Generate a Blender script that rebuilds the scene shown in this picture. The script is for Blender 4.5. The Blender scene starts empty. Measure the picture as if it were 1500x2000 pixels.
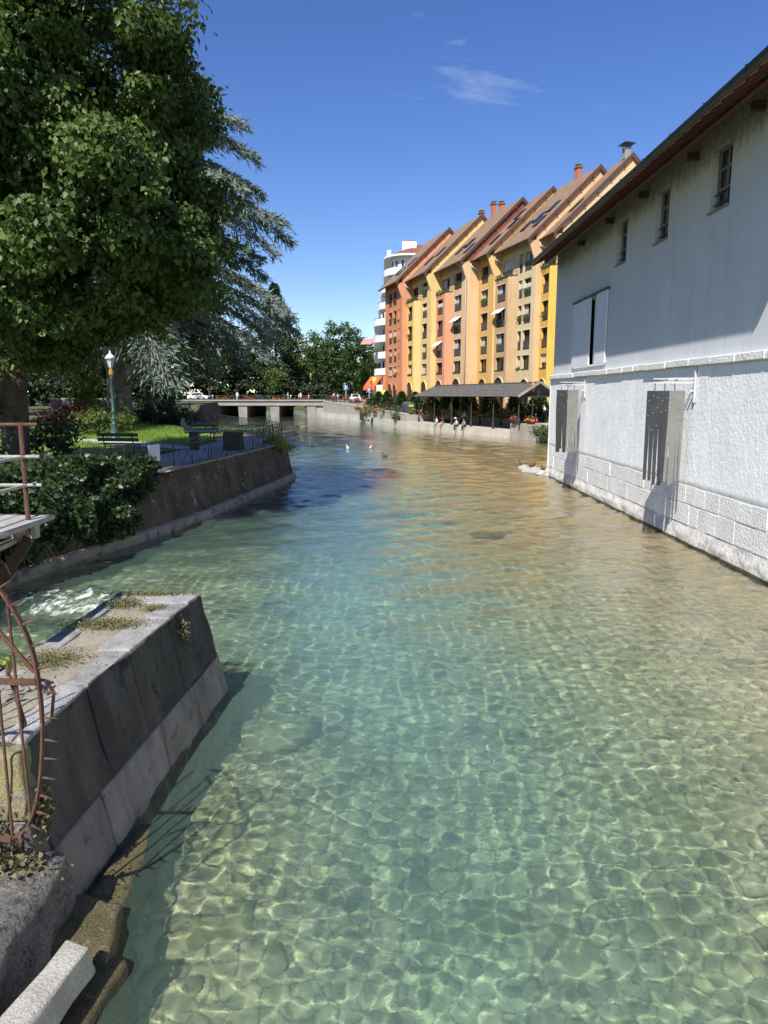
import bpy, bmesh, math, random
import numpy as np
from mathutils import Vector, Matrix, Quaternion, noise as mnoise
R = math.radians
PI = math.pi
sc = bpy.context.scene
col = sc.collection
rnd = random.Random(11)
rng = np.random.default_rng(11)

# ------------------------------------------------------------------ camera, sky, sun, exposure
cam = bpy.data.cameras.new('camera')
camo = bpy.data.objects.new('camera', cam); col.objects.link(camo)
camo.location = (0, 0, 4.2); camo.rotation_euler = (R(90 - 9.295), 0, 0)
cam.sensor_fit = 'VERTICAL'; cam.sensor_height = 36; cam.lens = 1387 / 2000 * 36
cam.clip_start = .1; cam.clip_end = 6000
sc.camera = camo

SUN_DIR = Vector((1.0, 2.45, -2.86)).normalized()          # the way the light travels
SUN_EL = math.asin(-SUN_DIR.z)
world = bpy.data.worlds.new('World'); sc.world = world; world.use_nodes = True
wn = world.node_tree
bg = wn.nodes['Background']
sky = wn.nodes.new('ShaderNodeTexSky'); sky.sky_type = 'NISHITA'; sky.sun_disc = False
sky.sun_elevation = SUN_EL
sky.sun_rotation = math.atan2(-SUN_DIR.x, -SUN_DIR.y)
sky.altitude = 450; sky.air_density = 1.0; sky.dust_density = .15; sky.ozone_density = 2.6
bg.inputs[1].default_value = .097
# a few thin high clouds over the whole sky
tc = wn.nodes.new('ShaderNodeTexCoord')
mp = wn.nodes.new('ShaderNodeMapping'); mp.inputs['Scale'].default_value = (1.3, 3.2, 6.0); mp.inputs['Rotation'].default_value = (.2, .35, .5)
cn = wn.nodes.new('ShaderNodeTexNoise'); cn.inputs['Scale'].default_value = 1.7; cn.inputs['Detail'].default_value = 9; cn.inputs['Roughness'].default_value = .62; cn.inputs['Distortion'].default_value = .5
cr = wn.nodes.new('ShaderNodeValToRGB'); cr.color_ramp.elements[0].position = .655; cr.color_ramp.elements[1].position = 1.1 - .1
cm = wn.nodes.new('ShaderNodeMixRGB'); cm.inputs[2].default_value = (5.0, 5.6, 6.8, 1)
hs = wn.nodes.new('ShaderNodeHueSaturation'); hs.inputs['Saturation'].default_value = 1.24; hs.inputs['Hue'].default_value = .516
wn.links.new(tc.outputs['Generated'], mp.inputs[0]); wn.links.new(mp.outputs[0], cn.inputs[0]); wn.links.new(cn.outputs[0], cr.inputs[0])
wn.links.new(cr.outputs[0], cm.inputs[0]); wn.links.new(sky.outputs[0], hs.inputs['Color']); wn.links.new(hs.outputs[0], cm.inputs[1]); wn.links.new(cm.outputs[0], bg.inputs[0])

sunl = bpy.data.lights.new('sun', 'SUN'); sunl.energy = 5.0; sunl.angle = R(.5); sunl.color = (1, .955, .88)
suno = bpy.data.objects.new('sun', sunl); col.objects.link(suno)
suno.rotation_euler = SUN_DIR.to_track_quat('-Z', 'Y').to_euler()
sunl.cycles.is_caustics_light = True

sc.view_settings.view_transform = 'Standard'; sc.view_settings.look = 'None'
sc.view_settings.exposure = 0.68; sc.view_settings.gamma = 1; sc.view_settings.use_curve_mapping = False
sc.render.engine = 'CYCLES'
sc.cycles.use_denoising = True
sc.cycles.max_bounces = 8; sc.cycles.diffuse_bounces = 3; sc.cycles.glossy_bounces = 3
sc.cycles.transmission_bounces = 6; sc.cycles.transparent_max_bounces = 6
sc.cycles.sample_clamp_indirect = 6; sc.cycles.sample_clamp_direct = 0

# ------------------------------------------------------------------ materials
MATS = {}
def nodes(name):
    m = bpy.data.materials.new(name); m.use_nodes = True
    MATS[name] = m
    return m, m.node_tree, m.node_tree.nodes['Principled BSDF']
def rgba(c): return (c[0], c[1], c[2], 1)
def N(nt, t, **kw):
    n = nt.nodes.new(t)
    for k, v in kw.items():
        n.inputs[k].default_value = v
    return n
def mapped(nt, scale):
    g = nt.nodes.new('ShaderNodeNewGeometry')
    mp = nt.nodes.new('ShaderNodeMapping'); mp.inputs['Scale'].default_value = scale
    nt.links.new(g.outputs['Position'], mp.inputs[0]); return mp.outputs[0]
def mixc(nt, fac, a, b, mode='MIX'):
    x = nt.nodes.new('ShaderNodeMixRGB'); x.blend_type = mode
    for i, v in ((0, fac), (1, a), (2, b)):
        if hasattr(v, 'is_linked') or hasattr(v, 'links'): nt.links.new(v, x.inputs[i])
        elif i == 0: x.inputs[0].default_value = v
        else: x.inputs[i].default_value = rgba(v)
    return x.outputs[0]
def ramp(nt, src, p0, p1, c0=(0, 0, 0), c1=(1, 1, 1)):
    r = nt.nodes.new('ShaderNodeValToRGB'); e = r.color_ramp.elements
    e[0].position = p0; e[1].position = p1; e[0].color = rgba(c0); e[1].color = rgba(c1)
    nt.links.new(src, r.inputs[0]); return r.outputs[0]
def noisetex(nt, scale, vec=None, detail=6, rough=.6):
    n = nt.nodes.new('ShaderNodeTexNoise'); n.inputs['Scale'].default_value = scale; n.inputs['Detail'].default_value = detail; n.inputs['Roughness'].default_value = rough
    nt.links.new(vec if vec is not None else mapped(nt, (1, 1, 1)), n.inputs[0]); return n.outputs[0]
def surf(name, c1, c2=None, scale=2.0, rough=.85, bump=0.0, bscale=20.0, metal=0.0, streak=None, streak_amt=.5, spots=None, spot_scale=6, spot_at=.62, rand=0.0, spec=.4, bdist=.02, speck=0.0, speck_scale=70):
    """two-tone noise colour, optional vertical streaks and patches (stains), fine relief"""
    m, nt, b = nodes(name)
    out = None
    if c2 is None: c2 = tuple(x * .8 for x in c1)
    f = ramp(nt, noisetex(nt, scale), .35, .68)
    c = mixc(nt, f, c1, c2)
    if streak:
        s = ramp(nt, noisetex(nt, 1.0, mapped(nt, (3.1, 3.1, .22)), 8, .65), .48, .75)
        k = nt.nodes.new('ShaderNodeMath'); k.operation = 'MULTIPLY'; k.inputs[1].default_value = streak_amt; nt.links.new(s, k.inputs[0])
        c = mixc(nt, k.outputs[0], c, streak)
    if spots:
        s = ramp(nt, noisetex(nt, spot_scale, None, 9, .68), spot_at, spot_at + .07)
        c = mixc(nt, s, c, spots)
    if speck:
        sp = ramp(nt, noisetex(nt, speck_scale, None, 5, .75), .38, .66, (1 - speck,) * 3, (1 + speck,) * 3)
        c = mixc(nt, 1.0, c, sp, 'MULTIPLY')
    if rand:
        oi = nt.nodes.new('ShaderNodeObjectInfo')
        hv = nt.nodes.new('ShaderNodeHueSaturation')
        mr = nt.nodes.new('ShaderNodeMapRange'); mr.inputs[3].default_value = 1 - rand; mr.inputs[4].default_value = 1 + rand
        nt.links.new(oi.outputs['Random'], mr.inputs[0]); nt.links.new(mr.outputs[0], hv.inputs['Value']); nt.links.new(c, hv.inputs['Color']); c = hv.outputs[0]
    nt.links.new(c, b.inputs['Base Color'])
    b.inputs['Roughness'].default_value = rough; b.inputs['Metallic'].default_value = metal; b.inputs['Specular IOR Level'].default_value = spec
    if bump:
        bp = nt.nodes.new('ShaderNodeBump'); bp.inputs['Strength'].default_value = bump; bp.inputs['Distance'].default_value = bdist
        nt.links.new(noisetex(nt, bscale, None, 8, .6), bp.inputs['Height']); nt.links.new(bp.outputs[0], b.inputs['Normal'])
    return m
def leafmat(name, c1, c2, rough=.5, trans=.25, scale=.7, spec=.4):
    m, nt, b = nodes(name)
    g = nt.nodes.new('ShaderNodeNewGeometry')
    f = mixc(nt, .5, ramp(nt, noisetex(nt, scale), .3, .7), g.outputs['Random Per Island'])
    c = mixc(nt, f, c1, c2)
    nt.links.new(c, b.inputs['Base Color']); b.inputs['Roughness'].default_value = rough; b.inputs['Specular IOR Level'].default_value = spec
    t = nt.nodes.new('ShaderNodeBsdfTranslucent')
    tcn = mixc(nt, 1.0, c, (1.25, 1.15, .45), 'MULTIPLY'); nt.links.new(tcn, t.inputs[0])
    mx = nt.nodes.new('ShaderNodeMixShader'); mx.inputs[0].default_value = trans
    nt.links.new(b.outputs[0], mx.inputs[1]); nt.links.new(t.outputs[0], mx.inputs[2])
    nt.links.new(mx.outputs[0], nt.nodes['Material Output'].inputs[0])
    return m

surf('white_upper0', (.60, .62, .65), (.54, .56, .59), .5, .9, .12, 9, streak=(.40, .40, .39), streak_amt=.12)
surf('white_rough', (.84, .85, .86), (.75, .76, .77), 1.4, .95, .5, 11, streak=(.60, .585, .55), streak_amt=.4, bdist=.045, speck=.08, speck_scale=26, spots=(.66, .65, .62), spot_scale=1.3, spot_at=.6)
surf('white_block', (.76, .76, .74), (.64, .635, .61), 2.2, .95, .9, 14, spots=(.56, .545, .51), spot_scale=5, spot_at=.6, rand=.05, bdist=.05, speck=.14, speck_scale=40)
surf('plinth_stone', (.60, .585, .55), (.44, .43, .395), 3, .95, .8, 9, spots=(.34, .33, .29), spot_scale=5, spot_at=.62, bdist=.06, speck=.2, speck_scale=30)
surf('mortar', (.70, .69, .67), (.58, .57, .55), 4, .95, .5, 30)
surf('algae_line', (.06, .055, .03), (.10, .09, .05), 6, .7, .5, 30)
surf('eave_wood', (.115, .040, .026), (.075, .028, .02), 5, .75, .3, 40, rand=.2)
surf('dark_wood', (.05, .032, .022), None, 5, .8, .2, 40)
surf('zinc', (.055, .062, .07), (.04, .045, .05), 3, .45, 0, metal=.6)
surf('shutter', (.70, .72, .76), (.64, .66, .70), 2, .6, .1, 40)
surf('window_frame', (.22, .22, .215), None, 4, .7)
surf('dark_frame', (.045, .035, .03), None, 4, .6)
surf('glass', (.012, .015, .018), (.02, .024, .03), .6, .06, spec=.6)
surf('interior', (.028, .018, .013), (.05, .034, .024), .8, .9)
surf('curtain', (.45, .44, .41), (.36, .35, .33), 3, .9)
surf('blind', (.58, .56, .52), (.5, .48, .45), 3, .8)
surf('rail_metal', (.07, .06, .055), None, 4, .5)
surf('pale_metal', (.55, .55, .53), None, 4, .45)
surf('roof_tile', (.245, .158, .098), (.175, .114, .074), 1.1, .9, .9, 7, spots=(.31, .18, .105), spot_scale=2.2, spot_at=.56, bdist=.10, speck=.28, speck_scale=5)
surf('roof_red', (.22, .072, .045), (.16, .055, .036), 1.5, .9, .5, 12)
surf('verge', (.085, .042, .032), None, 4, .8)
surf('downpipe', (.60, .54, .44), None, 4, .6)
surf('brick_red', (.42, .15, .09), (.34, .12, .07), 8, .9, .4, 20)
def upper_paint():
    # smooth paint below; the old coarse brownish render shows in a ragged band at the top of the wall
    m, nt, b = nodes('white_upper')
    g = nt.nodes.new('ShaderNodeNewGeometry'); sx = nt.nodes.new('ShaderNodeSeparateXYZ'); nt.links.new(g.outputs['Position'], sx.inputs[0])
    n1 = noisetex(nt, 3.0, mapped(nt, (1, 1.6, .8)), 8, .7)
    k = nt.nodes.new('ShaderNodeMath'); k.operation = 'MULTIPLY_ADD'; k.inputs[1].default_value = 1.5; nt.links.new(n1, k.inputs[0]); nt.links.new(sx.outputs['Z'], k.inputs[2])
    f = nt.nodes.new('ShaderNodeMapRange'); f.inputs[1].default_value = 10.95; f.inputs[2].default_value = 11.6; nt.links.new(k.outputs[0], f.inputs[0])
    paint = mixc(nt, ramp(nt, noisetex(nt, .45), .35, .68), (.57, .59, .62), (.52, .54, .57))
    st = ramp(nt, noisetex(nt, 1.0, mapped(nt, (1, 2.6, .16)), 8, .68), .50, .78, (0, 0, 0), (.45, .45, .45))
    paint = mixc(nt, st, paint, (.40, .395, .38))
    pt = ramp(nt, noisetex(nt, .8, mapped(nt, (1, 1, .5)), 3, .5), .55, .60, (0, 0, 0), (.35, .35, .35))
    paint = mixc(nt, pt, paint, (.62, .64, .66))
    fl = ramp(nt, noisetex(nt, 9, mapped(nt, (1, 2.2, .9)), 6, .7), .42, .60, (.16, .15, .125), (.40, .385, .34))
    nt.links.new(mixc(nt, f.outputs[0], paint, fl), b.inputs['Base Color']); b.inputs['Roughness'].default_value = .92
    bp = N(nt, 'ShaderNodeBump', Distance=.05); mu = nt.nodes.new('ShaderNodeMath'); mu.operation = 'MULTIPLY_ADD'; mu.inputs[1].default_value = .9; mu.inputs[2].default_value = .08
    nt.links.new(f.outputs[0], mu.inputs[0]); nt.links.new(mu.outputs[0], bp.inputs['Strength']); nt.links.new(noisetex(nt, 9, mapped(nt, (1, 2.2, .9)), 6, .7), bp.inputs['Height']); nt.links.new(bp.outputs[0], b.inputs['Normal'])
upper_paint()
def wallpaint(n, c, d=.88): surf(n, c, tuple(x * d for x in c), .55, .92, .15, 12, streak=tuple(x * .58 for x in c), streak_amt=.5, speck=.05, speck_scale=3)
wallpaint('w_orange', (.56, .22, .10)); wallpaint('w_orange2', (.60, .28, .15))
wallpaint('w_yellow', (.70, .45, .115)); wallpaint('w_paleyellow', (.70, .48, .20))
wallpaint('w_salmon', (.58, .27, .145)); wallpaint('w_peach', (.63, .42, .235))
wallpaint('w_gold', (.63, .385, .125)); wallpaint('w_gold2', (.66, .44, .175))
wallpaint('w_tan', (.47, .31, .165)); wallpaint('w_cream', (.62, .49, .285)); wallpaint('w_ochre', (.67, .40, .075)); wallpaint('w_white', (.72, .72, .70), .95); wallpaint('w_maroon', (.20, .065, .045))
surf('pier_dark', (.058, .053, .047), (.030, .028, .026), 1.6, .92, .9, 18, streak=(.125, .115, .10), streak_amt=.8, spots=(.02, .019, .018), spot_scale=3.2, spot_at=.58, rand=.22, bdist=.03, speck=.4, speck_scale=90)
surf('pier_pale', (.27, .245, .215), (.17, .155, .135), 2.0, .92, .8, 22, streak=(.065, .058, .05), streak_amt=.85, rand=.1, spots=(.10, .09, .078), spot_scale=5, spot_at=.60, speck=.3, speck_scale=80)
surf('pier_top', (.30, .295, .285), (.19, .188, .183), 3.5, .92, .9, 26, spots=(.10, .098, .092), spot_scale=8, spot_at=.60, rand=.12, speck=.35, speck_scale=75)
surf('pier_infill', (.30, .265, .205), (.22, .195, .155), 4, .95, .8, 45, speck=.3, speck_scale=90, spots=(.15, .14, .10), spot_scale=5, spot_at=.66)
surf('lichen_stone', (.235, .195, .075), (.17, .155, .10), 4, .95, .9, 24, spots=(.15, .145, .135), spot_scale=5, spot_at=.52, speck=.35, speck_scale=60)
surf('rough_rock', (.19, .18, .165), (.07, .067, .062), 3, .92, 1.0, 14, speck=.5, speck_scale=45, spots=(.03, .03, .028), spot_scale=6, spot_at=.58, bdist=.05)
surf('pale_stone', (.40, .38, .335), (.29, .275, .24), 4, .95, .8, 40, speck=.25, speck_scale=70, spots=(.30, .29, .25), spot_scale=14, spot_at=.60)
surf('moss_stone', (.075, .066, .024), (.13, .108, .060), 5, .9, 1.0, 45, spots=(.19, .16, .10), spot_scale=16, spot_at=.58, speck=.5, speck_scale=60)
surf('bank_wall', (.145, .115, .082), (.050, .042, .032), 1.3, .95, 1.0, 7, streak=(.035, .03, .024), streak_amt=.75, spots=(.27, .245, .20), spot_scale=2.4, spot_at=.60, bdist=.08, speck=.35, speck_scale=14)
surf('bank_foot', (.30, .28, .245), (.19, .18, .155), 3, .95, .5, 14, speck=.2, speck_scale=30, spots=(.05, .045, .035), spot_scale=3, spot_at=.58)
surf('quay_stone', (.36, .33, .275), (.27, .25, .21), .8, .95, .6, 6, streak=(.18, .16, .13), streak_amt=.55, rand=.1)
surf('quay_pale', (.47, .44, .375), (.38, .35, .30), .9, .95, .4, 6, streak=(.27, .25, .2), streak_amt=.4, rand=.1)
surf('promenade', (.40, .37, .32), (.33, .30, .26), .6, .95, .2, 20)
surf('gravel_path', (.40, .385, .35), (.32, .31, .285), 1.2, .95, .3, 60)
surf('asphalt', (.07, .07, .072), (.055, .055, .057), 2, .95, .2, 40)
surf('lawn_soil', (.12, .17, .03), (.18, .22, .045), .5, .95, .6, 30)
surf('land', (.07, .09, .03), (.10, .10, .05), .1, .95)
surf('concrete', (.30, .285, .255), (.215, .205, .185), .5, .92, .3, 8, streak=(.2, .19, .17), streak_amt=.5)
surf('bark', (.115, .095, .075), (.055, .046, .038), 3.2, .95, 1.0, 11, streak=(.03, .026, .022), streak_amt=.6, bdist=.08)
surf('bark_pale', (.24, .20, .165), (.15, .125, .10), 2.2, .95, .9, 9, spots=(.09, .075, .06), spot_scale=4, spot_at=.6, bdist=.06)
surf('bark_dark', (.045, .038, .03), None, 3, .95, .6, 12)
surf('rust', (.135, .066, .042), (.075, .038, .027), 9, .85, .6, 80, spots=(.26, .14, .10), spot_scale=26, spot_at=.6, speck=.35, speck_scale=120)
surf('grey_wood', (.36, .345, .32), (.25, .235, .21), 4, .9, .6, 30, spots=(.13, .12, .10), spot_scale=18, spot_at=.62)
surf('iron_black', (.022, .024, .028), (.034, .036, .04), 6, .5, .1, 60)
surf('lamp_green', (.035, .085, .07), (.028, .065, .055), 6, .45, .05, 60)
surf('lamp_amber', (.36, .20, .05), None, 6, .4)
surf('lamp_glass', (.62, .66, .68), None, 6, .2)
surf('bench_green', (.055, .135, .05), (.04, .10, .04), 5, .6, .1, 50)
surf('sign_white', (.62, .64, .68), (.58, .6, .64), 5, .5)
surf('strip_shaded', (.050, .052, .054), (.036, .038, .04), 3, .42, metal=.35)  # sculpture metal, darkened copy: shade of the left face put into the colour
surf('strip_lit', (.25, .245, .225), (.20, .195, .18), 3, .42, metal=.35)  # same metal, lightened copy: light on the right face put into the colour
surf('slate', (.115, .108, .10), (.068, .066, .064), 1.8, .85, .6, 14, spots=(.16, .15, .13), spot_scale=8, spot_at=.60)
surf('post_dark', (.035, .03, .028), None, 4, .6)
surf('bin_dark', (.06, .075, .085), None, 4, .6)
surf('lime_plastic', (.45, .55, .06), None, 4, .5)
surf('awning_orange', (.78, .13, .03), None, 3, .8)
surf('awning_white', (.72, .69, .62), None, 3, .8)
surf('sign_blue', (.10, .14, .42), None, 3, .5)
surf('yellow_flag', (.68, .70, .06), None, 3, .7)
surf('car_white', (.72, .72, .72), None, 3, .25, spec=.6)
surf('tyre', (.02, .02, .02), None, 3, .8)
surf('moto_dark', (.03, .03, .035), None, 3, .35)
surf('moto_red', (.40, .03, .025), None, 3, .35)
surf('chrome', (.5, .5, .5), None, 3, .3, metal=.9)
surf('skin', (.45, .26, .18), None, 5, .7)
for n_, c_ in dict(cl_white=(.70, .69, .66), cl_dark=(.03, .03, .035), cl_red=(.55, .07, .08), cl_blue=(.06, .10, .22), cl_khaki=(.42, .36, .22), cl_grey=(.30, .30, .31), cl_pink=(.62, .22, .24)).items():
    surf(n_, c_, None, 5, .9)
surf('hair_dark', (.025, .018, .014), None, 8, .8)
surf('straw', (.55, .45, .25), None, 8, .9)
surf('flower_red', (.62, .035, .02), (.75, .12, .03), 5, .8)
surf('flower_orange', (.75, .20, .04), (.70, .10, .05), 5, .8)
surf('flower_pink', (.62, .10, .17), (.6, .05, .08), 5, .8)
surf('box_brown', (.06, .045, .035), None, 4, .8)
surf('duck_brown', (.10, .07, .045), (.05, .035, .025), 12, .8)
surf('bird_white', (.7, .7, .68), None, 12, .8)
surf('blue_panel', (.12, .135, .24), (.09, .105, .2), .8, .8)
surf('dry_twig', (.22, .17, .12), None, 8, .9)
leafmat('leaf_broad', (.030, .066, .015), (.105, .160, .030), .50, .28, .5, .32)
leafmat('leaf_cedar', (.075, .110, .090), (.175, .215, .185), .6, .12, .4)
leafmat('leaf_ivy', (.016, .036, .009), (.042, .075, .016), .45, .18, 1.2, .5)
leafmat('leaf_mid', (.028, .062, .014), (.062, .112, .024), .55, .22, .3)
leafmat('leaf_light', (.060, .100, .020), (.110, .150, .030), .55, .28, .3)
leafmat('leaf_dark', (.016, .034, .012), (.034, .058, .018), .6, .15, .3)
leafmat('leaf_conifer', (.020, .042, .022), (.045, .07, .035), .6, .1, .5)
leafmat('leaf_topiary', (.022, .050, .013), (.045, .082, .020), .55, .12, .8)
leafmat('leaf_border', (.10, .115, .035), (.21, .19, .085), .6, .2, .8)
leafmat('leaf_bright', (.14, .22, .02), (.26, .32, .04), .5, .35, 2)
leafmat('leaf_dry', (.20, .15, .09), (.14, .15, .06), .8, .2, 4)
leafmat('leaf_shrub_red', (.12, .035, .03), (.20, .06, .035), .6, .2, 1)
leafmat('grass_blade', (.125, .24, .028), (.22, .32, .05), .6, .3, .6)

# ------------------------------------------------------------------ mesh helpers
ORIG = {}
def link(o, parent=None):
    col.objects.link(o)
    if parent is not None: o.parent = parent
    return o
def thing(name, label, cat, loc=(0, 0, 0), rz=0, group=None):
    o = bpy.data.objects.new(name, None); col.objects.link(o)
    o.empty_display_size = .2
    o.location = loc; o.rotation_euler = (0, 0, rz)
    o['label'] = label; o['category'] = cat; o['kind'] = 'thing'
    if group: o['group'] = group
    return o
def tag(o, label, cat, group=None):
    o['label'] = label; o['category'] = cat; o['kind'] = 'thing'
    if group: o['group'] = group
    return o
class MB:
    def __init__(s): s.v = []; s.f = []
    def add(s, vs, fs):
        b = len(s.v); s.v += [tuple(p) for p in vs]; s.f += [tuple(i + b for i in f) for f in fs]; return s
    def box(s, c, d, rz=0, rx=0, ry=0):
        M = Matrix.Rotation(rz, 3, 'Z') @ Matrix.Rotation(ry, 3, 'Y') @ Matrix.Rotation(rx, 3, 'X') if (rz or rx or ry) else None
        vs = []
        for sx, sy, sz in ((-1, -1, -1), (1, -1, -1), (1, 1, -1), (-1, 1, -1), (-1, -1, 1), (1, -1, 1), (1, 1, 1), (-1, 1, 1)):
            p = Vector((sx * d[0] / 2, sy * d[1] / 2, sz * d[2] / 2))
            if M: p = M @ p
            vs.append(p + Vector(c))
        return s.add(vs, ((0, 3, 2, 1), (4, 5, 6, 7), (0, 1, 5, 4), (1, 2, 6, 5), (2, 3, 7, 6), (3, 0, 4, 7)))
    def hexa(s, b, t):   # four bottom points, four top points, counter-clockwise from above
        return s.add(list(b) + list(t), ((0, 3, 2, 1), (4, 5, 6, 7), (0, 1, 5, 4), (1, 2, 6, 5), (2, 3, 7, 6), (3, 0, 4, 7)))
    def prism(s, poly, z0, z1):
        n = len(poly)
        vs = [(p[0], p[1], z0) for p in poly] + [(p[0], p[1], z1) for p in poly]
        fs = [tuple(range(n - 1, -1, -1)), tuple(range(n, 2 * n))] + [(i, (i + 1) % n, n + (i + 1) % n, n + i) for i in range(n)]
        return s.add(vs, fs)
    def quad(s, *p): return s.add(p, (tuple(range(len(p))),))
    def tube(s, pts, rad, n=6, cap=True):
        pts = [Vector(p) for p in pts]; m = len(pts)
        rads = rad if isinstance(rad, (list, tuple)) else [rad] * m
        rings = []; up = None
        for i, p in enumerate(pts):
            t = (pts[min(i + 1, m - 1)] - pts[max(i - 1, 0)])
            t = t.normalized() if t.length > 1e-9 else Vector((0, 0, 1))
            if up is None:
                up = t.orthogonal().normalized()
            else:
                up = (up - t * up.dot(t)); up = up.normalized() if up.length > 1e-6 else t.orthogonal().normalized()
            w = t.cross(up)
            rings.append([p + (up * math.cos(2 * PI * k / n) + w * math.sin(2 * PI * k / n)) * rads[i] for k in range(n)])
        vs = [q for r in rings for q in r]
        fs = [(i * n + k, i * n + (k + 1) % n, (i + 1) * n + (k + 1) % n, (i + 1) * n + k) for i in range(m - 1) for k in range(n)]
        if cap: fs += [tuple(range(n - 1, -1, -1)), tuple((m - 1) * n + k for k in range(n))]
        return s.add(vs, fs)
    def bar(s, a, b, w, h=None):   # square bar between two points
        a, b = Vector(a), Vector(b); t = (b - a).normalized(); h = h or w
        side = t.cross(Vector((0, 0, 1))); side = side.normalized() if side.length > 1e-4 else Vector((1, 0, 0))
        up = side.cross(t)
        q = [side * sx * w / 2 + up * sy * h / 2 for sx, sy in ((-1, -1), (1, -1), (1, 1), (-1, 1))]
        return s.add([a + x for x in q] + [b + x for x in q], ((0, 3, 2, 1), (4, 5, 6, 7), (0, 1, 5, 4), (1, 2, 6, 5), (2, 3, 7, 6), (3, 0, 4, 7)))
    def lathe(s, prof, c=(0, 0, 0), n=12, squash=(1, 1)):
        vs = []; m = len(prof)
        for r, z in prof:
            for k in range(n): vs.append((c[0] + r * squash[0] * math.cos(2 * PI * k / n), c[1] + r * squash[1] * math.sin(2 * PI * k / n), c[2] + z))
        fs = [(i * n + k, i * n + (k + 1) % n, (i + 1) * n + (k + 1) % n, (i + 1) * n + k) for i in range(m - 1) for k in range(n)]
        fs += [tuple(range(n - 1, -1, -1)), tuple((m - 1) * n + k for k in range(n))]
        return s.add(vs, fs)
    def ball(s, c, r, n=10, m=6):
        prof = [(max(.001, math.sin(PI * i / m)), -math.cos(PI * i / m)) for i in range(m + 1)]
        rr = r if isinstance(r, (list, tuple)) else (r, r, r)
        vs = []
        for a, z in prof:
            for k in range(n): vs.append((c[0] + rr[0] * a * math.cos(2 * PI * k / n), c[1] + rr[1] * a * math.sin(2 * PI * k / n), c[2] + rr[2] * z))
        return s.add(vs, [(i * n + k, i * n + (k + 1) % n, (i + 1) * n + (k + 1) % n, (i + 1) * n + k) for i in range(m) for k in range(n)])
    def mesh(s, name, mat, off=(0, 0, 0), smooth=False):
        me = bpy.data.meshes.new(name)
        if any(off): vs = [(p[0] - off[0], p[1] - off[1], p[2] - off[2]) for p in s.v]
        else: vs = s.v
        me.from_pydata(vs, [], s.f)
        me.materials.append(MATS[mat])
        if smooth: me.polygons.foreach_set('use_smooth', np.ones(len(me.polygons), bool))
        me.update(); return me
    def build(s, name, mat, parent=None, off=(0, 0, 0), smooth=False):
        o = bpy.data.objects.new(name, s.mesh(name, mat, off, smooth)); return link(o, parent)
def bevel(o, w=.02, seg=1):
    me = o.data; bm = bmesh.new(); bm.from_mesh(me)
    bmesh.ops.remove_doubles(bm, verts=bm.verts, dist=1e-5)
    bmesh.ops.bevel(bm, geom=list(bm.edges), offset=w, segments=seg, affect='EDGES', profile=.6)
    bm.to_mesh(me); bm.free(); return o
def np_mesh(name, v, f, mat, parent=None, smooth=False):
    v = np.asarray(v, float); f = np.asarray(f, int)
    me = bpy.data.meshes.new(name); k = f.shape[1]
    me.vertices.add(len(v)); me.vertices.foreach_set('co', v.ravel())
    me.loops.add(f.size); me.loops.foreach_set('vertex_index', f.ravel().astype(np.int32))
    me.polygons.add(len(f)); me.polygons.foreach_set('loop_start', np.arange(0, f.size, k, dtype=np.int32))
    if smooth: me.polygons.foreach_set('use_smooth', np.ones(len(f), bool))
    me.update(calc_edges=True); me.materials.append(MATS[mat])
    return link(bpy.data.objects.new(name, me), parent)
def gridmesh(name, X, Y, Z, mat, parent=None, smooth=True):
    n, m = X.shape; i = np.arange(n * m).reshape(n, m)
    f = np.stack([i[:-1, :-1].ravel(), i[:-1, 1:].ravel(), i[1:, 1:].ravel(), i[1:, :-1].ravel()], 1)
    return np_mesh(name, np.stack([X.ravel(), Y.ravel(), Z.ravel()], 1), f, mat, parent, smooth)
def copy_tree(o, parent=None):
    c = o.copy(); col.objects.link(c); c.parent = parent
    for ch in list(o.children): copy_tree(ch, c)
    return c
def structure(o): o['kind'] = 'structure'; return o
def unit(v): return v / np.maximum(np.linalg.norm(v, axis=1, keepdims=True), 1e-9)
def rand_dirs(n):
    return unit(rng.normal(size=(n, 3)))
def leaves(name, P, size, mat, parent=None, droop=.5, width=.6, axis=None, fold=.25, out=None, jit=.35):
    """one folded leaf (two triangles a side joined along the midrib) at each point"""
    n = len(P); P = np.asarray(P, float)
    A = rand_dirs(n) if axis is None else unit(np.asarray(axis, float) + rng.normal(scale=jit, size=(n, 3)))
    A[:, 2] -= droop; A = unit(A)
    Nn = rand_dirs(n) if out is None else np.asarray(out, float) + rng.normal(scale=.55, size=(n, 3))
    Nn[:, 2] += .35
    S = unit(np.cross(A, Nn)); Nn = np.cross(S, A)
    L = (np.asarray(size) * rng.uniform(.65, 1.25, n))[:, None]
    w = L * width * .5
    b = P; t = P + A * L; mid = P + A * L * .42
    l = mid + S * w + Nn * w * fold; r = mid - S * w + Nn * w * fold
    v = np.stack([b, r, t, l], 1).reshape(-1, 3)
    k = np.arange(n)[:, None] * 4
    f = np.concatenate([k + np.array([[0, 1, 2]]), k + np.array([[0, 2, 3]])], 0)
    return np_mesh(name, v, f, mat, parent)
def fbm(P, s, seed=0):
    """cheap smooth noise in numpy: a few random sines"""
    g = np.random.default_rng(seed); r = np.zeros(len(P))
    for k in range(9):
        d = g.normal(size=3) * s * (1.0 + .35 * k); r += np.sin(P @ d + g.uniform(0, 6.28)) / (1 + .25 * k)
    return r / 3.2

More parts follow.
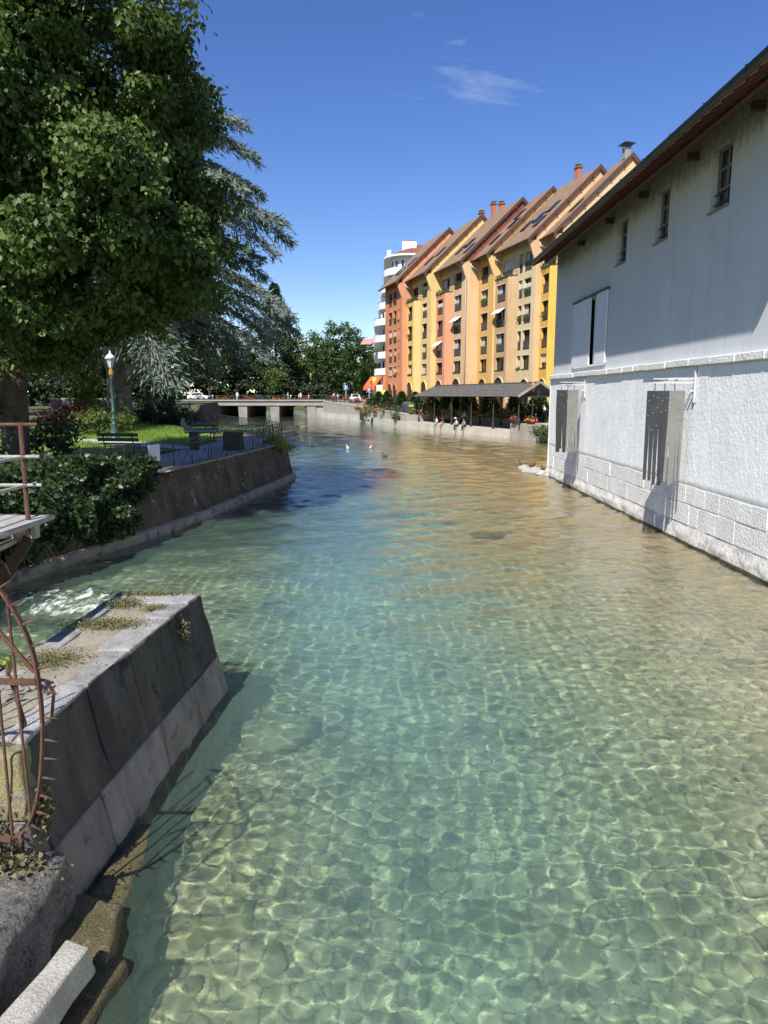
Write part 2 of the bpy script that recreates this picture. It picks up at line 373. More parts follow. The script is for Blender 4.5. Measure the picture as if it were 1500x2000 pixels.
# ------------------------------------------------------------------ the river: bed, stones, water
LBW = [(-9.7, -14), (-9.5, 4), (-9.2, 9), (-8.9, 13), (-8.47, 15.6), (-7.93, 17.9), (-6.95, 20.9), (-6.3, 24), (-5.94, 26.3), (-5.3, 31), (-4.68, 36.2),
       (-5.1, 37.6), (-7.6, 43), (-11.5, 52), (-16.2, 63), (-21, 80), (-27, 110), (-33, 143), (-37, 165), (-40, 240)]
RQ = [(8.9, -14), (8.9, 38.0), (13.4, 42), (15.6, 56), (14.9, 65.9), (12.55, 71.9), (10.37, 76.2), (8.54, 80.2), (6.69, 85), (4.97, 90), (2.2, 97.4), (-.6, 107), (-4.4, 121.4), (-12.9, 144), (-17, 165), (-20, 240)]
def lx(y): return float(np.interp(y, [p[1] for p in LBW], [p[0] for p in LBW]))
def rx_(y): return float(np.interp(y, [p[1] for p in RQ], [p[0] for p in RQ]))
def depth_at(X, Y):
    xc = np.interp(Y, [0, 6, 12, 20, 40, 90], [.6, .4, -.4, -.6, 0, -3])
    d = .50 + .85 * np.exp(-((X - xc) / 3.4) ** 2) + .35 * np.exp(-((X + 6.2) / 1.6) ** 2)
    d = d - .25 * np.exp(-((X + 1.4) / .9) ** 2 - ((Y - 6.0) / 3.0) ** 2) - .12 * np.clip((X - 4) / 5, 0, 1)
    d = d * np.interp(Y, [0, 5, 9, 14], [.78, .80, .95, 1.0])
    return np.maximum(.28, d)
bx = np.concatenate([np.arange(-70, -10, 1.5), np.arange(-10, 10, .12), np.arange(10, 40, 1.5)])
by = np.concatenate([np.arange(-14, 2, .5), np.arange(2, 26, .12), np.arange(26, 60, .5), np.arange(60, 245, 3)])
BX, BY = np.meshgrid(bx, by)
Pn = np.stack([BX.ravel(), BY.ravel(), np.zeros(BX.size)], 1)
BZ = -depth_at(BX, BY) + (.05 * fbm(Pn, .9, 4) + .03 * fbm(Pn, 3.0, 5) + .012 * fbm(Pn, 9.0, 6)).reshape(BX.shape)

def bed_material():
    m, nt, b = nodes('river_gravel')
    v = nt.nodes.new('ShaderNodeTexVoronoi'); v.inputs['Scale'].default_value = 5.2; v.inputs['Randomness'].default_value = .95
    nt.links.new(mapped(nt, (1, 1, .6)), v.inputs[0])
    ve = nt.nodes.new('ShaderNodeTexVoronoi'); ve.feature = 'DISTANCE_TO_EDGE'; ve.inputs['Scale'].default_value = 5.2; ve.inputs['Randomness'].default_value = .95
    nt.links.new(mapped(nt, (1, 1, .6)), ve.inputs[0])
    c = mixc(nt, ramp(nt, noisetex(nt, .55), .38, .64), (.47, .43, .31), (.32, .305, .19))
    hv = nt.nodes.new('ShaderNodeMixRGB'); hv.blend_type = 'MULTIPLY'; hv.inputs[0].default_value = .45
    nt.links.new(c, hv.inputs[1]); nt.links.new(ramp(nt, v.outputs['Color'], .1, .9, (.55, .55, .55), (1.25, 1.22, 1.1)), hv.inputs[2])
    c2 = mixc(nt, ramp(nt, ve.outputs['Distance'], .0, .075, (.85, .85, .85), (0, 0, 0)), hv.outputs[0], (.075, .075, .045))
    c3 = mixc(nt, ramp(nt, noisetex(nt, 1.6, None, 9, .7), .58, .70), c2, (.085, .095, .03))
    c4 = mixc(nt, ramp(nt, noisetex(nt, 24, None, 6, .7), .45, .62), c3, mixc(nt, .5, c3, (.4, .38, .28)))
    g = nt.nodes.new('ShaderNodeNewGeometry'); sx = nt.nodes.new('ShaderNodeSeparateXYZ'); nt.links.new(g.outputs['Position'], sx.inputs[0])
    def band(out, a, b_):
        m_ = nt.nodes.new('ShaderNodeMapRange'); m_.interpolation_type = 'SMOOTHSTEP'; m_.inputs[1].default_value = a; m_.inputs[2].default_value = b_; nt.links.new(out, m_.inputs[0]); return m_.outputs[0]
    def mul(p, q):
        k_ = nt.nodes.new('ShaderNodeMath'); k_.operation = 'MULTIPLY'; nt.links.new(p, k_.inputs[0]); nt.links.new(q, k_.inputs[1]); return k_.outputs[0]
    bed_shade = mul(mul(band(sx.outputs['X'], 1.5, -2.0), band(sx.outputs['Y'], 15, 22)), ramp(nt, noisetex(nt, .35), .25, .5))
    c5 = mixc(nt, bed_shade, c4, (.045, .05, .03))  # tree shade over the left far water, painted as a darker bed
    warm = mul(mul(band(sx.outputs['X'], 0, 3.0), band(sx.outputs['Y'], 11, 20)), ramp(nt, noisetex(nt, .5), .3, .6, (.3, .3, .3), (.8, .8, .8)))
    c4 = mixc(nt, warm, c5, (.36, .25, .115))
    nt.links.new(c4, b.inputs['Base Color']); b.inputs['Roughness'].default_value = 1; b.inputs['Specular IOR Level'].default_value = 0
    bp = N(nt, 'ShaderNodeBump', Strength=.6, Distance=.05); nt.links.new(noisetex(nt, 14), bp.inputs['Height']); nt.links.new(bp.outputs[0], b.inputs['Normal'])
bed_material()
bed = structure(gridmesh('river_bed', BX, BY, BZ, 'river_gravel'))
bed.cycles.is_caustics_receiver = True
surf('river_stone', (.34, .315, .225), (.19, .185, .10), 1.1, 1, .5, 22, spots=(.33, .315, .24), spot_scale=3, spot_at=.58, spec=0)
# cobbles lying on the bed, too many to count
def cobbles(n):
    V = []; F = []
    k = 9
    for i in range(n):
        y = 3 + 17 * rnd.random() ** 1.5; x = rnd.uniform(lx(y) + .3, 8.8)
        if -4.2 < x < -2.2 and y < 10: continue
        s = rnd.choice((.06, .08, .1, .13, .17, .24)) * rnd.uniform(.8, 1.3)
        z = float(-depth_at(np.array(x), np.array(y))) - s * .1
        a0 = rnd.uniform(0, 6.28); el = rnd.uniform(.6, 1); h = s * rnd.uniform(.28, .5)
        base = len(V)
        for ring, (rr, zz) in enumerate(((1, 0), (.93, .45), (.6, .85))):
            for q in range(k):
                a = 2 * PI * q / k; j = 1 + .16 * math.sin(3 * a + a0) + rnd.uniform(-.07, .07)
                px, py = s * rr * j * math.cos(a), s * rr * j * el * math.sin(a)
                V.append((x + px * math.cos(a0) - py * math.sin(a0), y + px * math.sin(a0) + py * math.cos(a0), z + zz * h))
        V.append((x, y, z + h))
        for ring in range(2):
            for q in range(k):
                F.append((base + ring * k + q, base + ring * k + (q + 1) % k, base + (ring + 1) * k + (q + 1) % k))
                F.append((base + ring * k + q, base + (ring + 1) * k + (q + 1) % k, base + (ring + 1) * k + q))
        for q in range(k): F.append((base + 2 * k + q, base + 2 * k + (q + 1) % k, base + 3 * k))
    o = np_mesh('river_stones', V, F, 'river_stone', None, True)
    o['kind'] = 'stuff'; o['label'] = 'olive and grey cobbles lying on the clear river bed'
    o.cycles.is_caustics_receiver = True
cobbles(1500)

# water surface: one sheet, fine where the camera is near
ys = [2.4]
while ys[-1] < 240:
    y = ys[-1]; ys.append(y + (.022 if y < 7 else .022 * (y / 7) ** 1.32))
ys = np.array(ys); T = np.concatenate([np.linspace(0, .353, 110)[:-1], np.linspace(.353, .861, 450)[:-1], np.linspace(.861, 1, 50)]); nx = len(T)
XL = np.array([lx(y) - .9 for y in ys]); XRr = np.array([rx_(y) + .9 for y in ys])
WXg = XL[:, None] + (XRr - XL)[:, None] * T[None, :]; WYg = np.repeat(ys[:, None], nx, 1)
WZg = np.zeros_like(WXg)
spacing = np.maximum(np.gradient(ys)[:, None], (XRr - XL)[:, None] * np.gradient(T)[None, :])
turb = np.exp(-((WXg + 6.8) / 2.6) ** 2) * np.clip((18.5 - WYg) / 4, 0, 1) + .45 * np.exp(-((WXg + 4.0) / 1.8) ** 2 - ((WYg - 15.0) / 3.0) ** 2)
g2 = np.random.default_rng(5)
far = np.clip((WYg - 14) / 25, 0, 1)
for k in range(80):
    lam = math.exp(g2.uniform(math.log(.058), math.log(.36)))
    a = g2.uniform(0, 2 * PI) if k % 3 else g2.normal(PI / 2, .5)
    A = .00145 * lam ** .95 * (1 if lam < .2 else 1.7) * g2.uniform(.5, 1)
    fade = np.clip((lam / spacing - 2.6) / 2.0, 0, 1)
    WZg += A * fade * (1 + 1.6 * far + 2.2 * turb) * np.sin(2 * PI / lam * (WXg * math.cos(a) + WYg * math.sin(a)) + g2.uniform(0, 6.28))
for k in range(46):      # wind and current ripples, seen best from mid river on
    lam = math.exp(g2.uniform(math.log(.42), math.log(2.4))); a = g2.normal(PI / 2, .75)
    WZg += .0048 * lam ** .85 * g2.uniform(.4, 1) * np.clip((WYg - 9) / 16, 0, 1) * np.clip((lam / spacing - 2.6) / 2.0, 0, 1) * np.sin(2 * PI / lam * (WXg * math.cos(a) + WYg * math.sin(a)) + g2.uniform(0, 6.28))
for k in range(10):      # current: long shallow waves running with the stream
    lam = g2.uniform(1.6, 4.5); a = g2.normal(PI / 2, .35)
    WZg += .004 * lam * (.12 + .9 * turb + .25 * far) * np.clip((lam / spacing - 2.6) / 2, 0, 1) * np.sin(2 * PI / lam * (WXg * math.cos(a) + WYg * math.sin(a)) + g2.uniform(0, 6.28))
def water_material():
    m = bpy.data.materials.new('water'); m.use_nodes = True; MATS['water'] = m
    nt = m.node_tree; nt.nodes.clear()
    out = nt.nodes.new('ShaderNodeOutputMaterial')
    att = nt.nodes.new('ShaderNodeAttribute'); att.attribute_name = 'depth'
    bp = N(nt, 'ShaderNodeBump', Strength=.85, Distance=.022)
    n1 = noisetex(nt, 5.5, mapped(nt, (1, .7, 1)), 5, .6)
    nt.links.new(n1, bp.inputs['Height'])
    rf = N(nt, 'ShaderNodeBsdfRefraction', Roughness=0.0, IOR=1.33)
    # colour of the water column by its depth: red goes first
    tint = ramp(nt, att.outputs['Fac'], 0, 1, (.975, .965, .88), (.63, .905, .81))
    nt.links.new(tint, rf.inputs[0])
    b2 = N(nt, 'ShaderNodeBump', Strength=.28, Distance=.010); nt.links.new(noisetex(nt, 12, None, 4, .6), b2.inputs['Height']); nt.links.new(b2.outputs[0], rf.inputs['Normal'])
    gl = N(nt, 'ShaderNodeBsdfGlossy', Roughness=.02); gl.inputs[0].default_value = (1, 1, 1, 1)
    nt.links.new(bp.outputs[0], gl.inputs['Normal'])
    fr = N(nt, 'ShaderNodeFresnel', IOR=1.33); nt.links.new(bp.outputs[0], fr.inputs['Normal'])
    # fine matter carried by the water
    df = nt.nodes.new('ShaderNodeBsdfDiffuse'); df.inputs[0].default_value = (.22, .37, .32, 1)
    k = nt.nodes.new('ShaderNodeMath'); k.operation = 'MULTIPLY'; k.inputs[1].default_value = .30; nt.links.new(att.outputs['Fac'], k.inputs[0])
    m0 = nt.nodes.new('ShaderNodeMixShader'); nt.links.new(k.outputs[0], m0.inputs[0]); nt.links.new(rf.outputs[0], m0.inputs[1]); nt.links.new(df.outputs[0], m0.inputs[2])
    m1 = nt.nodes.new('ShaderNodeMixShader'); nt.links.new(fr.outputs[0], m1.inputs[0]); nt.links.new(m0.outputs[0], m1.inputs[1]); nt.links.new(gl.outputs[0], m1.inputs[2])
    # white water
    fa = nt.nodes.new('ShaderNodeAttribute'); fa.attribute_name = 'foam'
    n2 = noisetex(nt, 2.6, mapped(nt, (1.3, .55, 1)), 10, .72)
    ad = nt.nodes.new('ShaderNodeMath'); ad.operation = 'MULTIPLY_ADD'; ad.inputs[1].default_value = .34; nt.links.new(fa.outputs['Fac'], ad.inputs[0]); nt.links.new(n2, ad.inputs[2])
    fm = ramp(nt, ad.outputs[0], .88, 1.0, (0, 0, 0), (.85, .85, .85))
    fo = nt.nodes.new('ShaderNodeBsdfDiffuse'); fo.inputs[0].default_value = (.75, .78, .78, 1)
    m2 = nt.nodes.new('ShaderNodeMixShader'); nt.links.new(fm, m2.inputs[0]); nt.links.new(m1.outputs[0], m2.inputs[1]); nt.links.new(fo.outputs[0], m2.inputs[2])
    nt.links.new(m2.outputs[0], out.inputs[0])
water_material()
water = structure(gridmesh('water', WXg, WYg, WZg, 'water'))
at_ = water.data.attributes.new('depth', 'FLOAT', 'POINT'); at_.data.foreach_set('value', np.clip((depth_at(WXg, WYg) - .35) / 1.1, 0, 1).ravel())
foam = np.clip(turb * (.6 + .55 * np.exp(-((WYg - 14.3) / 1.6) ** 2)), 0, 1.2)
at_ = water.data.attributes.new('foam', 'FLOAT', 'POINT'); at_.data.foreach_set('value', foam.ravel())
water.cycles.is_caustics_caster = True

# ------------------------------------------------------------------ land
GL = 1.85      # height of the park on the left bank
def top_edge(i):
    x, y = LBW[i]
    return (x - .3, y) if i < 10 else ((x - .32, y - .3) if i == 10 else (x - .3, y - .12))
LT = [top_edge(i) for i in range(len(LBW))]
land = MB()
for i in range(len(LT) - 1):
    a, b = LT[i], LT[i + 1]
    z0 = GL if b[1] < 90 else (GL if a[1] < 90 else 3.0); z1 = GL if b[1] < 90 else 3.0
    z0 = GL if a[1] < 90 else 3.0
    land.quad((-900, a[1], z0), (a[0], a[1], z0), (b[0], b[1], z1), (-900, b[1], z1))
# right bank and the land beyond the far bridge, out to the horizon
land.quad((23, -14, 1.2), (900, -14, 1.2), (900, 240, 1.2), (23, 240, 1.2))
land.quad((-3000, 239.5, 2.8), (3000, 239.5, 2.8), (3000, 4500, 2.8), (-3000, 4500, 2.8))
land.quad((-40.5, 239.5, -2), (-19.5, 239.5, -2), (-19.5, 239.5, 2.8), (-40.5, 239.5, 2.8))
structure(land.build('ground', 'land'))

# ------------------------------------------------------------------ left embankment wall
def bank_strip(pts, z0, z1, batter, step, dz, amp, seed):
    """wall surface following a plan line: outer face leaning back by batter"""
    P = [Vector((p[0], p[1], 0)) for p in pts]
    S = [0]
    for i in range(len(P) - 1): S.append(S[-1] + (P[i + 1] - P[i]).length)
    n = int(S[-1] / step) + 1; m = int((z1 - z0) / dz) + 1
    s = np.linspace(0, S[-1], n); px = np.interp(s, S, [p.x for p in P]); py = np.interp(s, S, [p.y for p in P])
    tx, ty = np.gradient(px), np.gradient(py); L = np.hypot(tx, ty); nxv, nyv = ty / L, -tx / L     # outward (to the river)
    z = np.linspace(z0, z1, m)
    SS, ZZ = np.meshgrid(s, z)
    w = (ZZ - 0) / 1.85 * batter
    Q = np.stack([SS.ravel(), ZZ.ravel() * 1.3, np.full(SS.size, seed)], 1)
    d = amp * (fbm(Q, 2.2, seed) + .6 * fbm(Q, 6.5, seed + 1) + .35 * fbm(Q, 15, seed + 2)).reshape(SS.shape)
    X = px[None, :] + nxv[None, :] * (d - w); Y = py[None, :] + nyv[None, :] * (d - w)
    return X, Y, ZZ
bw = thing('embankment_wall', 'dark mossy stone retaining wall with pale footing under the park railing', 'wall', (-6, 24, 0))
def local(o, t):
    o.parent = t; o.location = (-t.location.x, -t.location.y, -t.location.z); return o
def kst(o, t): o['kind'] = 'stuff'; return local(o, t)
main = LBW[3:15]
X_, Y_, Z_ = bank_strip(main, -1.7, 1.86, .3, .10, .07, .06, 3)
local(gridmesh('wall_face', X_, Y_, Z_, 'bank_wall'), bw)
X_, Y_, Z_ = bank_strip([(p[0] + .02, p[1]) for p in main], -1.7, .26, 0, .2, .1, .02, 9)
sh = .14; tx, ty = np.gradient(X_[0]), np.gradient(Y_[0]); LL = np.hypot(tx, ty)
X_ = X_ + sh * (ty / LL); Y_ = Y_ - sh * (tx / LL)
X2 = np.vstack([X_, X_[-1:] - (ty / LL) * .3]); Y2 = np.vstack([Y_, Y_[-1:] + (tx / LL) * .3]); Z2 = np.vstack([Z_, Z_[-1:] + .03])
local(gridmesh('footing', X2, Y2, Z2, 'bank_foot'), bw)
# coping stones along the wall top
cp = [Vector((LT[i][0], LT[i][1], GL)) for i in range(5, 13)]
def along(pts, step):
    S = [0]
    for i in range(len(pts) - 1): S.append(S[-1] + (pts[i + 1] - pts[i]).length)
    n = max(1, round(S[-1] / step)); out = []
    for k in range(n + 1):
        s = S[-1] * k / n
        j = max(i for i in range(len(S)) if S[i] <= s + 1e-9); j = min(j, len(pts) - 2)
        out.append(pts[j].lerp(pts[j + 1], (s - S[j]) / (S[j + 1] - S[j])))
    return out
cps = along(cp, .95)
for i in range(len(cps) - 1):
    a, b = cps[i], cps[i + 1]; t = (b - a).normalized(); nrm = Vector((t.y, -t.x, 0))
    mb = MB(); g_ = t * .012
    lo = [a + g_ + nrm * .06, b - g_ + nrm * .06, b - g_ - nrm * .36, a + g_ - nrm * .36]
    mb.hexa([p + Vector((0, 0, -.02)) for p in lo], [p + Vector((0, 0, .045 + rnd.uniform(-.01, .015))) for p in lo])
    local(mb.build('coping_stone', 'bank_foot'), bw)
# the rest of the left bank up to the far bridge
X_, Y_, Z_ = bank_strip(LBW[14:18], -1.7, GL + .02, .2, 2.0, .6, .02, 12)
Z_ = np.where(Z_ > 1.5, np.where(Y_ > 90, 3.0, Z_), Z_)
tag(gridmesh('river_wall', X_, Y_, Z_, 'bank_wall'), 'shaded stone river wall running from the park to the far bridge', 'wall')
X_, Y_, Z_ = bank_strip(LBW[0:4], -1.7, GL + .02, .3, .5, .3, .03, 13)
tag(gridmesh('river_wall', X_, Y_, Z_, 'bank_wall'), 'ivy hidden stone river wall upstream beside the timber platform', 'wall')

# park surfaces: lawn, gravel path, promenade by the railing
def sheet(name, poly, z, mat):
    mb = MB(); mb.quad(*[(p[0], p[1], z) for p in poly]); o = mb.build(name, mat); return structure(o)
prom = [(-8.2, 19.5), (-6.75, 22.0), (-6.3, 26), (-5.7, 31), (-5.15, 35.9), (-5.7, 37.2), (-8.0, 42.5), (-9.4, 44.5), (-10.3, 43.2), (-8.6, 36.5), (-8.9, 30), (-9.6, 24), (-10.5, 20)]
sheet('promenade', prom[::1], GL + .008, 'gravel_path')
sheet('path', [(-40, 34.2), (-16, 36.0), (-9.0, 31.6), (-8.8, 33.0), (-13.5, 38.6), (-16.5, 39.4), (-40, 38.0)], GL + .012, 'gravel_path')
sheet('path', [(-25, 60.5), (-15.2, 60.5), (-14.4, 62.5), (-25, 62.5)], GL + .012, 'promenade')
# lawn: a gently uneven sheet with blades of grass
gx, gy = np.meshgrid(np.linspace(-46, -9.1, 120), np.linspace(20, 60, 120))
gz = GL + .02 + .05 * fbm(np.stack([gx.ravel(), gy.ravel(), 0 * gx.ravel()], 1), .35, 21).reshape(gx.shape)
mask = np.array([[1 if (x < lx(y) - 1.0) else 0 for x in gx[0]] for y in gy[:, 0]])
pathd = np.abs(gy - np.interp(gx, [-40, -16, -9], [36.1, 37.6, 32.3]))
gz = np.where((pathd < 1.25) | (mask == 0), GL - .05, gz)
structure(gridmesh('lawn', gx, gy, gz, 'lawn_soil'))
def grass():
    n = 60000
    x = rng.uniform(-30, -8.9, n); y = 33 + 27 * rng.random(n) ** 1.3
    pd = np.abs(y - np.interp(x, [-40, -16, -9], [36.1, 37.6, 32.3]))
    edge = np.array([lx(t) for t in y])
    ok = (x < edge - 3.6) & (pd > 1.15) & ~((np.abs(x + 20) < 5.5) & (y > 60))
    x, y = x[ok], y[ok]; n = len(x)
    h = rng.uniform(.08, .2, n) * (1 + .5 * np.sin(x * .9) * np.sin(y * .7)); a = rng.uniform(0, PI, n); lean = rng.normal(scale=.05, size=(n, 2))
    w = .018
    b0 = np.stack([x - w * np.cos(a), y - w * np.sin(a), np.full(n, GL)], 1); b1 = np.stack([x + w * np.cos(a), y + w * np.sin(a), np.full(n, GL)], 1)
    t = np.stack([x + lean[:, 0], y + lean[:, 1], GL + .02 + h], 1)
    v = np.stack([b0, b1, t], 1).reshape(-1, 3); f = np.arange(3 * n).reshape(-1, 3)
    o = np_mesh('grass', v, f, 'grass_blade'); o['kind'] = 'stuff'; o['label'] = 'sunlit mown grass of the park lawn'
grass()

# ------------------------------------------------------------------ right bank: quay, promenade, far bridge
def q_in(i):   # direction away from the river on the right bank
    a = Vector(RQ[max(i - 1, 3)] + (0,)); b = Vector(RQ[min(i + 1, len(RQ) - 1)] + (0,)); t = (b - a).normalized(); return Vector((t.y, -t.x, 0))
def qline(y0, y1, n):
    ys_ = np.linspace(y0, y1, n); return [Vector((rx_(y), y, 0)) for y in ys_]
def qn(y):
    t = (Vector((rx_(y + 2), y + 2, 0)) - Vector((rx_(y - 2), y - 2, 0))).normalized(); return Vector((t.y, -t.x, 0))
def ztop(y): return float(np.interp(y, [60, 72, 84, 97, 98, 106, 121, 144, 240], [1.45, 1.5, 1.68, 1.72, 1.76, 1.95, 2.33, 3.1, 3.1]))
LEDGE = .8
quay = thing('quay_wall', 'weathered pale stone quay wall along the coloured houses', 'wall', (3, 95, 0))
# footing with the seat ledge, in stone lengths
ql = qline(71.6, 143.5, 49)
for i in range(48):
    a, b = ql[i], ql[i + 1]; na, nb = qn(a.y), qn(b.y); t = (b - a).normalized() * .02
    zl = LEDGE if a.y < 98 else LEDGE + .05
    mb = MB(); w = .9
    lo = [a + t, a + t + na * w, b - t + nb * w, b - t]
    lo = [lo[0], lo[3], lo[2], lo[1]][::-1]
    mb.hexa([p + Vector((0, 0, -1.8)) for p in lo], [p + Vector((0, 0, zl)) for p in lo])
    local(mb.build('footing_stone', 'quay_pale'), quay)
mb = MB()
ql2 = qline(96.8, 143.6, 36)
for i in range(35):
    a, b = ql2[i], ql2[i + 1]; na, nb = qn(a.y), qn(b.y)
    f0, f1 = a + na * .42, b + nb * .42
    lo = [f0, a + na * 1.1, b + nb * 1.1, f1]
    lo = [lo[0], lo[3], lo[2], lo[1]][::-1]
    mb.hexa([p + Vector((0, 0, .3)) for p in lo], [Vector((lo[0].x, lo[0].y, ztop(lo[0].y))), Vector((lo[1].x, lo[1].y, ztop(lo[1].y))), Vector((lo[2].x, lo[2].y, ztop(lo[2].y))), Vector((lo[3].x, lo[3].y, ztop(lo[3].y)))])
local(mb.build('upper_wall', 'quay_stone'), quay)
# coping of the upper wall
for i in range(35):
    a, b = ql2[i], ql2[i + 1]; na, nb = qn(a.y), qn(b.y); t = (b - a).normalized() * .015
    mb = MB(); lo = [a + na * .36 + t, b + nb * .36 - t, b + nb * .95 - t, a + na * .95 + t]
    lo = lo[::-1]
    zz = [ztop(p.y) for p in lo]
    mb.hexa([p + Vector((0, 0, z)) for p, z in zip(lo, zz)], [p + Vector((0, 0, z + .12)) for p, z in zip(lo, zz)])
    local(mb.build('coping_stone', 'quay_pale'), quay)
# drain opening
d0 = Vector((rx_(118.5), 118.5, 0)); dn = qn(118.5)
mb = MB(); mb.box((d0.x + dn.x * .3, d0.y + dn.y * .3, .85), (.9, 3.0, 1.2), math.atan2(-dn.x, dn.y) * 0 + .2)
local(mb.build('drain_mouth', 'interior'), quay)
# lower quay under the shelter and the step up to the promenade
lq = qline(71.9, 97, 12)
mb = MB(); mb2 = MB()
for i in range(11):
    a, b = lq[i], lq[i + 1]; na, nb = qn(a.y), qn(b.y)
    mb.quad(*[p + Vector((0, 0, LEDGE - .004)) for p in (b + nb * .85, a + na * .85, a + na * 6.2, b + nb * 6.2)][::-1])
    mb2.quad(*[(a + na * 6.0) + Vector((0, 0, .5)), (b + nb * 6.0) + Vector((0, 0, .5)), (b + nb * 6.0) + Vector((0, 0, ztop(b.y) + .03)), (a + na * 6.0) + Vector((0, 0, ztop(a.y) + .03))])
structure(mb.build('pavement', 'promenade'))
tag(mb2.build('step_wall', 'quay_stone'), 'low shaded step wall behind the riverside shelter', 'wall')
mb = MB()
a = lq[-1]; na = qn(97)
mb.box((a.x + na.x * 3.4, 97.0, 1.1), (5.6, .4, 1.2), math.atan2(na.y, na.x))
tag(mb.build('end_wall', 'quay_stone'), 'short stone wall closing the far end of the shelter quay', 'wall')
mb = MB()
ylist = [60, 66, 72, 80, 90, 97, 106, 121, 144, 165, 240]
for i in range(len(ylist) - 1):
    a, b = ylist[i], ylist[i + 1]
    def inn(y, top=False):
        w = 6.0 if 71.9 < y < 97.1 else .8
        n_ = qn(y); p = Vector((rx_(y), y, 0)) + n_ * w; return (p.x, p.y, ztop(y))
    pa, pb = inn(a), inn(b)
    if (a == 66): pb = (rx_(72) + qn(72).x * .8, 72 + qn(72).y * .8, ztop(72))
    mb.quad(pa, (60, a, ztop(a)), (60, b, ztop(b)), pb)
mb.quad((9, 38, 1.0), (60, 38, 1.0), (60, 60, 1.45), (15.5, 60, 1.45))
structure(mb.build('promenade', 'promenade'))
# stone block that ends the quay near the white building
blk = thing('quay_end_wall', 'big pale stone wall block where the quay meets the bush', 'wall', (13.5, 69, 0))
pts = qline(71.7, 62, 7)
for i in range(6):
    a, b = pts[i], pts[i + 1]
    for (z0, z1) in ((-1.7, .1), (.1, .62), (.62, 1.12), (1.12, 1.5)):
        n_ = qn((a.y + b.y) / 2); t = (b - a).normalized() * .015; j = rnd.uniform(-.03, .03)
        lo = [a + t + n_ * j, b - t + n_ * j, b - t + n_ * .8, a + t + n_ * .8]
        mb = MB(); mb.hexa([p + Vector((0, 0, z0 + .01)) for p in lo], [p + Vector((0, 0, z1 - .01)) for p in lo])
        local(mb.build('stone_block', 'quay_stone'), blk)
mb = MB(); a, b = pts[0], pts[-1]; n_ = qn(67)
lo = [a + n_ * .1, b + n_ * .1, b + n_ * .7, a + n_ * .7]
mb.hexa([p + Vector((0, 0, -1.7)) for p in lo], [p + Vector((0, 0, 1.47)) for p in lo]); local(mb.build('core', 'quay_stone'), blk)

# far bridge: flat concrete deck on wall piers
br = thing('far_bridge', 'low concrete road bridge crossing the river in the distance', 'bridge', (-23, 146, 0))
mb = MB(); mb.box((-27, 155, 2.75), (60, 24, .95)); local(mb.build('deck', 'concrete'), br)
mb = MB(); mb.box((-27, 142.9, 3.3), (60, .35, .28)); local(mb.build('edge_kerb', 'concrete'), br)
mb = MB(); mb.box((-27, 155.1, 3.235), (59.6, 23.6, .02)); local(mb.build('roadway', 'asphalt'), br)
for x in (-39.5, -34.0, -28.2, -21.8, -14.5):
    mb = MB(); w = .75
    mb.hexa([(x - w, 143.4, -1.8), (x + w, 143.4, -1.8), (x + w, 166.6, -1.8), (x - w, 166.6, -1.8)], [(x - w * 1.2, 143.2, 2.28), (x + w * 1.2, 143.2, 2.28), (x + w * 1.2, 166.6, 2.28), (x - w * 1.2, 166.6, 2.28)])
    local(mb.build('pier', 'concrete'), br)
mb = MB(); mb.hexa([(-14.6, 143.4, -1.8), (-11.5, 143.4, -1.8), (-11.5, 166, -1.8), (-14.6, 166, -1.8)], [(-13.6, 143.4, 2.28), (-11.5, 143.4, 2.28), (-11.5, 166, 2.28), (-13.6, 166, 2.28)]); local(mb.build('abutment', 'concrete'), br)
# railing on the bridge's far side
mb = MB()
for i in range(61): mb.box((-56.5 + i, 166.7, 3.75), (.06, .06, 1.0))
mb.box((-27, 166.7, 4.25), (60, .07, .07)); mb.box((-27, 166.7, 3.5), (60, .05, .05))
local(mb.build('parapet_rail', 'rail_metal'), br)

# ------------------------------------------------------------------ walls with openings
def holed(mb, P0, ux, nin, w, z0, z1, holes, depth):
    """flat wall from P0 along ux (width w, z0..z1) with rectangular holes (a0,a1,z0,z1) and reveals going inwards"""
    P0, ux, nin = Vector(P0), Vector(ux), Vector(nin)
    A = sorted(set([0, w] + [h[0] for h in holes] + [h[1] for h in holes])); Zs = sorted(set([z0, z1] + [h[2] for h in holes] + [h[3] for h in holes]))
    pt = lambda a, z, d=0: P0 + ux * a + nin * d + Vector((0, 0, z))
    for i in range(len(A) - 1):
        for j in range(len(Zs) - 1):
            ca, cz = (A[i] + A[i + 1]) / 2, (Zs[j] + Zs[j + 1]) / 2
            if any(h[0] < ca < h[1] and h[2] < cz < h[3] for h in holes): continue
            mb.quad(pt(A[i], Zs[j]), pt(A[i + 1], Zs[j]), pt(A[i + 1], Zs[j + 1]), pt(A[i], Zs[j + 1]))
    for a0, a1, b0, b1 in holes:
        for p, q in (((a0, b0), (a1, b0)), ((a1, b0), (a1, b1)), ((a1, b1), (a0, b1)), ((a0, b1), (a0, b0))):
            mb.quad(pt(*p), pt(*q), pt(*q, depth), pt(*p, depth))

# ------------------------------------------------------------------ white building on the right
WX, WY0, WY1 = 8.9, -8.0, 38.0
wb = thing('riverside_building', 'long white rendered building with overhanging eave rising from the water', 'building', (WX, 15, 0))
def wl(mb, name, mat, par=None, smooth=False):
    o = mb.build(name, mat, par or wb, (WX, 15, 0), smooth); return o
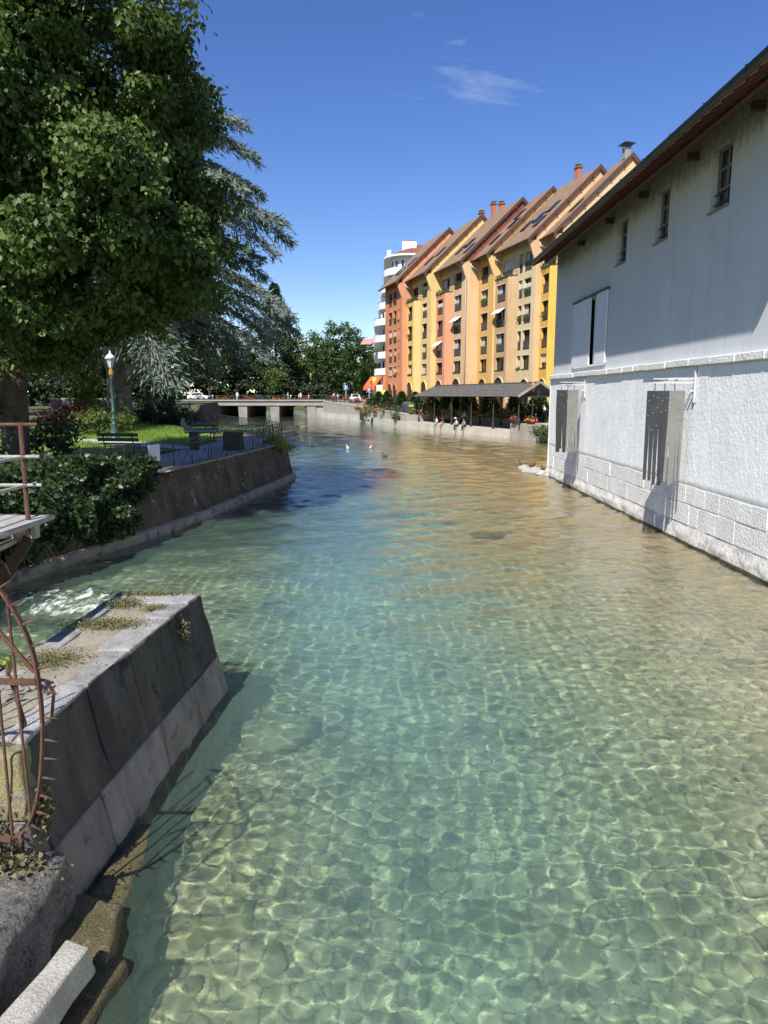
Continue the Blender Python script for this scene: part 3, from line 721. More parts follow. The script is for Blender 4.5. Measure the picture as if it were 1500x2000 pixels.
# upper wall, seen from the river: local a runs from far (38) to near
LEN = WY1 - WY0
aY = lambda y: WY1 - y
wins = [(19.36, 20.5), (23.38, 24.5), (27.28, 28.4)]
holes = [(aY(b), aY(a), 9.1, 10.72) for a, b in wins] + [(aY(33.75), aY(29.25), 5.52, 8.3)]
mb = MB(); holed(mb, (WX, WY1, 0), (0, -1, 0), (1, 0, 0), LEN, 5.25, 11.6, holes, .30)
wl(mb, 'upper_wall', 'white_upper')
mb = MB(); mb.quad((WX, WY1, -1.7), (WX, WY1, 11.6), (24, WY1, 11.6), (24, WY1, -1.7)); mb.quad((WX, WY1, 11.6), (16.5, WY1, 16.0), (24, WY1, 11.6)); wl(mb, 'end_wall', 'white_upper')
mb = MB(); mb.quad((24, WY0, -1.7), (24, WY1, -1.7), (24, WY1, 11.6), (24, WY0, 11.6)); mb.quad((WX, WY0, -1.7), (24, WY0, -1.7), (24, WY0, 11.6), (WX, WY0, 11.6)); wl(mb, 'back_wall', 'white_upper')
# windows deep in the reveals
for a, b in wins:
    c = (a + b) / 2; w = b - a
    fr = MB()
    xx = WX + .20
    for yy in (a + .04, b - .04): fr.box((xx, yy, 9.91), (.07, .08, 1.62))
    for zz in (9.14, 9.66, 10.18, 10.68): fr.box((xx, c, zz), (.06, w - .16, .06))
    fr.box((xx - .01, c, 9.91), (.05, .06, 1.56))
    wo = wl(fr, 'window', 'window_frame')
    p = MB(); p.quad((xx + .03, a + .02, 9.1), (xx + .03, a + .02, 10.72), (xx + .03, b - .02, 10.72), (xx + .03, b - .02, 9.1)); wl(p, 'pane', 'glass', wo)
    s = MB(); s.box((WX + .1, c, 9.085), (.34, w + .02, .05)); wl(s, 'sill', 'window_frame', wo)
    gmb = MB()
    for k in range(2): gmb.bar((WX + .1, a + .02, 9.3 + k * .25), (WX + .1, b - .02, 9.3 + k * .25), .025)
    wl(gmb, 'guard_bar', 'iron_black', wo)
# big sliding shutters in the loading opening
sh_ = MB(); sh_.box((WX - .05, 32.75, 6.93), (.07, 2.75, 2.86)); so = wl(sh_, 'shutter_leaf', 'shutter'); bevel(so, .01)
sh_ = MB(); sh_.box((WX - .05, 29.8, 6.93), (.07, 1.45, 2.86)); so = wl(sh_, 'shutter_leaf', 'shutter'); bevel(so, .01)
g_ = MB(); g_.quad((WX + .3, 29.3, 5.5), (WX + .3, 29.3, 8.3), (WX + .3, 33.7, 8.3), (WX + .3, 33.7, 5.5)); go = wl(g_, 'door_glass', 'glass')
for yy in (30.62, 31.28):
    g_ = MB(); g_.box((WX + .16, yy, 6.9), (.1, .12, 2.76)); wl(g_, 'post', 'shutter', go)
g_ = MB(); g_.box((WX - .06, 31.55, 8.40), (.16, 5.2, .07)); wl(g_, 'shutter_rail', 'iron_black')
g_ = MB(); g_.box((WX + .02, 31.5, 5.48), (.2, 4.6, .07)); wl(g_, 'door_sill', 'white_rough')
g_ = MB(); g_.box((WX + .22, 31.0, 6.0), (.05, .4, .95)); wl(g_, 'guard_panel', 'zinc', go)
# lower wall: rough render, projecting a little, uneven surface
yy = np.arange(8.0, WY1 + .01, .07); zz = np.arange(-1.7, 5.16, .07)
YY, ZZ = np.meshgrid(yy, zz)
Q = np.stack([YY.ravel(), ZZ.ravel(), 0 * YY.ravel()], 1)
D = (.012 * fbm(Q, 1.3, 31) + .006 * fbm(Q, 5, 32) + .004 * np.abs(fbm(Q, 15, 33)) + .004 * fbm(Q, 24, 34)).reshape(YY.shape) * (.55 + .45 * np.clip(fbm(Q, .8, 35), -1, 1)).reshape(YY.shape)
D = np.where(ZZ < 1.72, D * .6 - .022, D)
XX = WX - .12 - D
XX[-1, :] = WX + .02
jr = int(np.searchsorted(zz, 1.72))
o = gridmesh('lower_wall', XX[jr - 1:], YY[jr - 1:], ZZ[jr - 1:], 'white_rough', None, True); o.parent = wb; o.location = (-WX, -15, 0)
o = gridmesh('joint_bed', XX[:jr + 1] + .004, YY[:jr + 1], ZZ[:jr + 1], 'mortar', None, True); o.parent = wb; o.location = (-WX, -15, 0)
mb = MB(); mb.quad((WX - .12, 8, -1.7), (WX - .12, WY0, -1.7), (WX - .12, WY0, 5.2), (WX - .12, 8, 5.2))
wl(mb, 'lower_wall', 'white_rough')
mb = MB(); mb.quad((WX - .14, WY1, -1.7), (WX + .01, WY1 + .002, -1.7), (WX + .01, WY1 + .002, 5.2), (WX - .14, WY1, 5.2)); wl(mb, 'wall_return', 'white_rough')
# ledge of cut stones between the two wall faces
y = WY1
while y > 6:
    w = rnd.uniform(1.1, 2.0); mb = MB(); j = rnd.uniform(-.02, .02)
    mb.box((WX - .09 + j, y - w / 2, 5.13 + rnd.uniform(-.012, .012)), (.30, w - .018, .21)); o = wl(mb, 'ledge_stone', 'white_block'); bevel(o, .022)
    y -= w
# squared blocks in the lower wall, standing proud of the mortar
for zz0, zz1 in ((.50, 1.08), (1.11, 1.62)):
    y = WY1 - rnd.uniform(0, .3)
    while y > 11:
        w = rnd.uniform(.55, 1.15); mb = MB(); j = rnd.uniform(-.012, .012); t = rnd.uniform(-.03, .03)
        mb.box((WX - .0 + j, y - w / 2, (zz0 + zz1) / 2 + t * .4), (.214, w - .012, zz1 - zz0 - .012 + t * .6), rnd.uniform(-.006, .006)); o = wl(mb, 'block', 'white_block'); bevel(o, .005, 1)
        y -= w
# rough plinth at the waterline and its dark algae line
yy = np.arange(8.0, WY1 + .2, .08); zz = np.arange(-1.7, .5, .07); YY, ZZ = np.meshgrid(yy, zz)
Q = np.stack([YY.ravel(), ZZ.ravel(), 0 * YY.ravel()], 1)
XX = WX - .2 - (.03 * fbm(Q, 3, 41) + .025 * fbm(Q, 9, 42) + .015 * fbm(Q, 20, 43)).reshape(YY.shape) + .10 * np.clip((ZZ - .2) / .25, 0, 1)
o = gridmesh('plinth', XX, YY, ZZ, 'plinth_stone', None, True); o.parent = wb; o.location = (-WX, -15, 0)
XX2 = XX[:, :] - .012; sel = (zz < .075)
o = gridmesh('algae_line', XX2[sel], YY[sel], ZZ[sel], 'algae_line', None, True); o.parent = wb; o.location = (-WX, -15, 0)
# eave: soffit boards, rafter tails, beam ends, gutter, roof
EX, EZ, WZ1 = 7.33, 10.5, 11.42
slope = (WZ1 - EZ) / (WX - EX)
FY = WY1 + .9; RY0 = 13.4      # the roof stops at RY0 beside the bridge; its far eave corner is cut back
def fyx(x): return 36.7 + (FY - 36.7) * min(1, max(0, (x - EX) / (WX - EX)))
mb = MB(); zr = lambda x: EZ + (x - EX) * slope + .12
mb.quad((EX, RY0, zr(EX)), (EX, fyx(EX), zr(EX)), (WX, FY, zr(WX)), (16.5, FY, zr(16.5)), (16.5, RY0, zr(16.5))); mb.quad((16.5, RY0, zr(16.5)), (16.5, FY, zr(16.5)), (25.5, FY, zr(EX)), (25.5, RY0, zr(EX)))
ro = wl(mb, 'roof', 'roof_tile')
sol = ro.modifiers.new('thick', 'SOLIDIFY'); sol.thickness = .06; sol.offset = 1
nb = 9
for k in range(nb):
    x0 = EX + .02 + k * (WX - EX) / nb; x1 = x0 + (WX - EX) / nb - .012
    mb = MB(); mb.quad((x0, RY0, zr(x0) - .035), (x1, RY0, zr(x1) - .035), (x1, fyx(x1) - .02, zr(x1) - .035), (x0, fyx(x0) - .02, zr(x0) - .035)); wl(mb, 'soffit_board', 'eave_wood')
y = fyx(EX) - .12
while y > RY0:
    mb = MB(); hh = .15
    mb.hexa([(EX + .1, y - .05, zr(EX + .1) - .05 - hh * .6), (WX + .05, y - .05, zr(WX) - .05 - hh), (WX + .05, y + .05, zr(WX) - .05 - hh), (EX + .1, y + .05, zr(EX + .1) - .05 - hh * .6)],
            [(EX + .1, y - .05, zr(EX + .1) - .045), (WX + .05, y - .05, zr(WX) - .045), (WX + .05, y + .05, zr(WX) - .045), (EX + .1, y + .05, zr(EX + .1) - .045)])
    wl(mb, 'rafter', 'eave_wood'); y -= .52
mb = MB(); mb.box((8.28, (RY0 + fyx(8.28)) / 2, zr(8.28) - .22), (.14, fyx(8.28) - RY0 - .1, .14)); wl(mb, 'purlin', 'eave_wood')
for y in (21.45, 25.32, 28.97, 33.01, 17.9):
    mb = MB(); mb.box((8.76, y, 10.88), (.32, .15, .22)); o = wl(mb, 'beam_end', 'dark_wood'); bevel(o, .01)
mb = MB()
pr = [(.1 * math.cos(a), .1 * math.sin(a)) for a in np.linspace(PI, 2 * PI, 7)]
for i in range(6):
    (x0, z0), (x1, z1) = pr[i], pr[i + 1]
    mb.quad((EX - .06 + x0, RY0, zr(EX) + .04 + z0), (EX - .06 + x0, fyx(EX) + .05, zr(EX) + .04 + z0), (EX - .06 + x1, fyx(EX) + .05, zr(EX) + .04 + z1), (EX - .06 + x1, RY0, zr(EX) + .04 + z1))
mb.add([(EX - .06 + x, fyx(EX) + .05, zr(EX) + .04 + z) for x, z in pr], [tuple(range(7))])
go = wl(mb, 'gutter', 'zinc'); sm = go.modifiers.new('thick', 'SOLIDIFY'); sm.thickness = .012
y = 36.2
while y > RY0:
    mb = MB(); mb.box((EX - .06, y, zr(EX) + .05), (.24, .03, .02)); wl(mb, 'gutter_bracket', 'zinc', go); y -= 1.9
mb = MB(); mb.hexa([(EX + .02, fyx(EX), zr(EX) - .1), (WX, FY, zr(WX) - .1), (WX, FY + .05, zr(WX) - .1), (EX + .02, fyx(EX) + .05, zr(EX) - .1)], [(EX + .02, fyx(EX), zr(EX) + .07), (WX, FY, zr(WX) + .07), (WX, FY + .05, zr(WX) + .07), (EX + .02, fyx(EX) + .05, zr(EX) + .07)]); wl(mb, 'verge_board', 'eave_wood')

# ------------------------------------------------------------------ hanging metal strip sculptures
def sculpture(y, x0, xf, x1, zt, zb, ym, label):
    t = thing('metal_strip_sculpture', label, 'sculpture', (8.3, y, zt), 0, 'metal strip sculptures on the white wall')
    def B(mb, n, m, p=None): return mb.build(n, m, p or t, (8.3, y, zt))
    br_ = MB(); br_.box((8.74, ym, zt + .2), (.05, .09, 1.05)); br_.box((8.66, ym, zt + .0), (.14, .05, .05)); bo = B(br_, 'wall_bracket', 'pale_metal')
    for zz in (zt + .33, zt + .22):
        a = MB(); a.bar((8.74, ym, zz), (x0 + .12, y + .02, zz), .03, .03); B(a, 'arm', 'pale_metal', bo)
    for k in range(3):
        xx = x0 + .18 + k * .28
        a = MB(); a.bar((xx, y + .03, zt + .24), (xx, y + .03, zt - .05), .018); a.box((xx + .03, y + .03, zt + .3), (.1, .03, .03)); B(a, 'hook', 'strip_shaded', bo)
    foldY = y - .16
    rr = random.Random(int(y * 10))
    for side, xa, ya, xb, yb, mat in ((0, x0, y + .12, xf, foldY, 'strip_shaded'), (1, xf, foldY, x1, y - .12, 'strip_lit')):
        n = 5
        for i in range(n):
            f0, f1 = i / n, (i + 1) / n
            A = Vector((xa + (xb - xa) * f0, ya + (yb - ya) * f0, zt)); Bq = Vector((xa + (xb - xa) * f1, ya + (yb - ya) * f1, zt))
            u = (Bq - A).normalized(); nn = Vector((-u.y, u.x, 0)); W = (Bq - A).length
            zc = zt - rr.uniform(.7, 1.7); ze = zb + rr.uniform(-.05, .18)
            sway = rr.uniform(-.07, .05) * (1 if side else -1) * .6; tw = rr.uniform(-.05, .05); shrink = rr.uniform(.002, .02)
            mb = MB(); g = .0006; th = .006
            P = []
            for z, s, d, c in ((zt, 0, 0, 0), (zc, 0, 0, 0), ((zc + ze) / 2, sway * .45, tw * .4, shrink * .5), (ze, sway, tw, shrink)):
                l = A + u * (g + c + s); r_ = A + u * (W - g - c + s)
                P.append([Vector((l.x, l.y, z)) + nn * d, Vector((r_.x, r_.y, z)) + nn * d * .6])
            vs = []; fs = []
            for l, r_ in P: vs += [l - nn * th, r_ - nn * th, r_ + nn * th, l + nn * th]
            for k in range(3):
                for q in range(4): fs.append((k * 4 + q, k * 4 + (q + 1) % 4, (k + 1) * 4 + (q + 1) % 4, (k + 1) * 4 + q))
            fs += [(0, 3, 2, 1), (12, 13, 14, 15)]
            mb.add(vs, fs); so = B(mb, 'strip', mat)
            for k in range(3):
                zq = zt - .1 - .35 * k - rr.uniform(0, .3); cc = A + u * W * .5
                if zq > zc:
                    m2 = MB(); m2.box((cc.x - nn.x * 0, cc.y - .012, zq), (.035, .01, .009), math.atan2(u.y, u.x)); B(m2, 'clip', 'pale_metal', so)
sculpture(20.35, 7.48, 8.0, 8.46, 4.34, 1.66, 20.3, 'taller looking grey metal strip sculpture on bracket, nearer of the two on white wall')
sculpture(31.4, 7.56, 7.97, 8.46, 4.45, 1.76, 31.4, 'farther metal strip sculpture hung below the shuttered opening of white building')

# ------------------------------------------------------------------ coloured houses on the quay
FA, FB = Vector((18.6, 76, 0)), Vector((.2, 115, 0))
FU = (FA - FB).normalized()
BASE = 1.4
ROWS = [(16.1, 18.1), (13.4, 15.35), (10.6, 12.65), (7.8, 9.9), (5.75, 7.2)]
EAVE_Z, RIDGE_Y, RIDGE_Z, OVER, WALL_Z = 18.65, 7.0, 26.5, 1.05, 19.75
def house(s0, s1, label, cols, oriel, mats, gable_mat, seed, skylights=(), chimney=None, pipe=False, hidden=False):
    """one house: local x along the front (far to near), y into the house, outside at -y"""
    rr = random.Random(seed)
    W = s1 - s0; step = 1.5 if W > 6 else 1.0
    o0 = FB + FU * s0
    ang = math.atan2(FU.y, FU.x) - math.atan(step / W)
    t = thing('townhouse', label, 'house', (o0.x, o0.y, BASE), ang, 'coloured houses along the quay')
    W = math.hypot(W, step)
    front, ori_front, ori_side = mats
    DEEP = 2 * RIDGE_Y
    def bld(mb, n, m, p=None, smooth=False): return mb.build(n, m, p or t, (0, 0, 0), smooth)
    def window(x0, x1, z0, z1, y, top=False, kind=None):
        w = x1 - x0; c = (x0 + x1) / 2; h = z1 - z0; yy = y + .30
        kind = kind or rr.choice(('dark', 'dark', 'dark', 'curtain', 'curtain', 'blind', 'half'))
        f = MB()
        for xx in (x0 + .04, x1 - .04): f.box((xx, yy, (z0 + z1) / 2), (.08, .06, h))
        for zz in (z0 + .04, z1 - .04): f.box((c, yy, zz), (w - .16, .06, .08))
        if w > 1.1: f.box((c, yy - .005, (z0 + z1) / 2), (.07, .05, h - .16))
        wo = bld(f, 'window', 'dark_frame')
        p = MB(); p.quad((x0, yy + .04, z0), (x1, yy + .04, z0), (x1, yy + .04, z1), (x0, yy + .04, z1)); bld(p, 'pane', 'glass' if rr.random() < .55 else 'interior', wo)
        if kind == 'curtain':
            q = MB(); k = 8
            xs = [x0 + .1 + (w * .42) * i / k for i in range(k + 1)]
            for i in range(k): q.quad((xs[i], yy - .05 + .03 * (i % 2), z0 + .08), (xs[i + 1], yy - .05 + .03 * ((i + 1) % 2), z0 + .08), (xs[i + 1], yy - .05 + .03 * ((i + 1) % 2), z1 - .1), (xs[i], yy - .05 + .03 * (i % 2), z1 - .1))
            bld(q, 'curtain', 'curtain', wo)
        elif kind in ('blind', 'half'):
            hh = h * (rr.uniform(.3, .5) if kind == 'half' else rr.uniform(.5, .7))
            q = MB(); q.box((c, yy - .1, z1 - hh / 2 - .25 * h * (kind == 'half')), (w - .04, .05, hh)); bld(q, 'roller_blind', 'blind', wo)
        if h > 1.8:   # french window: guard rail with dark panel
            r_ = MB(); r_.box((c, y + .06, z0 + .98), (w, .05, .05)); r_.box((c, y + .06, z0 + .12), (w, .04, .04))
            for k in range(5): r_.box((x0 + w * (k + .5) / 5, y + .06, z0 + .54), (.03, .03, .85))
            ro_ = bld(r_, 'guard_rail', 'rail_metal', wo)
            q = MB(); q.box((c, y + .1, z0 + .52), (w - .03, .02, .78)); bld(q, 'rail_panel', 'rail_metal', wo)
            if rr.random() < .3:
                P = np.stack([rng.uniform(x0, x1, 160), rng.normal(y - .05, .12, 160), z0 + .9 - np.abs(rng.normal(0, .3, 160))], 1)
                leaves('balcony_plant', P, .14, 'leaf_light', wo, .2, .7)
        else:
            q = MB(); q.box((c, y + .1, z0 - .03), (w + .12, .32, .07)); bld(q, 'sill', 'dark_frame', wo)
            if rr.random() < .3:
                P = np.stack([rng.uniform(x0, x1, 90), rng.normal(y + .02, .1, 90), z0 + np.abs(rng.normal(0, .12, 90))], 1)
                leaves('window_box_plant', P, .13, 'leaf_mid', wo, 0, .7)
        if not top and rr.random() < .6:
            q = MB(); q.box((c, y + .02, z1 + .03), (w + .05, .1, .06)); bld(q, 'lintel_trim', 'awning_white', wo)
        return wo
    def arch(x0, x1, y):
        c = (x0 + x1) / 2; r = (x1 - x0) / 2; mb = MB()
        pts = [(x0, 0), (x1, 0)] + [(c + r * math.cos(a), 3.6 + r * math.sin(a)) for a in np.linspace(0, PI, 13)]
        mb.add([(x, y - .012, z) for x, z in pts], [tuple(range(len(pts)))])
        ao = bld(mb, 'arched_opening', 'interior')
        rim = MB()
        P = [(c + (r + .08) * math.cos(a), y - .05, 3.6 + (r + .08) * math.sin(a)) for a in np.linspace(0, PI, 13)]
        for i in range(12): rim.bar(P[i], P[i + 1], .16, .1)
        bld(rim, 'arch_rim', front, ao)
    # front wall with its window openings
    holes = []; todo = []
    for (x0, x1, kindset) in cols:
        for ri, (z0, z1) in enumerate(ROWS):
            if kindset == 'slit' and ri == 0: continue
            if kindset == 'slit': z0 = z0 + .3
            holes.append((x0, x1, z0, z1)); todo.append((x0, x1, z0, z1, 0, ri == 0))
    if oriel and not hidden: holes.append((.5, oriel[1] - 1.3, 15.9, 18.0)); todo.append((.5, oriel[1] - 1.3, 15.9, 18.0, 0, True))
    mb = MB(); holed(mb, (0, 0, 0), (1, 0, 0), (0, 1, 0), W, -.3, 19.7, holes, .33); bld(mb, 'front_wall', front)
    for w_ in todo: window(*w_)
    for (x0, x1, kindset) in cols:
        if kindset != 'slit' : arch(x0 - .1, x1 + .1, 0)
    # near side wall with its gable, far side, back
    zt = lambda y: WALL_Z + (RIDGE_Z - WALL_Z) * (1 - abs(y - RIDGE_Y) / RIDGE_Y)
    for xx, m, nm in ((W, gable_mat, 'side_wall'), (0, gable_mat, 'side_wall')):
        mb = MB(); mb.quad((xx, 0, -.3), (xx, DEEP, -.3), (xx, DEEP, 19), (xx, 0, 19)); bld(mb, nm, m if m != 'w_maroon' else front)
        mb = MB(); mb.quad((xx, 0, 19), (xx, DEEP, 19), (xx, DEEP, WALL_Z), (xx, RIDGE_Y, RIDGE_Z), (xx, 0, WALL_Z)); bld(mb, 'gable_wall', m)
    mb = MB(); mb.quad((0, DEEP, -.3), (W, DEEP, -.3), (W, DEEP, WALL_Z), (0, DEEP, WALL_Z)); bld(mb, 'back_wall', front)
    # roof planes with overhang
    th = .2; vo = .2; kick = .55
    def pl(y0, z0, y1, z1, y2, z2, name):
        mb = MB()
        for (a, za, b, zb) in ((y0, z0, y1, z1), (y1, z1, y2, z2)):
            mb.hexa([(-vo * .3, a, za - th), (W + vo, a, za - th), (W + vo, b, zb - th), (-vo * .3, b, zb - th)], [(-vo * .3, a, za), (W + vo, a, za), (W + vo, b, zb), (-vo * .3, b, zb)])
        return bld(mb, name, 'roof_tile')
    sl = (RIDGE_Z - WALL_Z) / RIDGE_Y
    yk = .25; zk = WALL_Z + th * 1.4 + sl * yk
    front_roof = pl(-OVER, EAVE_Z + .35, yk, zk, RIDGE_Y, RIDGE_Z + th * 1.4, 'roof')
    mb = MB(); mb.hexa([(-vo * .3, RIDGE_Y, RIDGE_Z + .05), (W + vo, RIDGE_Y, RIDGE_Z + .05), (W + vo, DEEP + .8, 18.6), (-vo * .3, DEEP + .8, 18.6)], [(-vo * .3, RIDGE_Y, RIDGE_Z + th * 1.4), (W + vo, RIDGE_Y, RIDGE_Z + th * 1.4), (W + vo, DEEP + .8, 18.9), (-vo * .3, DEEP + .8, 18.9)]); bld(mb, 'roof_back', 'roof_tile')
    mb = MB()
    for (a, za, b, zb) in ((-OVER, EAVE_Z + .35, yk, zk), (yk, zk, RIDGE_Y, RIDGE_Z + th * 1.4)):
        mb.hexa([(W + vo + .005, a, za - th - .16), (W + vo + .06, a, za - th - .16), (W + vo + .06, b, zb - th - .16), (W + vo + .005, b, zb - th - .16)], [(W + vo + .005, a, za + .06), (W + vo + .06, a, za + .06), (W + vo + .06, b, zb + .06), (W + vo + .005, b, zb + .06)])
    bld(mb, 'verge_board', 'verge', front_roof)
    mb = MB(); mb.hexa([(W + vo + .005, RIDGE_Y, RIDGE_Z - .1), (W + vo + .06, RIDGE_Y, RIDGE_Z - .1), (W + vo + .06, RIDGE_Y + 3, RIDGE_Z - .1 - sl * 3), (W + vo + .005, RIDGE_Y + 3, RIDGE_Z - .1 - sl * 3)], [(W + vo + .005, RIDGE_Y, RIDGE_Z + .44), (W + vo + .06, RIDGE_Y, RIDGE_Z + .44), (W + vo + .06, RIDGE_Y + 3, RIDGE_Z + .44 - sl * 3), (W + vo + .005, RIDGE_Y + 3, RIDGE_Z + .44 - sl * 3)]); bld(mb, 'verge_board', 'verge', front_roof)
    for k in range(5):
        yy = .8 + k * 1.35; mb = MB(); mb.box((W + .12, yy, WALL_Z + sl * yy - .2), (.26, .12, .16)); bld(mb, 'purlin_end', 'verge', front_roof)
    mb = MB(); mb.box((W / 2, -OVER - .06, EAVE_Z + .27), (W + .4, .13, .12)); bld(mb, 'gutter', 'verge', front_roof)
    # slanted corner brackets carrying the eave at the near end
    mb = MB(); mb.hexa([(W - .28, -.02, 16.7), (W + .002, -.02, 16.7), (W + .002, .3, 16.7), (W - .28, .3, 16.7)], [(W - .28, -.9, 18.9), (W + .002, -.9, 18.9), (W + .002, .3, 18.9), (W - .28, .3, 18.9)]); bld(mb, 'eave_bracket', gable_mat if gable_mat != 'w_maroon' else front)
    for (x, f) in skylights:
        mb = MB(); ang_ = math.atan(sl)
        yy = RIDGE_Y * f; zz = zk + (RIDGE_Z + th * 1.4 - zk) * (yy - yk) / (RIDGE_Y - yk)
        mb.box((x, yy, zz + .05), (1.0, 1.7, .14), 0, ang_); so = bld(mb, 'skylight', 'zinc', front_roof)
        mb = MB(); mb.box((x, yy - .06, zz + .11), (.8, 1.45, .05), 0, ang_); bld(mb, 'skylight_pane', 'glass', front_roof)
    if chimney:
        for (x, y, h) in chimney:
            mb = MB(); mb.box((x, y, RIDGE_Z + .2), (.7, .55, h * 1.7)); co_ = bld(mb, 'chimney', 'brick_red')
            mb = MB(); mb.box((x, y, RIDGE_Z + .2 + h * .85), (.9, .75, .16)); mb.box((x, y, RIDGE_Z + .5 + h * .85), (.75, .6, .1))
            for dx in (-.3, .3): mb.box((x + dx * .8, y, RIDGE_Z + .36 + h * .85), (.12, .4, .2))
            bld(mb, 'chimney_cap', 'roof_tile', co_)
    if pipe:
        mb = MB(); xx = W - .12
        mb.tube([(W - .8, -OVER, EAVE_Z + .2), (xx, -.25, EAVE_Z - .9), (xx, -.12, EAVE_Z - 1.5), (xx, -.12, 0)], .07, 8); bld(mb, 'downpipe', 'downpipe', None, True)
    else:
        mb = MB(); mb.tube([(.5, -OVER, EAVE_Z + .2), (.5, -OVER, EAVE_Z - .25), (1.3, -.1, EAVE_Z - 1.0)], .07, 8); bld(mb, 'gutter_elbow', 'downpipe', None, True)
    # projecting bay with chamfered near side and a terrace on top
    if oriel:
        x0, x1, wx0, wx1 = oriel; pj = .75; ch = .95; zt_ = 16.0
        holes = [(wx0 - x0, wx1 - x0, z0, z1) for z0, z1 in ROWS[1:]]
        mb = MB(); holed(mb, (x0, -pj, 0), (1, 0, 0), (0, 1, 0), x1 - ch - x0, -.3, zt_, holes, .33)
        mb.quad((x0, -pj, -.3), (x0, -pj, zt_), (x0, 0, zt_), (x0, 0, -.3)); bo = bld(mb, 'bay_front', ori_front)
        mb = MB(); mb.quad((x1 - ch, -pj, -.3), (x1, 0, -.3), (x1, 0, zt_), (x1 - ch, -pj, zt_)); bld(mb, 'bay_side', ori_side)
        mb = MB(); mb.prism([(x0 - .03, -pj - .06), (x1 - ch, -pj - .06), (x1 + .05, 0), (x0 - .03, 0)], zt_ + .003, zt_ + .1); bld(mb, 'terrace_edge', 'dark_frame')
        mb = MB(); mb.bar((x0, -pj + .05, zt_ + .5), (x1 - ch, -pj + .05, zt_ + .5), .05); mb.bar((x1 - ch, -pj + .05, zt_ + .5), (x1, -.02, zt_ + .5), .05)
        for k in range(6): mb.box((x0 + (x1 - ch - x0) * k / 5, -pj + .05, zt_ + .3), (.04, .04, .42))
        bld(mb, 'terrace_rail', 'rail_metal')
        if rr.random() < .7:
            P = np.stack([rng.uniform(x0, x1 - ch, 200), rng.normal(-pj, .12, 200), zt_ + np.abs(rng.normal(.15, .2, 200))], 1); leaves('terrace_plants', P, .2, 'leaf_mid', t, 0, .6)['kind'] = 'stuff'
        for z0, z1 in ROWS[1:]: window(wx0, wx1, z0, z1, -pj)
        arch(wx0 - .1, wx1 + .1, -pj)
    return t
h1 = house(0, 8.9, 'orange end house with narrow slit windows, farthest of the coloured row', [(1.9, 3.7, ''), (4.6, 6.1, ''), (7.0, 7.6, 'slit')], None, ('w_orange', 'w_orange', 'w_orange'), 'w_orange2', 1, [(2.6, .22), (6.8, .32), (5.4, .14)])
h2 = house(8.9, 17.5, 'yellow house with projecting bay between the orange and the salmon house', [(4.95, 7.05, '')], (0.05, 4.4, .7, 2.75), ('w_paleyellow', 'w_yellow', 'w_gold2'), 'w_paleyellow', 2, [(3.8, .2), (6.2, .32)], [(7.8, RIDGE_Y + .4, .6)])
h3 = house(17.5, 26.6, 'house with salmon projecting bay and peach wall with long downpipe', [(4.9, 7.4, '')], (.05, 4.5, .6, 2.8), ('w_peach', 'w_salmon', 'w_salmon'), 'w_maroon', 3, [(3.4, .2), (5.2, .28), (8.0, .1)], [(.9, RIDGE_Y, 1.6), (3.4, RIDGE_Y, .9)], True)
h4 = house(26.6, 31.6, 'narrow gold house with one column of windows and yellow gable', [(1.2, 3.4, '')], None, ('w_gold', 'w_gold', 'w_gold'), 'w_gold2', 4, [(2.6, .16), (4.0, .4), (2.2, .62)])
h5 = house(31.6, 40.2, 'house with tan projecting bay and cream wall with two window columns', [(4.75, 5.65, ''), (6.05, 7.8, '')], (.05, 4.5, .6, 3.0), ('w_cream', 'w_tan', 'w_tan'), 'w_peach', 5, [(3.2, .22), (5.0, .3), (6.6, .42), (6.8, .18)], [(4.4, RIDGE_Y, 1.3)])
h6 = house(40.2, 43.8, 'ochre yellow house of the row half hidden behind the white building', [], (.05, 3.5, .7, 2.4), ('w_paleyellow', 'w_ochre', 'w_ochre'), 'w_peach', 6, [(2.0, .3)], None)
mb = MB(); mb.box((2.6, RIDGE_Y, RIDGE_Z + .6), (.6, .6, 1.0)); co_ = mb.build('chimney', 'concrete', h6)
mb = MB(); mb.add([(1.9, RIDGE_Y - .7, RIDGE_Z + 1.5), (3.3, RIDGE_Y - .7, RIDGE_Z + 1.5), (3.3, RIDGE_Y + .7, RIDGE_Z + 1.5), (1.9, RIDGE_Y + .7, RIDGE_Z + 1.5), (2.6, RIDGE_Y, RIDGE_Z + 1.85)], [(0, 1, 4), (1, 2, 4), (2, 3, 4), (3, 0, 4), (3, 2, 1, 0)])
for dx, dy in ((-.28, -.28), (.28, -.28), (-.28, .28), (.28, .28)): mb.box((2.6 + dx, RIDGE_Y + dy, RIDGE_Z + 1.3), (.06, .06, .45))
mb.build('chimney_cowl', 'iron_black', co_)
# a window awning on the salmon and peach house
for hs_, x0, x1, y, z, m in ((h3, 4.9, 7.4, 0, 12.7, 'awning_white'), (h3, .6, 2.8, -.75, 9.95, 'awning_white'), (h5, .6, 3.0, -.75, 12.7, 'blind')):
    mb = MB(); mb.hexa([(x0, y - .75, z - .62), (x1, y - .75, z - .62), (x1, y - .02, z - .05), (x0, y - .02, z - .05)], [(x0, y - .75, z - .58), (x1, y - .75, z - .58), (x1, y - .02, z), (x0, y - .02, z)]); mb.build('awning', m, hs_)

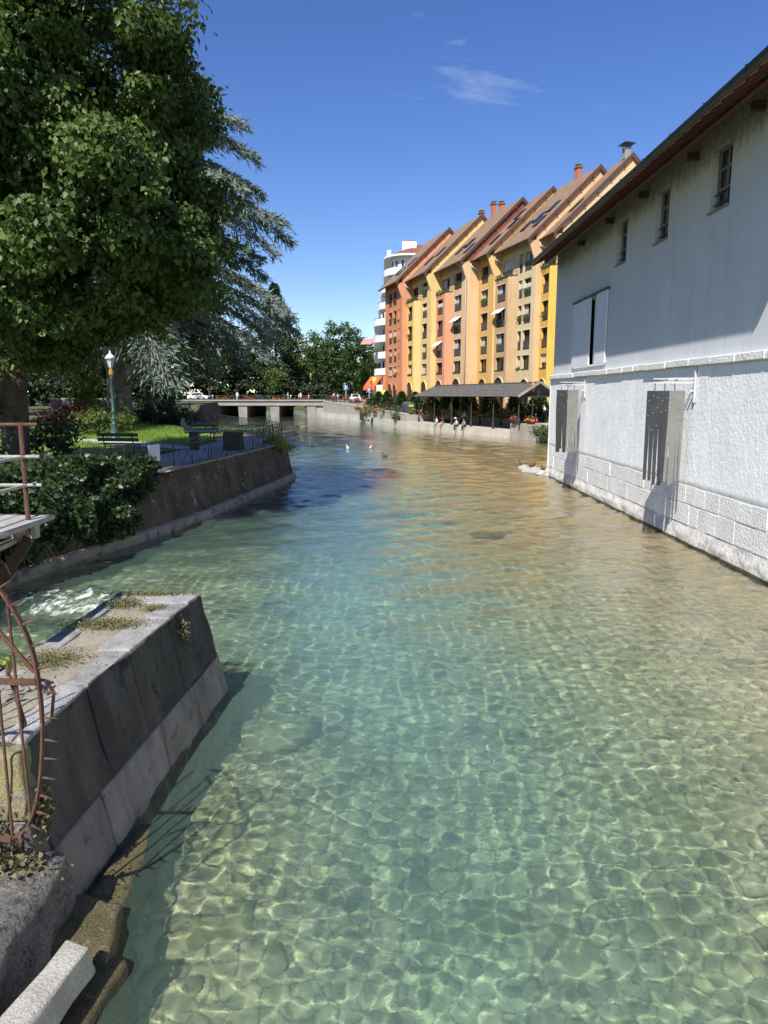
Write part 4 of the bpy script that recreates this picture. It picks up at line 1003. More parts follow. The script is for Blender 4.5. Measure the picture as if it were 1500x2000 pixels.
# ------------------------------------------------------------------ white apartment block behind the orange house
ap = thing('apartment_block', 'white apartment block with rounded stacked balconies and red hip roof', 'building', (8, 141, 1.6))
def apm(mb, n, m, p=None): return mb.build(n, m, p or ap, (8, 141, 1.6))
def plan(o, x0=-1.3):
    # rounded front corner on the river side
    pts = [(22, 128 - o), (8.5, 128 - o)]
    cx_, cy_, r = 4.2, 134.0, 5.2 + o
    for a in np.linspace(-PI / 2, -PI, 9): pts.append((cx_ + (r + .2) * math.cos(a) if True else 0, cy_ + (r + .8) * math.sin(a)))
    pts += [(cx_ - r - .2, 150), (22, 150)]
    return pts[::-1]
FL = [1.6, 5.2] + [5.2 + 2.9 * k for k in range(1, 8)]
for k in range(len(FL)):
    z = FL[k]; top = k == len(FL) - 1
    h = 2.9 if k else 3.6
    inset = -.1 if k < 6 else -.9 - .5 * (k - 6)
    mb = MB(); mb.prism(plan(inset - .5), z, z + h); wo = apm(mb, 'storey_wall', 'w_white')
    P = plan(inset + .75)
    if k >= 1:
        mb = MB(); mb.prism(P, z - .2, z + .02); apm(mb, 'balcony_slab', 'w_white')
        Pi = plan(inset + .62); mb = MB(); n = len(P)
        for i in range(1, n - 1):
            a, b, c, d = P[i], P[i + 1] if i + 1 < n else P[0], Pi[i + 1] if i + 1 < n else Pi[0], Pi[i]
            if i in (n - 1,): continue
            mb.hexa([(a[0], a[1], z + .03), (b[0], b[1], z + .03), (c[0], c[1], z + .03), (d[0], d[1], z + .03)], [(a[0], a[1], z + .95), (b[0], b[1], z + .95), (c[0], c[1], z + .95), (d[0], d[1], z + .95)])
        bo = apm(mb, 'balcony_parapet', 'w_white')
        mb = MB()
        for i in range(1, n - 1): mb.bar((P[i][0], P[i][1], z + 1.05), (P[i + 1][0], P[i + 1][1], z + 1.05), .06)
        apm(mb, 'parapet_rail', 'rail_metal', bo)
    # dark windows round the curved front
    Pw = plan(inset - .5); n = len(Pw)
    for i in range(1, n - 1):
        a, b = Vector(Pw[i] + (0,)), Vector(Pw[i + 1] + (0,)); L = (b - a).length; t = (b - a).normalized(); nn = Vector((t.y, -t.x, 0))
        q = max(1, int(L / 2.6))
        for j in range(q):
            if (i + j) % 2 and L < 4: continue
            c = a + (b - a) * ((j + .5) / q); ww = min(1.3, L * .7 / q)
            f = MB(); f.box((c.x + nn.x * .02, c.y + nn.y * .02, z + 1.35), (ww + .14, .1, 2.0), math.atan2(t.y, t.x)); fo = apm(f, 'window', 'w_white')
            g = MB(); g.box((c.x + nn.x * .05, c.y + nn.y * .05, z + 1.35), (ww, .08, 1.86), math.atan2(t.y, t.x)); apm(g, 'pane', 'glass', fo)
zt = FL[-1] + 2.9
mb = MB(); P = plan(-1.2); mb.prism(P, zt + .003, zt + .3); apm(mb, 'cornice', 'w_white')
mb = MB(); P = plan(-1.5); n = len(P); rd = [(10, 138), (18, 138)]
vs = [(p[0], p[1], zt + .3) for p in P] + [(5.8, 138, zt + 3.4), (20, 138, zt + 3.4)]
mb.add(vs, [tuple(range(n))[::-1]] + [((i, i + 1, n) if i < n - 2 else (i, (i + 1) % n, n)) for i in range(n - 1)] + [(n - 1, 0, n + 1), (n - 1, n + 1, n)][:1])
mb.add([(p[0], p[1], zt + .3) for p in (P[0], P[-1])] + [(20, 138, zt + 3.4), (5.8, 138, zt + 3.4)], [(0, 1, 2), (1, 3, 2)])
apm(mb, 'roof', 'roof_red')
mb = MB(); mb.box((4.6, 135.5, zt + 1.7), (2.6, 1.2, 3.4)); c_ = apm(mb, 'chimney', 'w_white')
for dx in (-.9, -.3, .3, .9):
    mb = MB(); mb.tube([(4.6 + dx, 135.5, zt + 3.35), (4.6 + dx, 135.5, zt + 3.75)], .18, 8); apm(mb, 'chimney_pot', 'brick_red', c_)
mb = MB(); mb.box((12.4, 137.5, zt + 3.3), (3.4, 1.4, 1.3)); apm(mb, 'chimney', 'w_white')
mb = MB(); mb.box((.9, 132.6, zt + .7), (.7, .6, 1.4)); apm(mb, 'chimney', 'w_white')
# orange shop awnings and ground floor of the block
for (x, y, w, rz) in ((-1.4, 127.8, 3.2, -.9), (2.0, 126.3, 4.2, -.1)):
    c_, s_ = math.cos(rz), math.sin(rz)
    def loc(a, b, z): return (x + a * c_ - b * s_, y + a * s_ + b * c_, z)
    mb = MB(); mb.hexa([loc(-w / 2, -1.6, 5.6), loc(w / 2, -1.6, 5.6), loc(w / 2, 0, 7.4), loc(-w / 2, 0, 7.4)], [loc(-w / 2, -1.6, 5.75), loc(w / 2, -1.6, 5.75), loc(w / 2, 0, 7.55), loc(-w / 2, 0, 7.55)]); mb.hexa([loc(-w / 2, -1.63, 5.2), loc(w / 2, -1.63, 5.2), loc(w / 2, -1.58, 5.2), loc(-w / 2, -1.58, 5.2)], [loc(-w / 2, -1.63, 5.62), loc(w / 2, -1.63, 5.62), loc(w / 2, -1.58, 5.62), loc(-w / 2, -1.58, 5.62)])
    apm(mb, 'shop_awning', 'awning_orange')
mb = MB(); mb.hexa([(-4.2, 129.6, 13.2), (-2.2, 128.4, 13.2), (-1.6, 129.4, 14.2), (-3.6, 130.6, 14.2)], [(-4.2, 129.6, 13.28), (-2.2, 128.4, 13.28), (-1.6, 129.4, 14.28), (-3.6, 130.6, 14.28)]); apm(mb, 'balcony_awning', 'cl_pink')
mb = MB(); mb.box((1.5, 127.2, 3.3), (7, .2, 3.2)); apm(mb, 'shop_front', 'glass')

# ------------------------------------------------------------------ slate shelter on the lower quay
shd = thing('riverside_shelter', 'open shelter with grey slate gable roof on slim dark posts by the quay', 'shelter', (9, 80, LEDGE))
def sm_(mb, n, m, p=None): return mb.build(n, m, p or shd, (9, 80, LEDGE))
f0 = Vector((3.8, 95.2, 0)); f1 = Vector((12.75, 68.6, 0))     # front eave line, far to near
sd = (f1 - f0).normalized(); sn = Vector((-sd.y, sd.x, 0))       # sn points inland
SL = (f1 - f0).length
def sp(a, b, z): p = f0 + sd * a + sn * b; return (p.x, p.y, z)
SW, EVZ, RGZ = 4.8, 4.12, 5.45
courses = 9
for side in (0, 1):
    for k in range(courses):
        b0, b1 = k / courses, (k + 1) / courses
        def rowp(f, dz): 
            b = SW / 2 * f if side == 0 else SW - SW / 2 * f
            return b, EVZ + (RGZ - EVZ) * f + dz
        (ba, za), (bb, zb) = rowp(b0, .05), rowp(b1, .02)
        hip = 1.6 * (b0 if True else 0)
        mb = MB()
        A0, A1 = 1.9 * b0, 1.9 * b1     # hipped far end
        lo = [sp(A0, ba, za - .05), sp(SL, ba, za - .05), sp(SL, bb, zb - .05), sp(A1, bb, zb - .05)]
        up = [(p[0], p[1], p[2] + .05) for p in lo]
        mb.hexa(lo, up) if side == 0 else mb.hexa(lo[::-1], up[::-1])
        sm_(mb, 'slate_course', 'slate')
mb = MB(); mb.add([sp(0, 0, EVZ), sp(0, SW, EVZ), sp(1.9, SW / 2, RGZ)], [(0, 2, 1)]); sm_(mb, 'hip_end', 'slate')
mb = MB(); mb.bar(sp(1.9, SW / 2, RGZ + .07), sp(SL, SW / 2, RGZ + .07), .25, .08); sm_(mb, 'ridge_cap', 'slate')
for s_ in (0, 1):
    mb = MB(); b = 0 if s_ == 0 else SW
    mb.bar(sp(SL + .04, b, EVZ), sp(SL + .04, SW / 2, RGZ + .06), .07, .22); sm_(mb, 'barge_board', 'concrete')
mb = MB(); mb.bar(sp(SL - .3, .2, EVZ + .02), sp(SL - .3, SW - .2, EVZ + .02), .12, .16); mb2 = MB(); mb2.bar(sp(SL - .3, SW / 2, EVZ), sp(SL - .3, SW / 2, RGZ), .12); sm_(mb, 'tie_beam', 'post_dark'); sm_(mb2, 'king_post', 'post_dark')
for b in (.55, SW - .55):
    mb = MB(); mb.bar(sp(.6, b, EVZ + .05), sp(SL - .2, b, EVZ + .05), .14, .18); sm_(mb, 'wall_plate', 'post_dark')
na_ = 6
for k in range(na_):
    a = .9 + (SL - 1.6) * k / (na_ - 1)
    for b in (.55, SW - .55):
        p = sp(a, b, 0); mb = MB()
        zb_ = LEDGE - .01 if (k < na_ - 1) else 1.4
        mb.lathe([(.13, 0), (.13, .5), (.085, .6), (.07, EVZ - zb_ - .5), (.12, EVZ - zb_ - .42), (.07, EVZ - zb_ - .35), (.09, EVZ - zb_)], (p[0], p[1], zb_), 8); sm_(mb, 'post', 'post_dark')
        mb = MB(); mb.bar(sp(a - .6, b, EVZ), sp(a, b, EVZ - .55), .06); mb.bar(sp(a + .6, b, EVZ), sp(a, b, EVZ - .55), .06); sm_(mb, 'brace', 'post_dark')

# ------------------------------------------------------------------ stone pier in the foreground
pier = thing('stone_pier', 'dark stone cutwater pier with pale lower course in the clear water', 'pier', (-3.2, 7.6, 0))
def pm(mb, n, m, p=None, smooth=False): return mb.build(n, m, p or pier, (-3.2, 7.6, 0), smooth)
PZ = 1.5
def rb(y, z):     # right face of the pier at height z
    base = np.interp(y, [5.19, 9.68], [-2.59, -2.26]); top = np.interp(y, [5.74, 9.49], [-2.86, -2.55])
    return base + (top - base) * (z / PZ)
def lf(y, z):
    return np.interp(y, [5.2, 9.9], [-4.12, -3.98]) + .28 * (z / PZ)
def ye(z): return 9.72 - .2 * (z / PZ)      # nose face
def rough_hexa(lo, up, bev, amp, name, mat, cuts=4):
    mb = MB(); mb.hexa(lo, up); o = pm(mb, name, mat)
    bm = bmesh.new(); bm.from_mesh(o.data)
    bmesh.ops.bevel(bm, geom=list(bm.edges), offset=bev, segments=2, affect='EDGES', profile=.6)
    bmesh.ops.subdivide_edges(bm, edges=[e for e in bm.edges if e.calc_length() > .15], cuts=cuts, use_grid_fill=True)
    bm.normal_update()
    for v in bm.verts:
        p = v.co * 1.0 + Vector((rnd.random() * 0, 3.1, 1.7))
        v.co += v.normal * amp * (mnoise.noise(p * 3.5) + .6 * mnoise.noise(p * 9) + .35 * mnoise.noise(p * 22))
    bm.to_mesh(o.data); bm.free()
    o.data.polygons.foreach_set('use_smooth', np.ones(len(o.data.polygons), bool))
    return o
def vv(*p): return Vector(p)
joints = [5.25, 6.35, 7.25, 8.35, 9.0]
def stones(z0, z1, js, proud, dep, mat, name, bev=.02):
    J = js + [None]
    for i in range(len(js)):
        y0 = js[i]; last = i == len(js) - 1
        def P(y, z, d): return vv(rb(y, z) + proud - d, y, z)
        g = .008
        ya = y0 + g
        yb0 = (ye(z0) if last else js[i + 1] - g); yb1 = (ye(z1) if last else js[i + 1] - g)
        if last: yb0 += proud; yb1 += proud
        lo = [P(ya, z0, 0), P(yb0, z0, 0), P(yb0, z0, dep), P(ya, z0, dep)]; up = [P(ya, z1, 0), P(yb1, z1, 0), P(yb1, z1, dep), P(ya, z1, dep)]
        rough_hexa(lo, up, bev, .022, name, mat, 6)
stones(.56, PZ - .02, joints, 0, .32, 'pier_dark', 'face_stone')
stones(-1.2, .55, [5.2, 6.1, 7.5, 8.6], .010, .4, 'pier_pale', 'base_stone')
# left side and nose stones
for y0, y1 in ((5.3, 6.6), (6.61, 7.9), (7.91, 9.1)):
    lo = [vv(lf(y0, -1.2), y0, -1.2), vv(lf(y0, -1.2) + .5, y0, -1.2), vv(lf(y1, -1.2) + .5, y1, -1.2), vv(lf(y1, -1.2), y1, -1.2)]
    up = [vv(lf(y0, PZ), y0, PZ + .005), vv(lf(y0, PZ) + .26, y0, PZ + .005), vv(lf(y1, PZ) + .26, y1, PZ + .005), vv(lf(y1, PZ), y1, PZ + .005)]
    rough_hexa(lo, up, .02, .012, 'face_stone', 'pier_top')
lo = [vv(-3.95, 9.1, -1.2), vv(-2.62, 9.12, -1.2), vv(-2.56, ye(-1.2), -1.2), vv(-3.93, 9.86, -1.2)]
up = [vv(-3.7, 9.05, PZ + .002), vv(-2.8, 9.06, PZ + .002), vv(-2.78, ye(PZ) - .01, PZ + .002), vv(-3.7, 9.62, PZ + .002)]
rough_hexa(lo, up, .02, .012, 'nose_stone', 'pier_top')
# core and the mortar infill on top
mb = MB(); mb.hexa([(-3.75, 5.3, -1.3), (-2.75, 5.3, -1.3), (-2.65, 9.3, -1.3), (-3.75, 9.4, -1.3)], [(-3.7, 5.35, PZ - .06), (-3.1, 5.35, PZ - .06), (-2.9, 9.15, PZ - .06), (-3.7, 9.2, PZ - .06)]); pm(mb, 'core', 'pier_infill')
gx, gy = np.meshgrid(np.linspace(-3.72, -2.86, 36), np.linspace(5.35, 9.2, 120))
Q = np.stack([gx.ravel(), gy.ravel(), 0 * gx.ravel()], 1)
gz = PZ - .005 + (.018 * fbm(Q, 2.5, 51) + .01 * fbm(Q, 8, 52) + .006 * fbm(Q, 20, 53)).reshape(gx.shape)
o = gridmesh('top_infill', gx, gy, gz, 'pier_infill'); local(o, pier)
# coping slabs over the stone edges: uneven pale top
for i in range(len(joints)):
    y0 = joints[i] + .01; y1 = (joints[i + 1] - .01) if i < len(joints) - 1 else ye(PZ) - .01
    w = rnd.uniform(.22, .36)
    lo = [vv(rb(y0, PZ) + .012, y0, PZ - .03), vv(rb(y1, PZ) + .012, y1, PZ - .03), vv(rb(y1, PZ) - w, y1, PZ - .03), vv(rb(y0, PZ) - w, y0, PZ - .03)]
    rough_hexa(lo, [p + vv(0, 0, .045 + rnd.uniform(-.012, .015)) for p in lo], .016, .024, 'edge_slab', 'pier_top', 8)
for (pz0, pz1, off_) in ((-.5, .01, .016),):
    yy_ = np.linspace(5.22, 9.66, 60); zz_ = np.linspace(pz0, pz1, 6); YA, ZA = np.meshgrid(yy_, zz_)
    XA = np.array([[rb(y, z) + off_ for y in yy_] for z in zz_]) + .012 * fbm(np.stack([YA.ravel(), ZA.ravel(), 0 * YA.ravel()], 1), 4, 88).reshape(YA.shape)
    ZA = ZA + (ZA > 0) * .03 * fbm(np.stack([YA.ravel(), 0 * ZA.ravel(), 0 * YA.ravel()], 1), 3, 89).reshape(YA.shape)
    local(gridmesh('algae_line', XA, YA, ZA, 'algae_line'), pier)
# near end of the pier: lichen stones and rough rock
rough_hexa([vv(-3.35, 5.02, .95), vv(-2.72, 5.02, .95), vv(-2.76, 5.3, .95), vv(-3.35, 5.3, .95)], [vv(-3.35, 5.1, 1.46), vv(-2.84, 5.1, 1.46), vv(-2.85, 5.32, 1.46), vv(-3.35, 5.32, 1.46)], .03, .03, 'end_stone', 'lichen_stone')
rough_hexa([vv(-3.4, 4.95, .3), vv(-2.62, 4.95, .3), vv(-2.68, 5.3, .3), vv(-3.4, 5.3, .3)], [vv(-3.4, 5.0, .93), vv(-2.74, 5.0, .93), vv(-2.76, 5.3, .93), vv(-3.4, 5.3, .93)], .04, .05, 'end_stone', 'rough_rock')
rough_hexa([vv(-4.1, 4.7, .3), vv(-3.42, 4.8, .3), vv(-3.4, 5.3, .3), vv(-4.1, 5.3, .3)], [vv(-4.1, 4.9, 1.25), vv(-3.44, 4.9, 1.1), vv(-3.4, 5.3, 1.3), vv(-4.1, 5.3, 1.35)], .06, .07, 'end_stone', 'rough_rock')
for (n_, x, y, z, r_) in ((1500, -3.1, 4.95, .62, .26), (900, -2.75, 4.95, .5, .16), (260, -2.62, 5.3, .95, .1), (200, -2.52, 8.75, 1.25, .08)):
    P = np.stack([rng.normal(x, r_ * .7, n_), rng.normal(y - .06, .06, n_), z + rng.normal(0, r_ * .9, n_)], 1)
    if x > -2.7: P[:, 0] = np.array([rb(b, c) for b, c in zip(P[:, 1], P[:, 2])]) + np.abs(rng.normal(.0, .03, n_))
    kst(leaves('wall_plants', P, .045, 'leaf_dry', None, .2, .8), pier)
for (n_, x, y, sx, sy) in ((1500, -3.4, 8.95, .13, .1), (2200, -3.3, 8.1, .22, .10), (1600, -3.45, 6.95, .2, .13), (500, -2.92, 8.75, .09, .05), (1200, -3.2, 9.42, .28, .035)):
    P = np.stack([rng.normal(x, sx, n_), rng.normal(y, sy, n_), PZ + .01 + np.abs(rng.normal(0, .025, n_))], 1)
    kst(leaves('stonecrop', P, .022, 'leaf_border', None, -.4, .8), pier)
# mossy ledge at the water beside the pier
led = thing('mossy_ledge', 'olive moss covered stone ledge at the waterline below the dark pier', 'ledge', (-2.2, 5, 0))
def slab(t, lo, up, bev, amp, name, mat, cuts=5):
    o = rough_hexa(lo, up, bev, amp, name, mat, cuts); o.parent = t
    for v in o.data.vertices: v.co += Vector((-3.2, 7.6, 0)) - Vector(t.location)
    return o
slab(led, [vv(-2.55, 5.3, -1.1), vv(-2.12, 5.2, -1.1), vv(-2.2, 6.55, -1.1), vv(-2.46, 6.5, -1.1)], [vv(-2.5, 5.3, .07), vv(-2.16, 5.2, .05), vv(-2.26, 6.5, -.02), vv(-2.42, 6.5, .0)], .05, .03, 'ledge_stone', 'moss_stone')
slab(led, [vv(-2.9, 2.6, -1.1), vv(-2.1, 2.6, -1.1), vv(-1.82, 4.7, -1.1), vv(-2.45, 4.75, -1.1)], [vv(-2.9, 2.6, .12), vv(-2.2, 2.6, .1), vv(-1.9, 4.65, .1), vv(-2.45, 4.7, .12)], .06, .035, 'ledge_stone', 'moss_stone')
slab(led, [vv(-2.6, 4.62, -1.1), vv(-1.85, 4.55, -1.1), vv(-2.0, 5.24, -1.1), vv(-2.6, 5.28, -1.1)], [vv(-2.6, 4.62, .2), vv(-2.02, 4.58, .15), vv(-2.14, 5.2, .13), vv(-2.6, 5.26, .18)], .04, .03, 'ledge_stone', 'moss_stone')
# rough masonry foot and the pale stone beam
but = thing('rough_buttress', 'rough grey plastered masonry foot at the bottom corner under the iron guard', 'wall', (-3, 4.5, 0))
slab(but, [vv(-4.6, 2.6, -1.1), vv(-2.3, 2.6, -1.1), vv(-2.36, 5.18, -1.1), vv(-4.6, 5.22, -1.1)], [vv(-4.6, 2.6, .95), vv(-2.48, 2.6, .55), vv(-2.52, 5.16, .62), vv(-4.6, 5.2, .95)], .07, .06, 'masonry', 'rough_rock', 12)
be = thing('stone_beam', 'long whitish squared stone block lying above the mossy ledge', 'stone', (-2, 3.8, .3))
slab(be, [vv(-2.6, 2.5, .2), vv(-2.38, 2.5, .2), vv(-2.01, 4.4, .2), vv(-2.22, 4.44, .2)], [vv(-2.6, 2.5, .46), vv(-2.39, 2.5, .45), vv(-2.02, 4.36, .46), vv(-2.22, 4.42, .47)], .03, .022, 'block', 'pale_stone', 7)

# ------------------------------------------------------------------ rusty iron guard with spikes
gd = thing('iron_spike_guard', 'rusty curved iron guard bristling with spikes at the pier end', 'guard', (-2.8, 4.78, 0))
GK = 4.78 / 5.5
def gm(mb, n, m='rust', p=None):
    mb.v = [(x * GK, y - .72, 4.2 - (4.2 - z) * GK) for x, y, z in mb.v]
    return mb.build(n, m, p or gd, (-2.8, 4.78, 0))
GY = 5.5
rim = [(-3.55, 3.02), (-3.33, 2.93), (-3.12, 2.74), (-2.97, 2.5), (-2.86, 2.2), (-2.82, 1.87), (-2.82, 1.5), (-2.85, 1.2), (-2.90, .92), (-2.98, .68), (-3.08, .54), (-3.2, .49)]
def rimp(t):
    n = len(rim) - 1; s = t * n; i = min(int(s), n - 1); f = s - i
    p0 = rim[max(i - 1, 0)]; p1 = rim[i]; p2 = rim[i + 1]; p3 = rim[min(i + 2, n)]
    q = []
    for k in (0, 1):
        q.append(.5 * (2 * p1[k] + (-p0[k] + p2[k]) * f + (2 * p0[k] - 5 * p1[k] + 4 * p2[k] - p3[k]) * f * f + (-p0[k] + 3 * p1[k] - 3 * p2[k] + p3[k]) * f ** 3))
    return Vector((q[0], GY, q[1]))
mb = MB(); RP = [rimp(i / 60) for i in range(61)]
for i in range(60):
    a, b = RP[i], RP[i + 1]; t = (b - a).normalized(); nn = Vector((t.z, 0, -t.x)) * .009
    e = Vector((0, .022, 0))
    if i == 0: ring0 = [a - nn - e, a + nn - e, a + nn + e, a - nn + e]; mb.add(ring0, [])
    base = len(mb.v) - 4; ring = [b - nn - e, b + nn - e, b + nn + e, b - nn + e]; mb.add(ring, [])
    for q in range(4): mb.f.append((base + q, base + (q + 1) % 4, base + 4 + (q + 1) % 4, base + 4 + q))
rimo = gm(mb, 'rim')
for k in range(18):
    t_ = .10 + .9 * k / 17; p = rimp(min(t_, 1)); d = (rimp(min(t_ + .01, 1)) - rimp(t_ - .01)).normalized(); out_ = Vector((-d.z, 0, d.x))
    if out_.x < 0 and t_ < .8: out_ = -out_
    if t_ >= .8 and out_.z > .2: out_ = -out_
    mb = MB(); L = rnd.uniform(.12, .15); o2 = (out_ + Vector((rnd.uniform(-.05, .05), rnd.uniform(-.12, .05), rnd.uniform(-.06, .06)))).normalized()
    mb.tube([p + out_ * .005, p + o2 * L * .45, p + o2 * L], [.011, .010, .001], 6); gm(mb, 'spike')
for (xa, za, xb, zb) in ((-3.16, 3.0, -3.15, .5), (-3.02, 2.62, -2.98, .70), (-3.32, 3.0, -3.30, .5), (-3.46, 3.0, -3.44, .6)):
    mb = MB(); mb.tube([(xa, GY, za), (xb, GY, zb)], .012, 8); gm(mb, 'bar')
mb = MB(); mb.bar((-3.8, GY - .02, 1.93), (-2.83, GY - .02, 1.9), .022, .05); gm(mb, 'cross_bar')
mb = MB(); mb.bar((-3.8, GY - .02, .56), (-3.15, GY - .02, .5), .022, .045); gm(mb, 'cross_bar')
mb = MB(); mb.bar((-3.5, GY, 2.85), (-2.85, GY, 1.98), .02, .03); gm(mb, 'brace')
mb = MB(); mb.tube([(-2.80, GY + .1, 1.5), (-2.76, GY + .1, 1.75), (-2.79, GY + .05, 1.88), (-2.86, GY, 1.92)], .014, 6); gm(mb, 'bracket')
mb = MB(); mb.bar((-3.07, GY + .03, 1.92), (-2.98, GY + .03, 1.5), .03, .02); mb.bar((-2.98, GY + .03, 1.5), (-3.1, GY + .03, 1.36), .02, .02); gm(mb, 'hook_strap')
for x in (-3.42, -3.24, -3.05):
    mb = MB(); mb.tube([(x, GY - .02, 1.95), (x, GY - .02, 2.0), (x, GY - .02, 2.09)], [.014, .02, .001], 6); gm(mb, 'finial')
# fan bars reaching back over the pier top (their shadows fall on the stone)
for k in range(5):
    mb = MB(); x = -3.75 - .16 * k; mb.tube([(x, GY, 3.0 - .04 * k), (x, GY, .8)], .012, 8); gm(mb, 'bar')
mb = MB(); mb.bar((-4.5, GY - .02, 1.94), (-3.8, GY - .02, 1.93), .022, .05); gm(mb, 'cross_bar')
pl_ = thing('potted_sprig', 'small sprig of bright yellow green leaves behind the iron guard', 'plant', (-3.3, 5.9, 1.49))
P = np.stack([rng.normal(-3.42, .1, 60), rng.normal(5.9, .08, 60), 1.95 + rng.normal(0, .12, 60)], 1); local(leaves('foliage', P, .1, 'leaf_bright', None, -.1, .5), pl_)
mb = MB(); mb.tube([(-3.4, 5.9, 1.49), (-3.42, 5.9, 2.0)], [.012, .004], 5); local(mb.build('stem', 'dry_twig'), pl_)

# ------------------------------------------------------------------ timber sluice platform
sp_ = thing('timber_platform', 'weathered plank platform with rusty handrail post over the side channel', 'platform', (-6, 7.6, 2.7))
def tm(mb, n, m, p=None): return mb.build(n, m, p or sp_, (-6, 7.6, 2.7))
x = -4.02
while x > -9.6:
    w = rnd.uniform(.19, .23); mb = MB(); e = rnd.uniform(-.06, .06)
    mb.box((x - w / 2, 7.5 + e, 2.74 + rnd.uniform(-.008, .008)), (w - .025, 2.1, .055)); o = tm(mb, 'plank', 'grey_wood'); bevel(o, .008)
    x -= w
for y in (6.7, 8.25):
    mb = MB(); mb.box((-6.7, y, 2.62), (5.2, .12, .16)); tm(mb, 'bearer', 'grey_wood')
for (px, py) in ((-4.17, 8.2), (-5.9, 8.35), (-7.6, 8.35)):
    mb = MB(); mb.tube([(px, py, 2.6), (px, py, 3.9)], .028, 10); tm(mb, 'rail_post', 'rust')
for z in (3.87, 3.5, 3.17):
    mb = MB(); mb.tube([(-9.5, 8.22, z), (-3.98, 8.2, z + .005)], .019, 8); tm(mb, 'handrail', 'rust' if z > 3.6 else 'grey_wood')
    if z < 3.8:
        mb = MB(); mb.tube([(-4.22, 6.5, z), (-4.15, 8.42, z)], .02, 8); tm(mb, 'handrail', 'grey_wood')
mb = MB(); mb.bar((-4.17, 8.2, 2.55), (-4.75, 8.2, 1.75), .09, .12); tm(mb, 'brace', 'dark_wood')
mb = MB(); mb.box((-4.85, 8.2, .7), (.16, .16, 3.7)); tm(mb, 'pile', 'dark_wood')
mb = MB(); mb.box((-6.9, 8.2, .7), (.16, .16, 3.7)); tm(mb, 'pile', 'dark_wood')
mb = MB(); mb.box((-4.3, 7.6, 2.52), (.1, 1.7, .05), .1); tm(mb, 'loose_board', 'grey_wood')

# ------------------------------------------------------------------ trees and plants
def limb(mb, p0, d, L, r0, r1, bend=.25, seg=6, n=8, r_=None):
    r_ = r_ or rnd; p = Vector(p0); d = Vector(d).normalized(); pts = [p.copy()]; rads = [r0]
    for i in range(seg):
        d = (d + Vector((r_.uniform(-bend, bend), r_.uniform(-bend, bend), r_.uniform(-bend * .5, bend * .8))) * .5).normalized()
        p = p + d * L / seg; pts.append(p.copy()); rads.append(r0 + (r1 - r0) * (i + 1) / seg)
    mb.tube(pts, rads, n); return pts, d
def crown_points(c, rad, n, p=2.3, fill=.35, seed=1, lump=.16, clump=110, cl=.9):
    """points in clumps spread through a lumpy crown, denser near its skin"""
    k = max(8, n // clump); g = np.random.default_rng(seed)
    d = unit(g.normal(size=(k, 3))); s = (np.abs(d) ** p).sum(1) ** (-1 / p)
    u = fill + (1 - fill) * g.random(k) ** .55
    u *= 1 + lump * fbm(d * 2.2, 1.6, seed + 3)
    C = np.array(c) + d * (s * u)[:, None] * np.array(rad)
    per = n // k
    P = np.repeat(C, per, 0); O = np.repeat(d, per, 0)
    j = g.normal(size=(len(P), 3)) * cl * np.array([.55, .55, .4]); P = P + j
    return P, O
def broad_tree(name, label, x, y, z0, h, r, mat='leaf_mid', n=6000, leaf=.4, bark='bark_dark', seed=1, cz=None, tr=.3, p=2.2, group=None, cl=1.0, low=.3, cat='tree', squash=1.0):
    t = thing(name, label, cat, (x, y, z0), 0, group); rr = random.Random(seed)
    zb = z0 + h * low; ch = (h * (1 - low)) / 2
    P, O = crown_points((x, y, zb + ch), (r, r * squash, ch), n, p, .3, seed, .2, 70, cl)
    local(leaves('crown', P, leaf, mat, None, .35, .7, None, .25, O), t)
    mb = MB(); top = zb + ch * .9
    pts, d = limb(mb, (x, y, z0 - .1), (0, 0, 1), top - z0, tr, tr * .35, .1, 6, 8, rr)
    for k in range(5):
        q = pts[2 + k % 4]; a = rr.uniform(0, 6.28); limb(mb, q, (math.cos(a), math.sin(a), .8), r * .75, tr * .4, tr * .08, .35, 5, 6, rr)
    local(mb.build('trunk', bark, None, (0, 0, 0), True), t)
    return t
# big broadleaf tree near the left edge
bt = thing('broadleaf_tree', 'huge broadleaf tree with drooping leaves filling the upper left', 'tree', (-12.7, 24.5, GL))
C0 = (-11.2, 22.3, 13.4); RAD = (5.9, 5.4, 8.6)
def lobed(c, rad, nl, per, r0, r1, seed, p=3.4):
    g = np.random.default_rng(seed)
    d = unit(g.normal(size=(nl, 3))); sc_ = (np.abs(d) ** p).sum(1) ** (-1 / p)
    u = np.where(g.random(nl) < .74, g.uniform(.84, 1.08, nl), g.uniform(.3, .84, nl))
    Cn = np.array(c) + d * (sc_ * u)[:, None] * (np.array(rad) - .7)
    PP = []; OO = []
    for i in range(nl):
        e = unit(g.normal(size=(per, 3)) + np.array([0, 0, .25])); rr_ = g.uniform(r0, r1) * (.45 + .55 * g.random(per) ** .45)
        rr_ *= np.clip(1 + .5 * fbm(e * 2, 2.2, seed + i), .35, 1.9)
        PP.append(Cn[i] + e * rr_[:, None] * np.array([1, 1, .62])); OO.append(e * .7 + d[i] * .5)
    return np.concatenate(PP), np.concatenate(OO)
P, O = lobed(C0, RAD, 330, 560, .5, 1.15, 71)
P2, O2 = lobed((-7.6, 21.8, 9.0), (3.0, 3.2, 3.0), 60, 520, .5, 1.05, 72); P = np.concatenate([P, P2]); O = np.concatenate([O, O2])
P3, O3 = lobed((-11.0, 21.5, 6.2), (4.6, 3.6, 1.7), 26, 420, .45, .9, 73); P = np.concatenate([P, P3]); O = np.concatenate([O, O3])
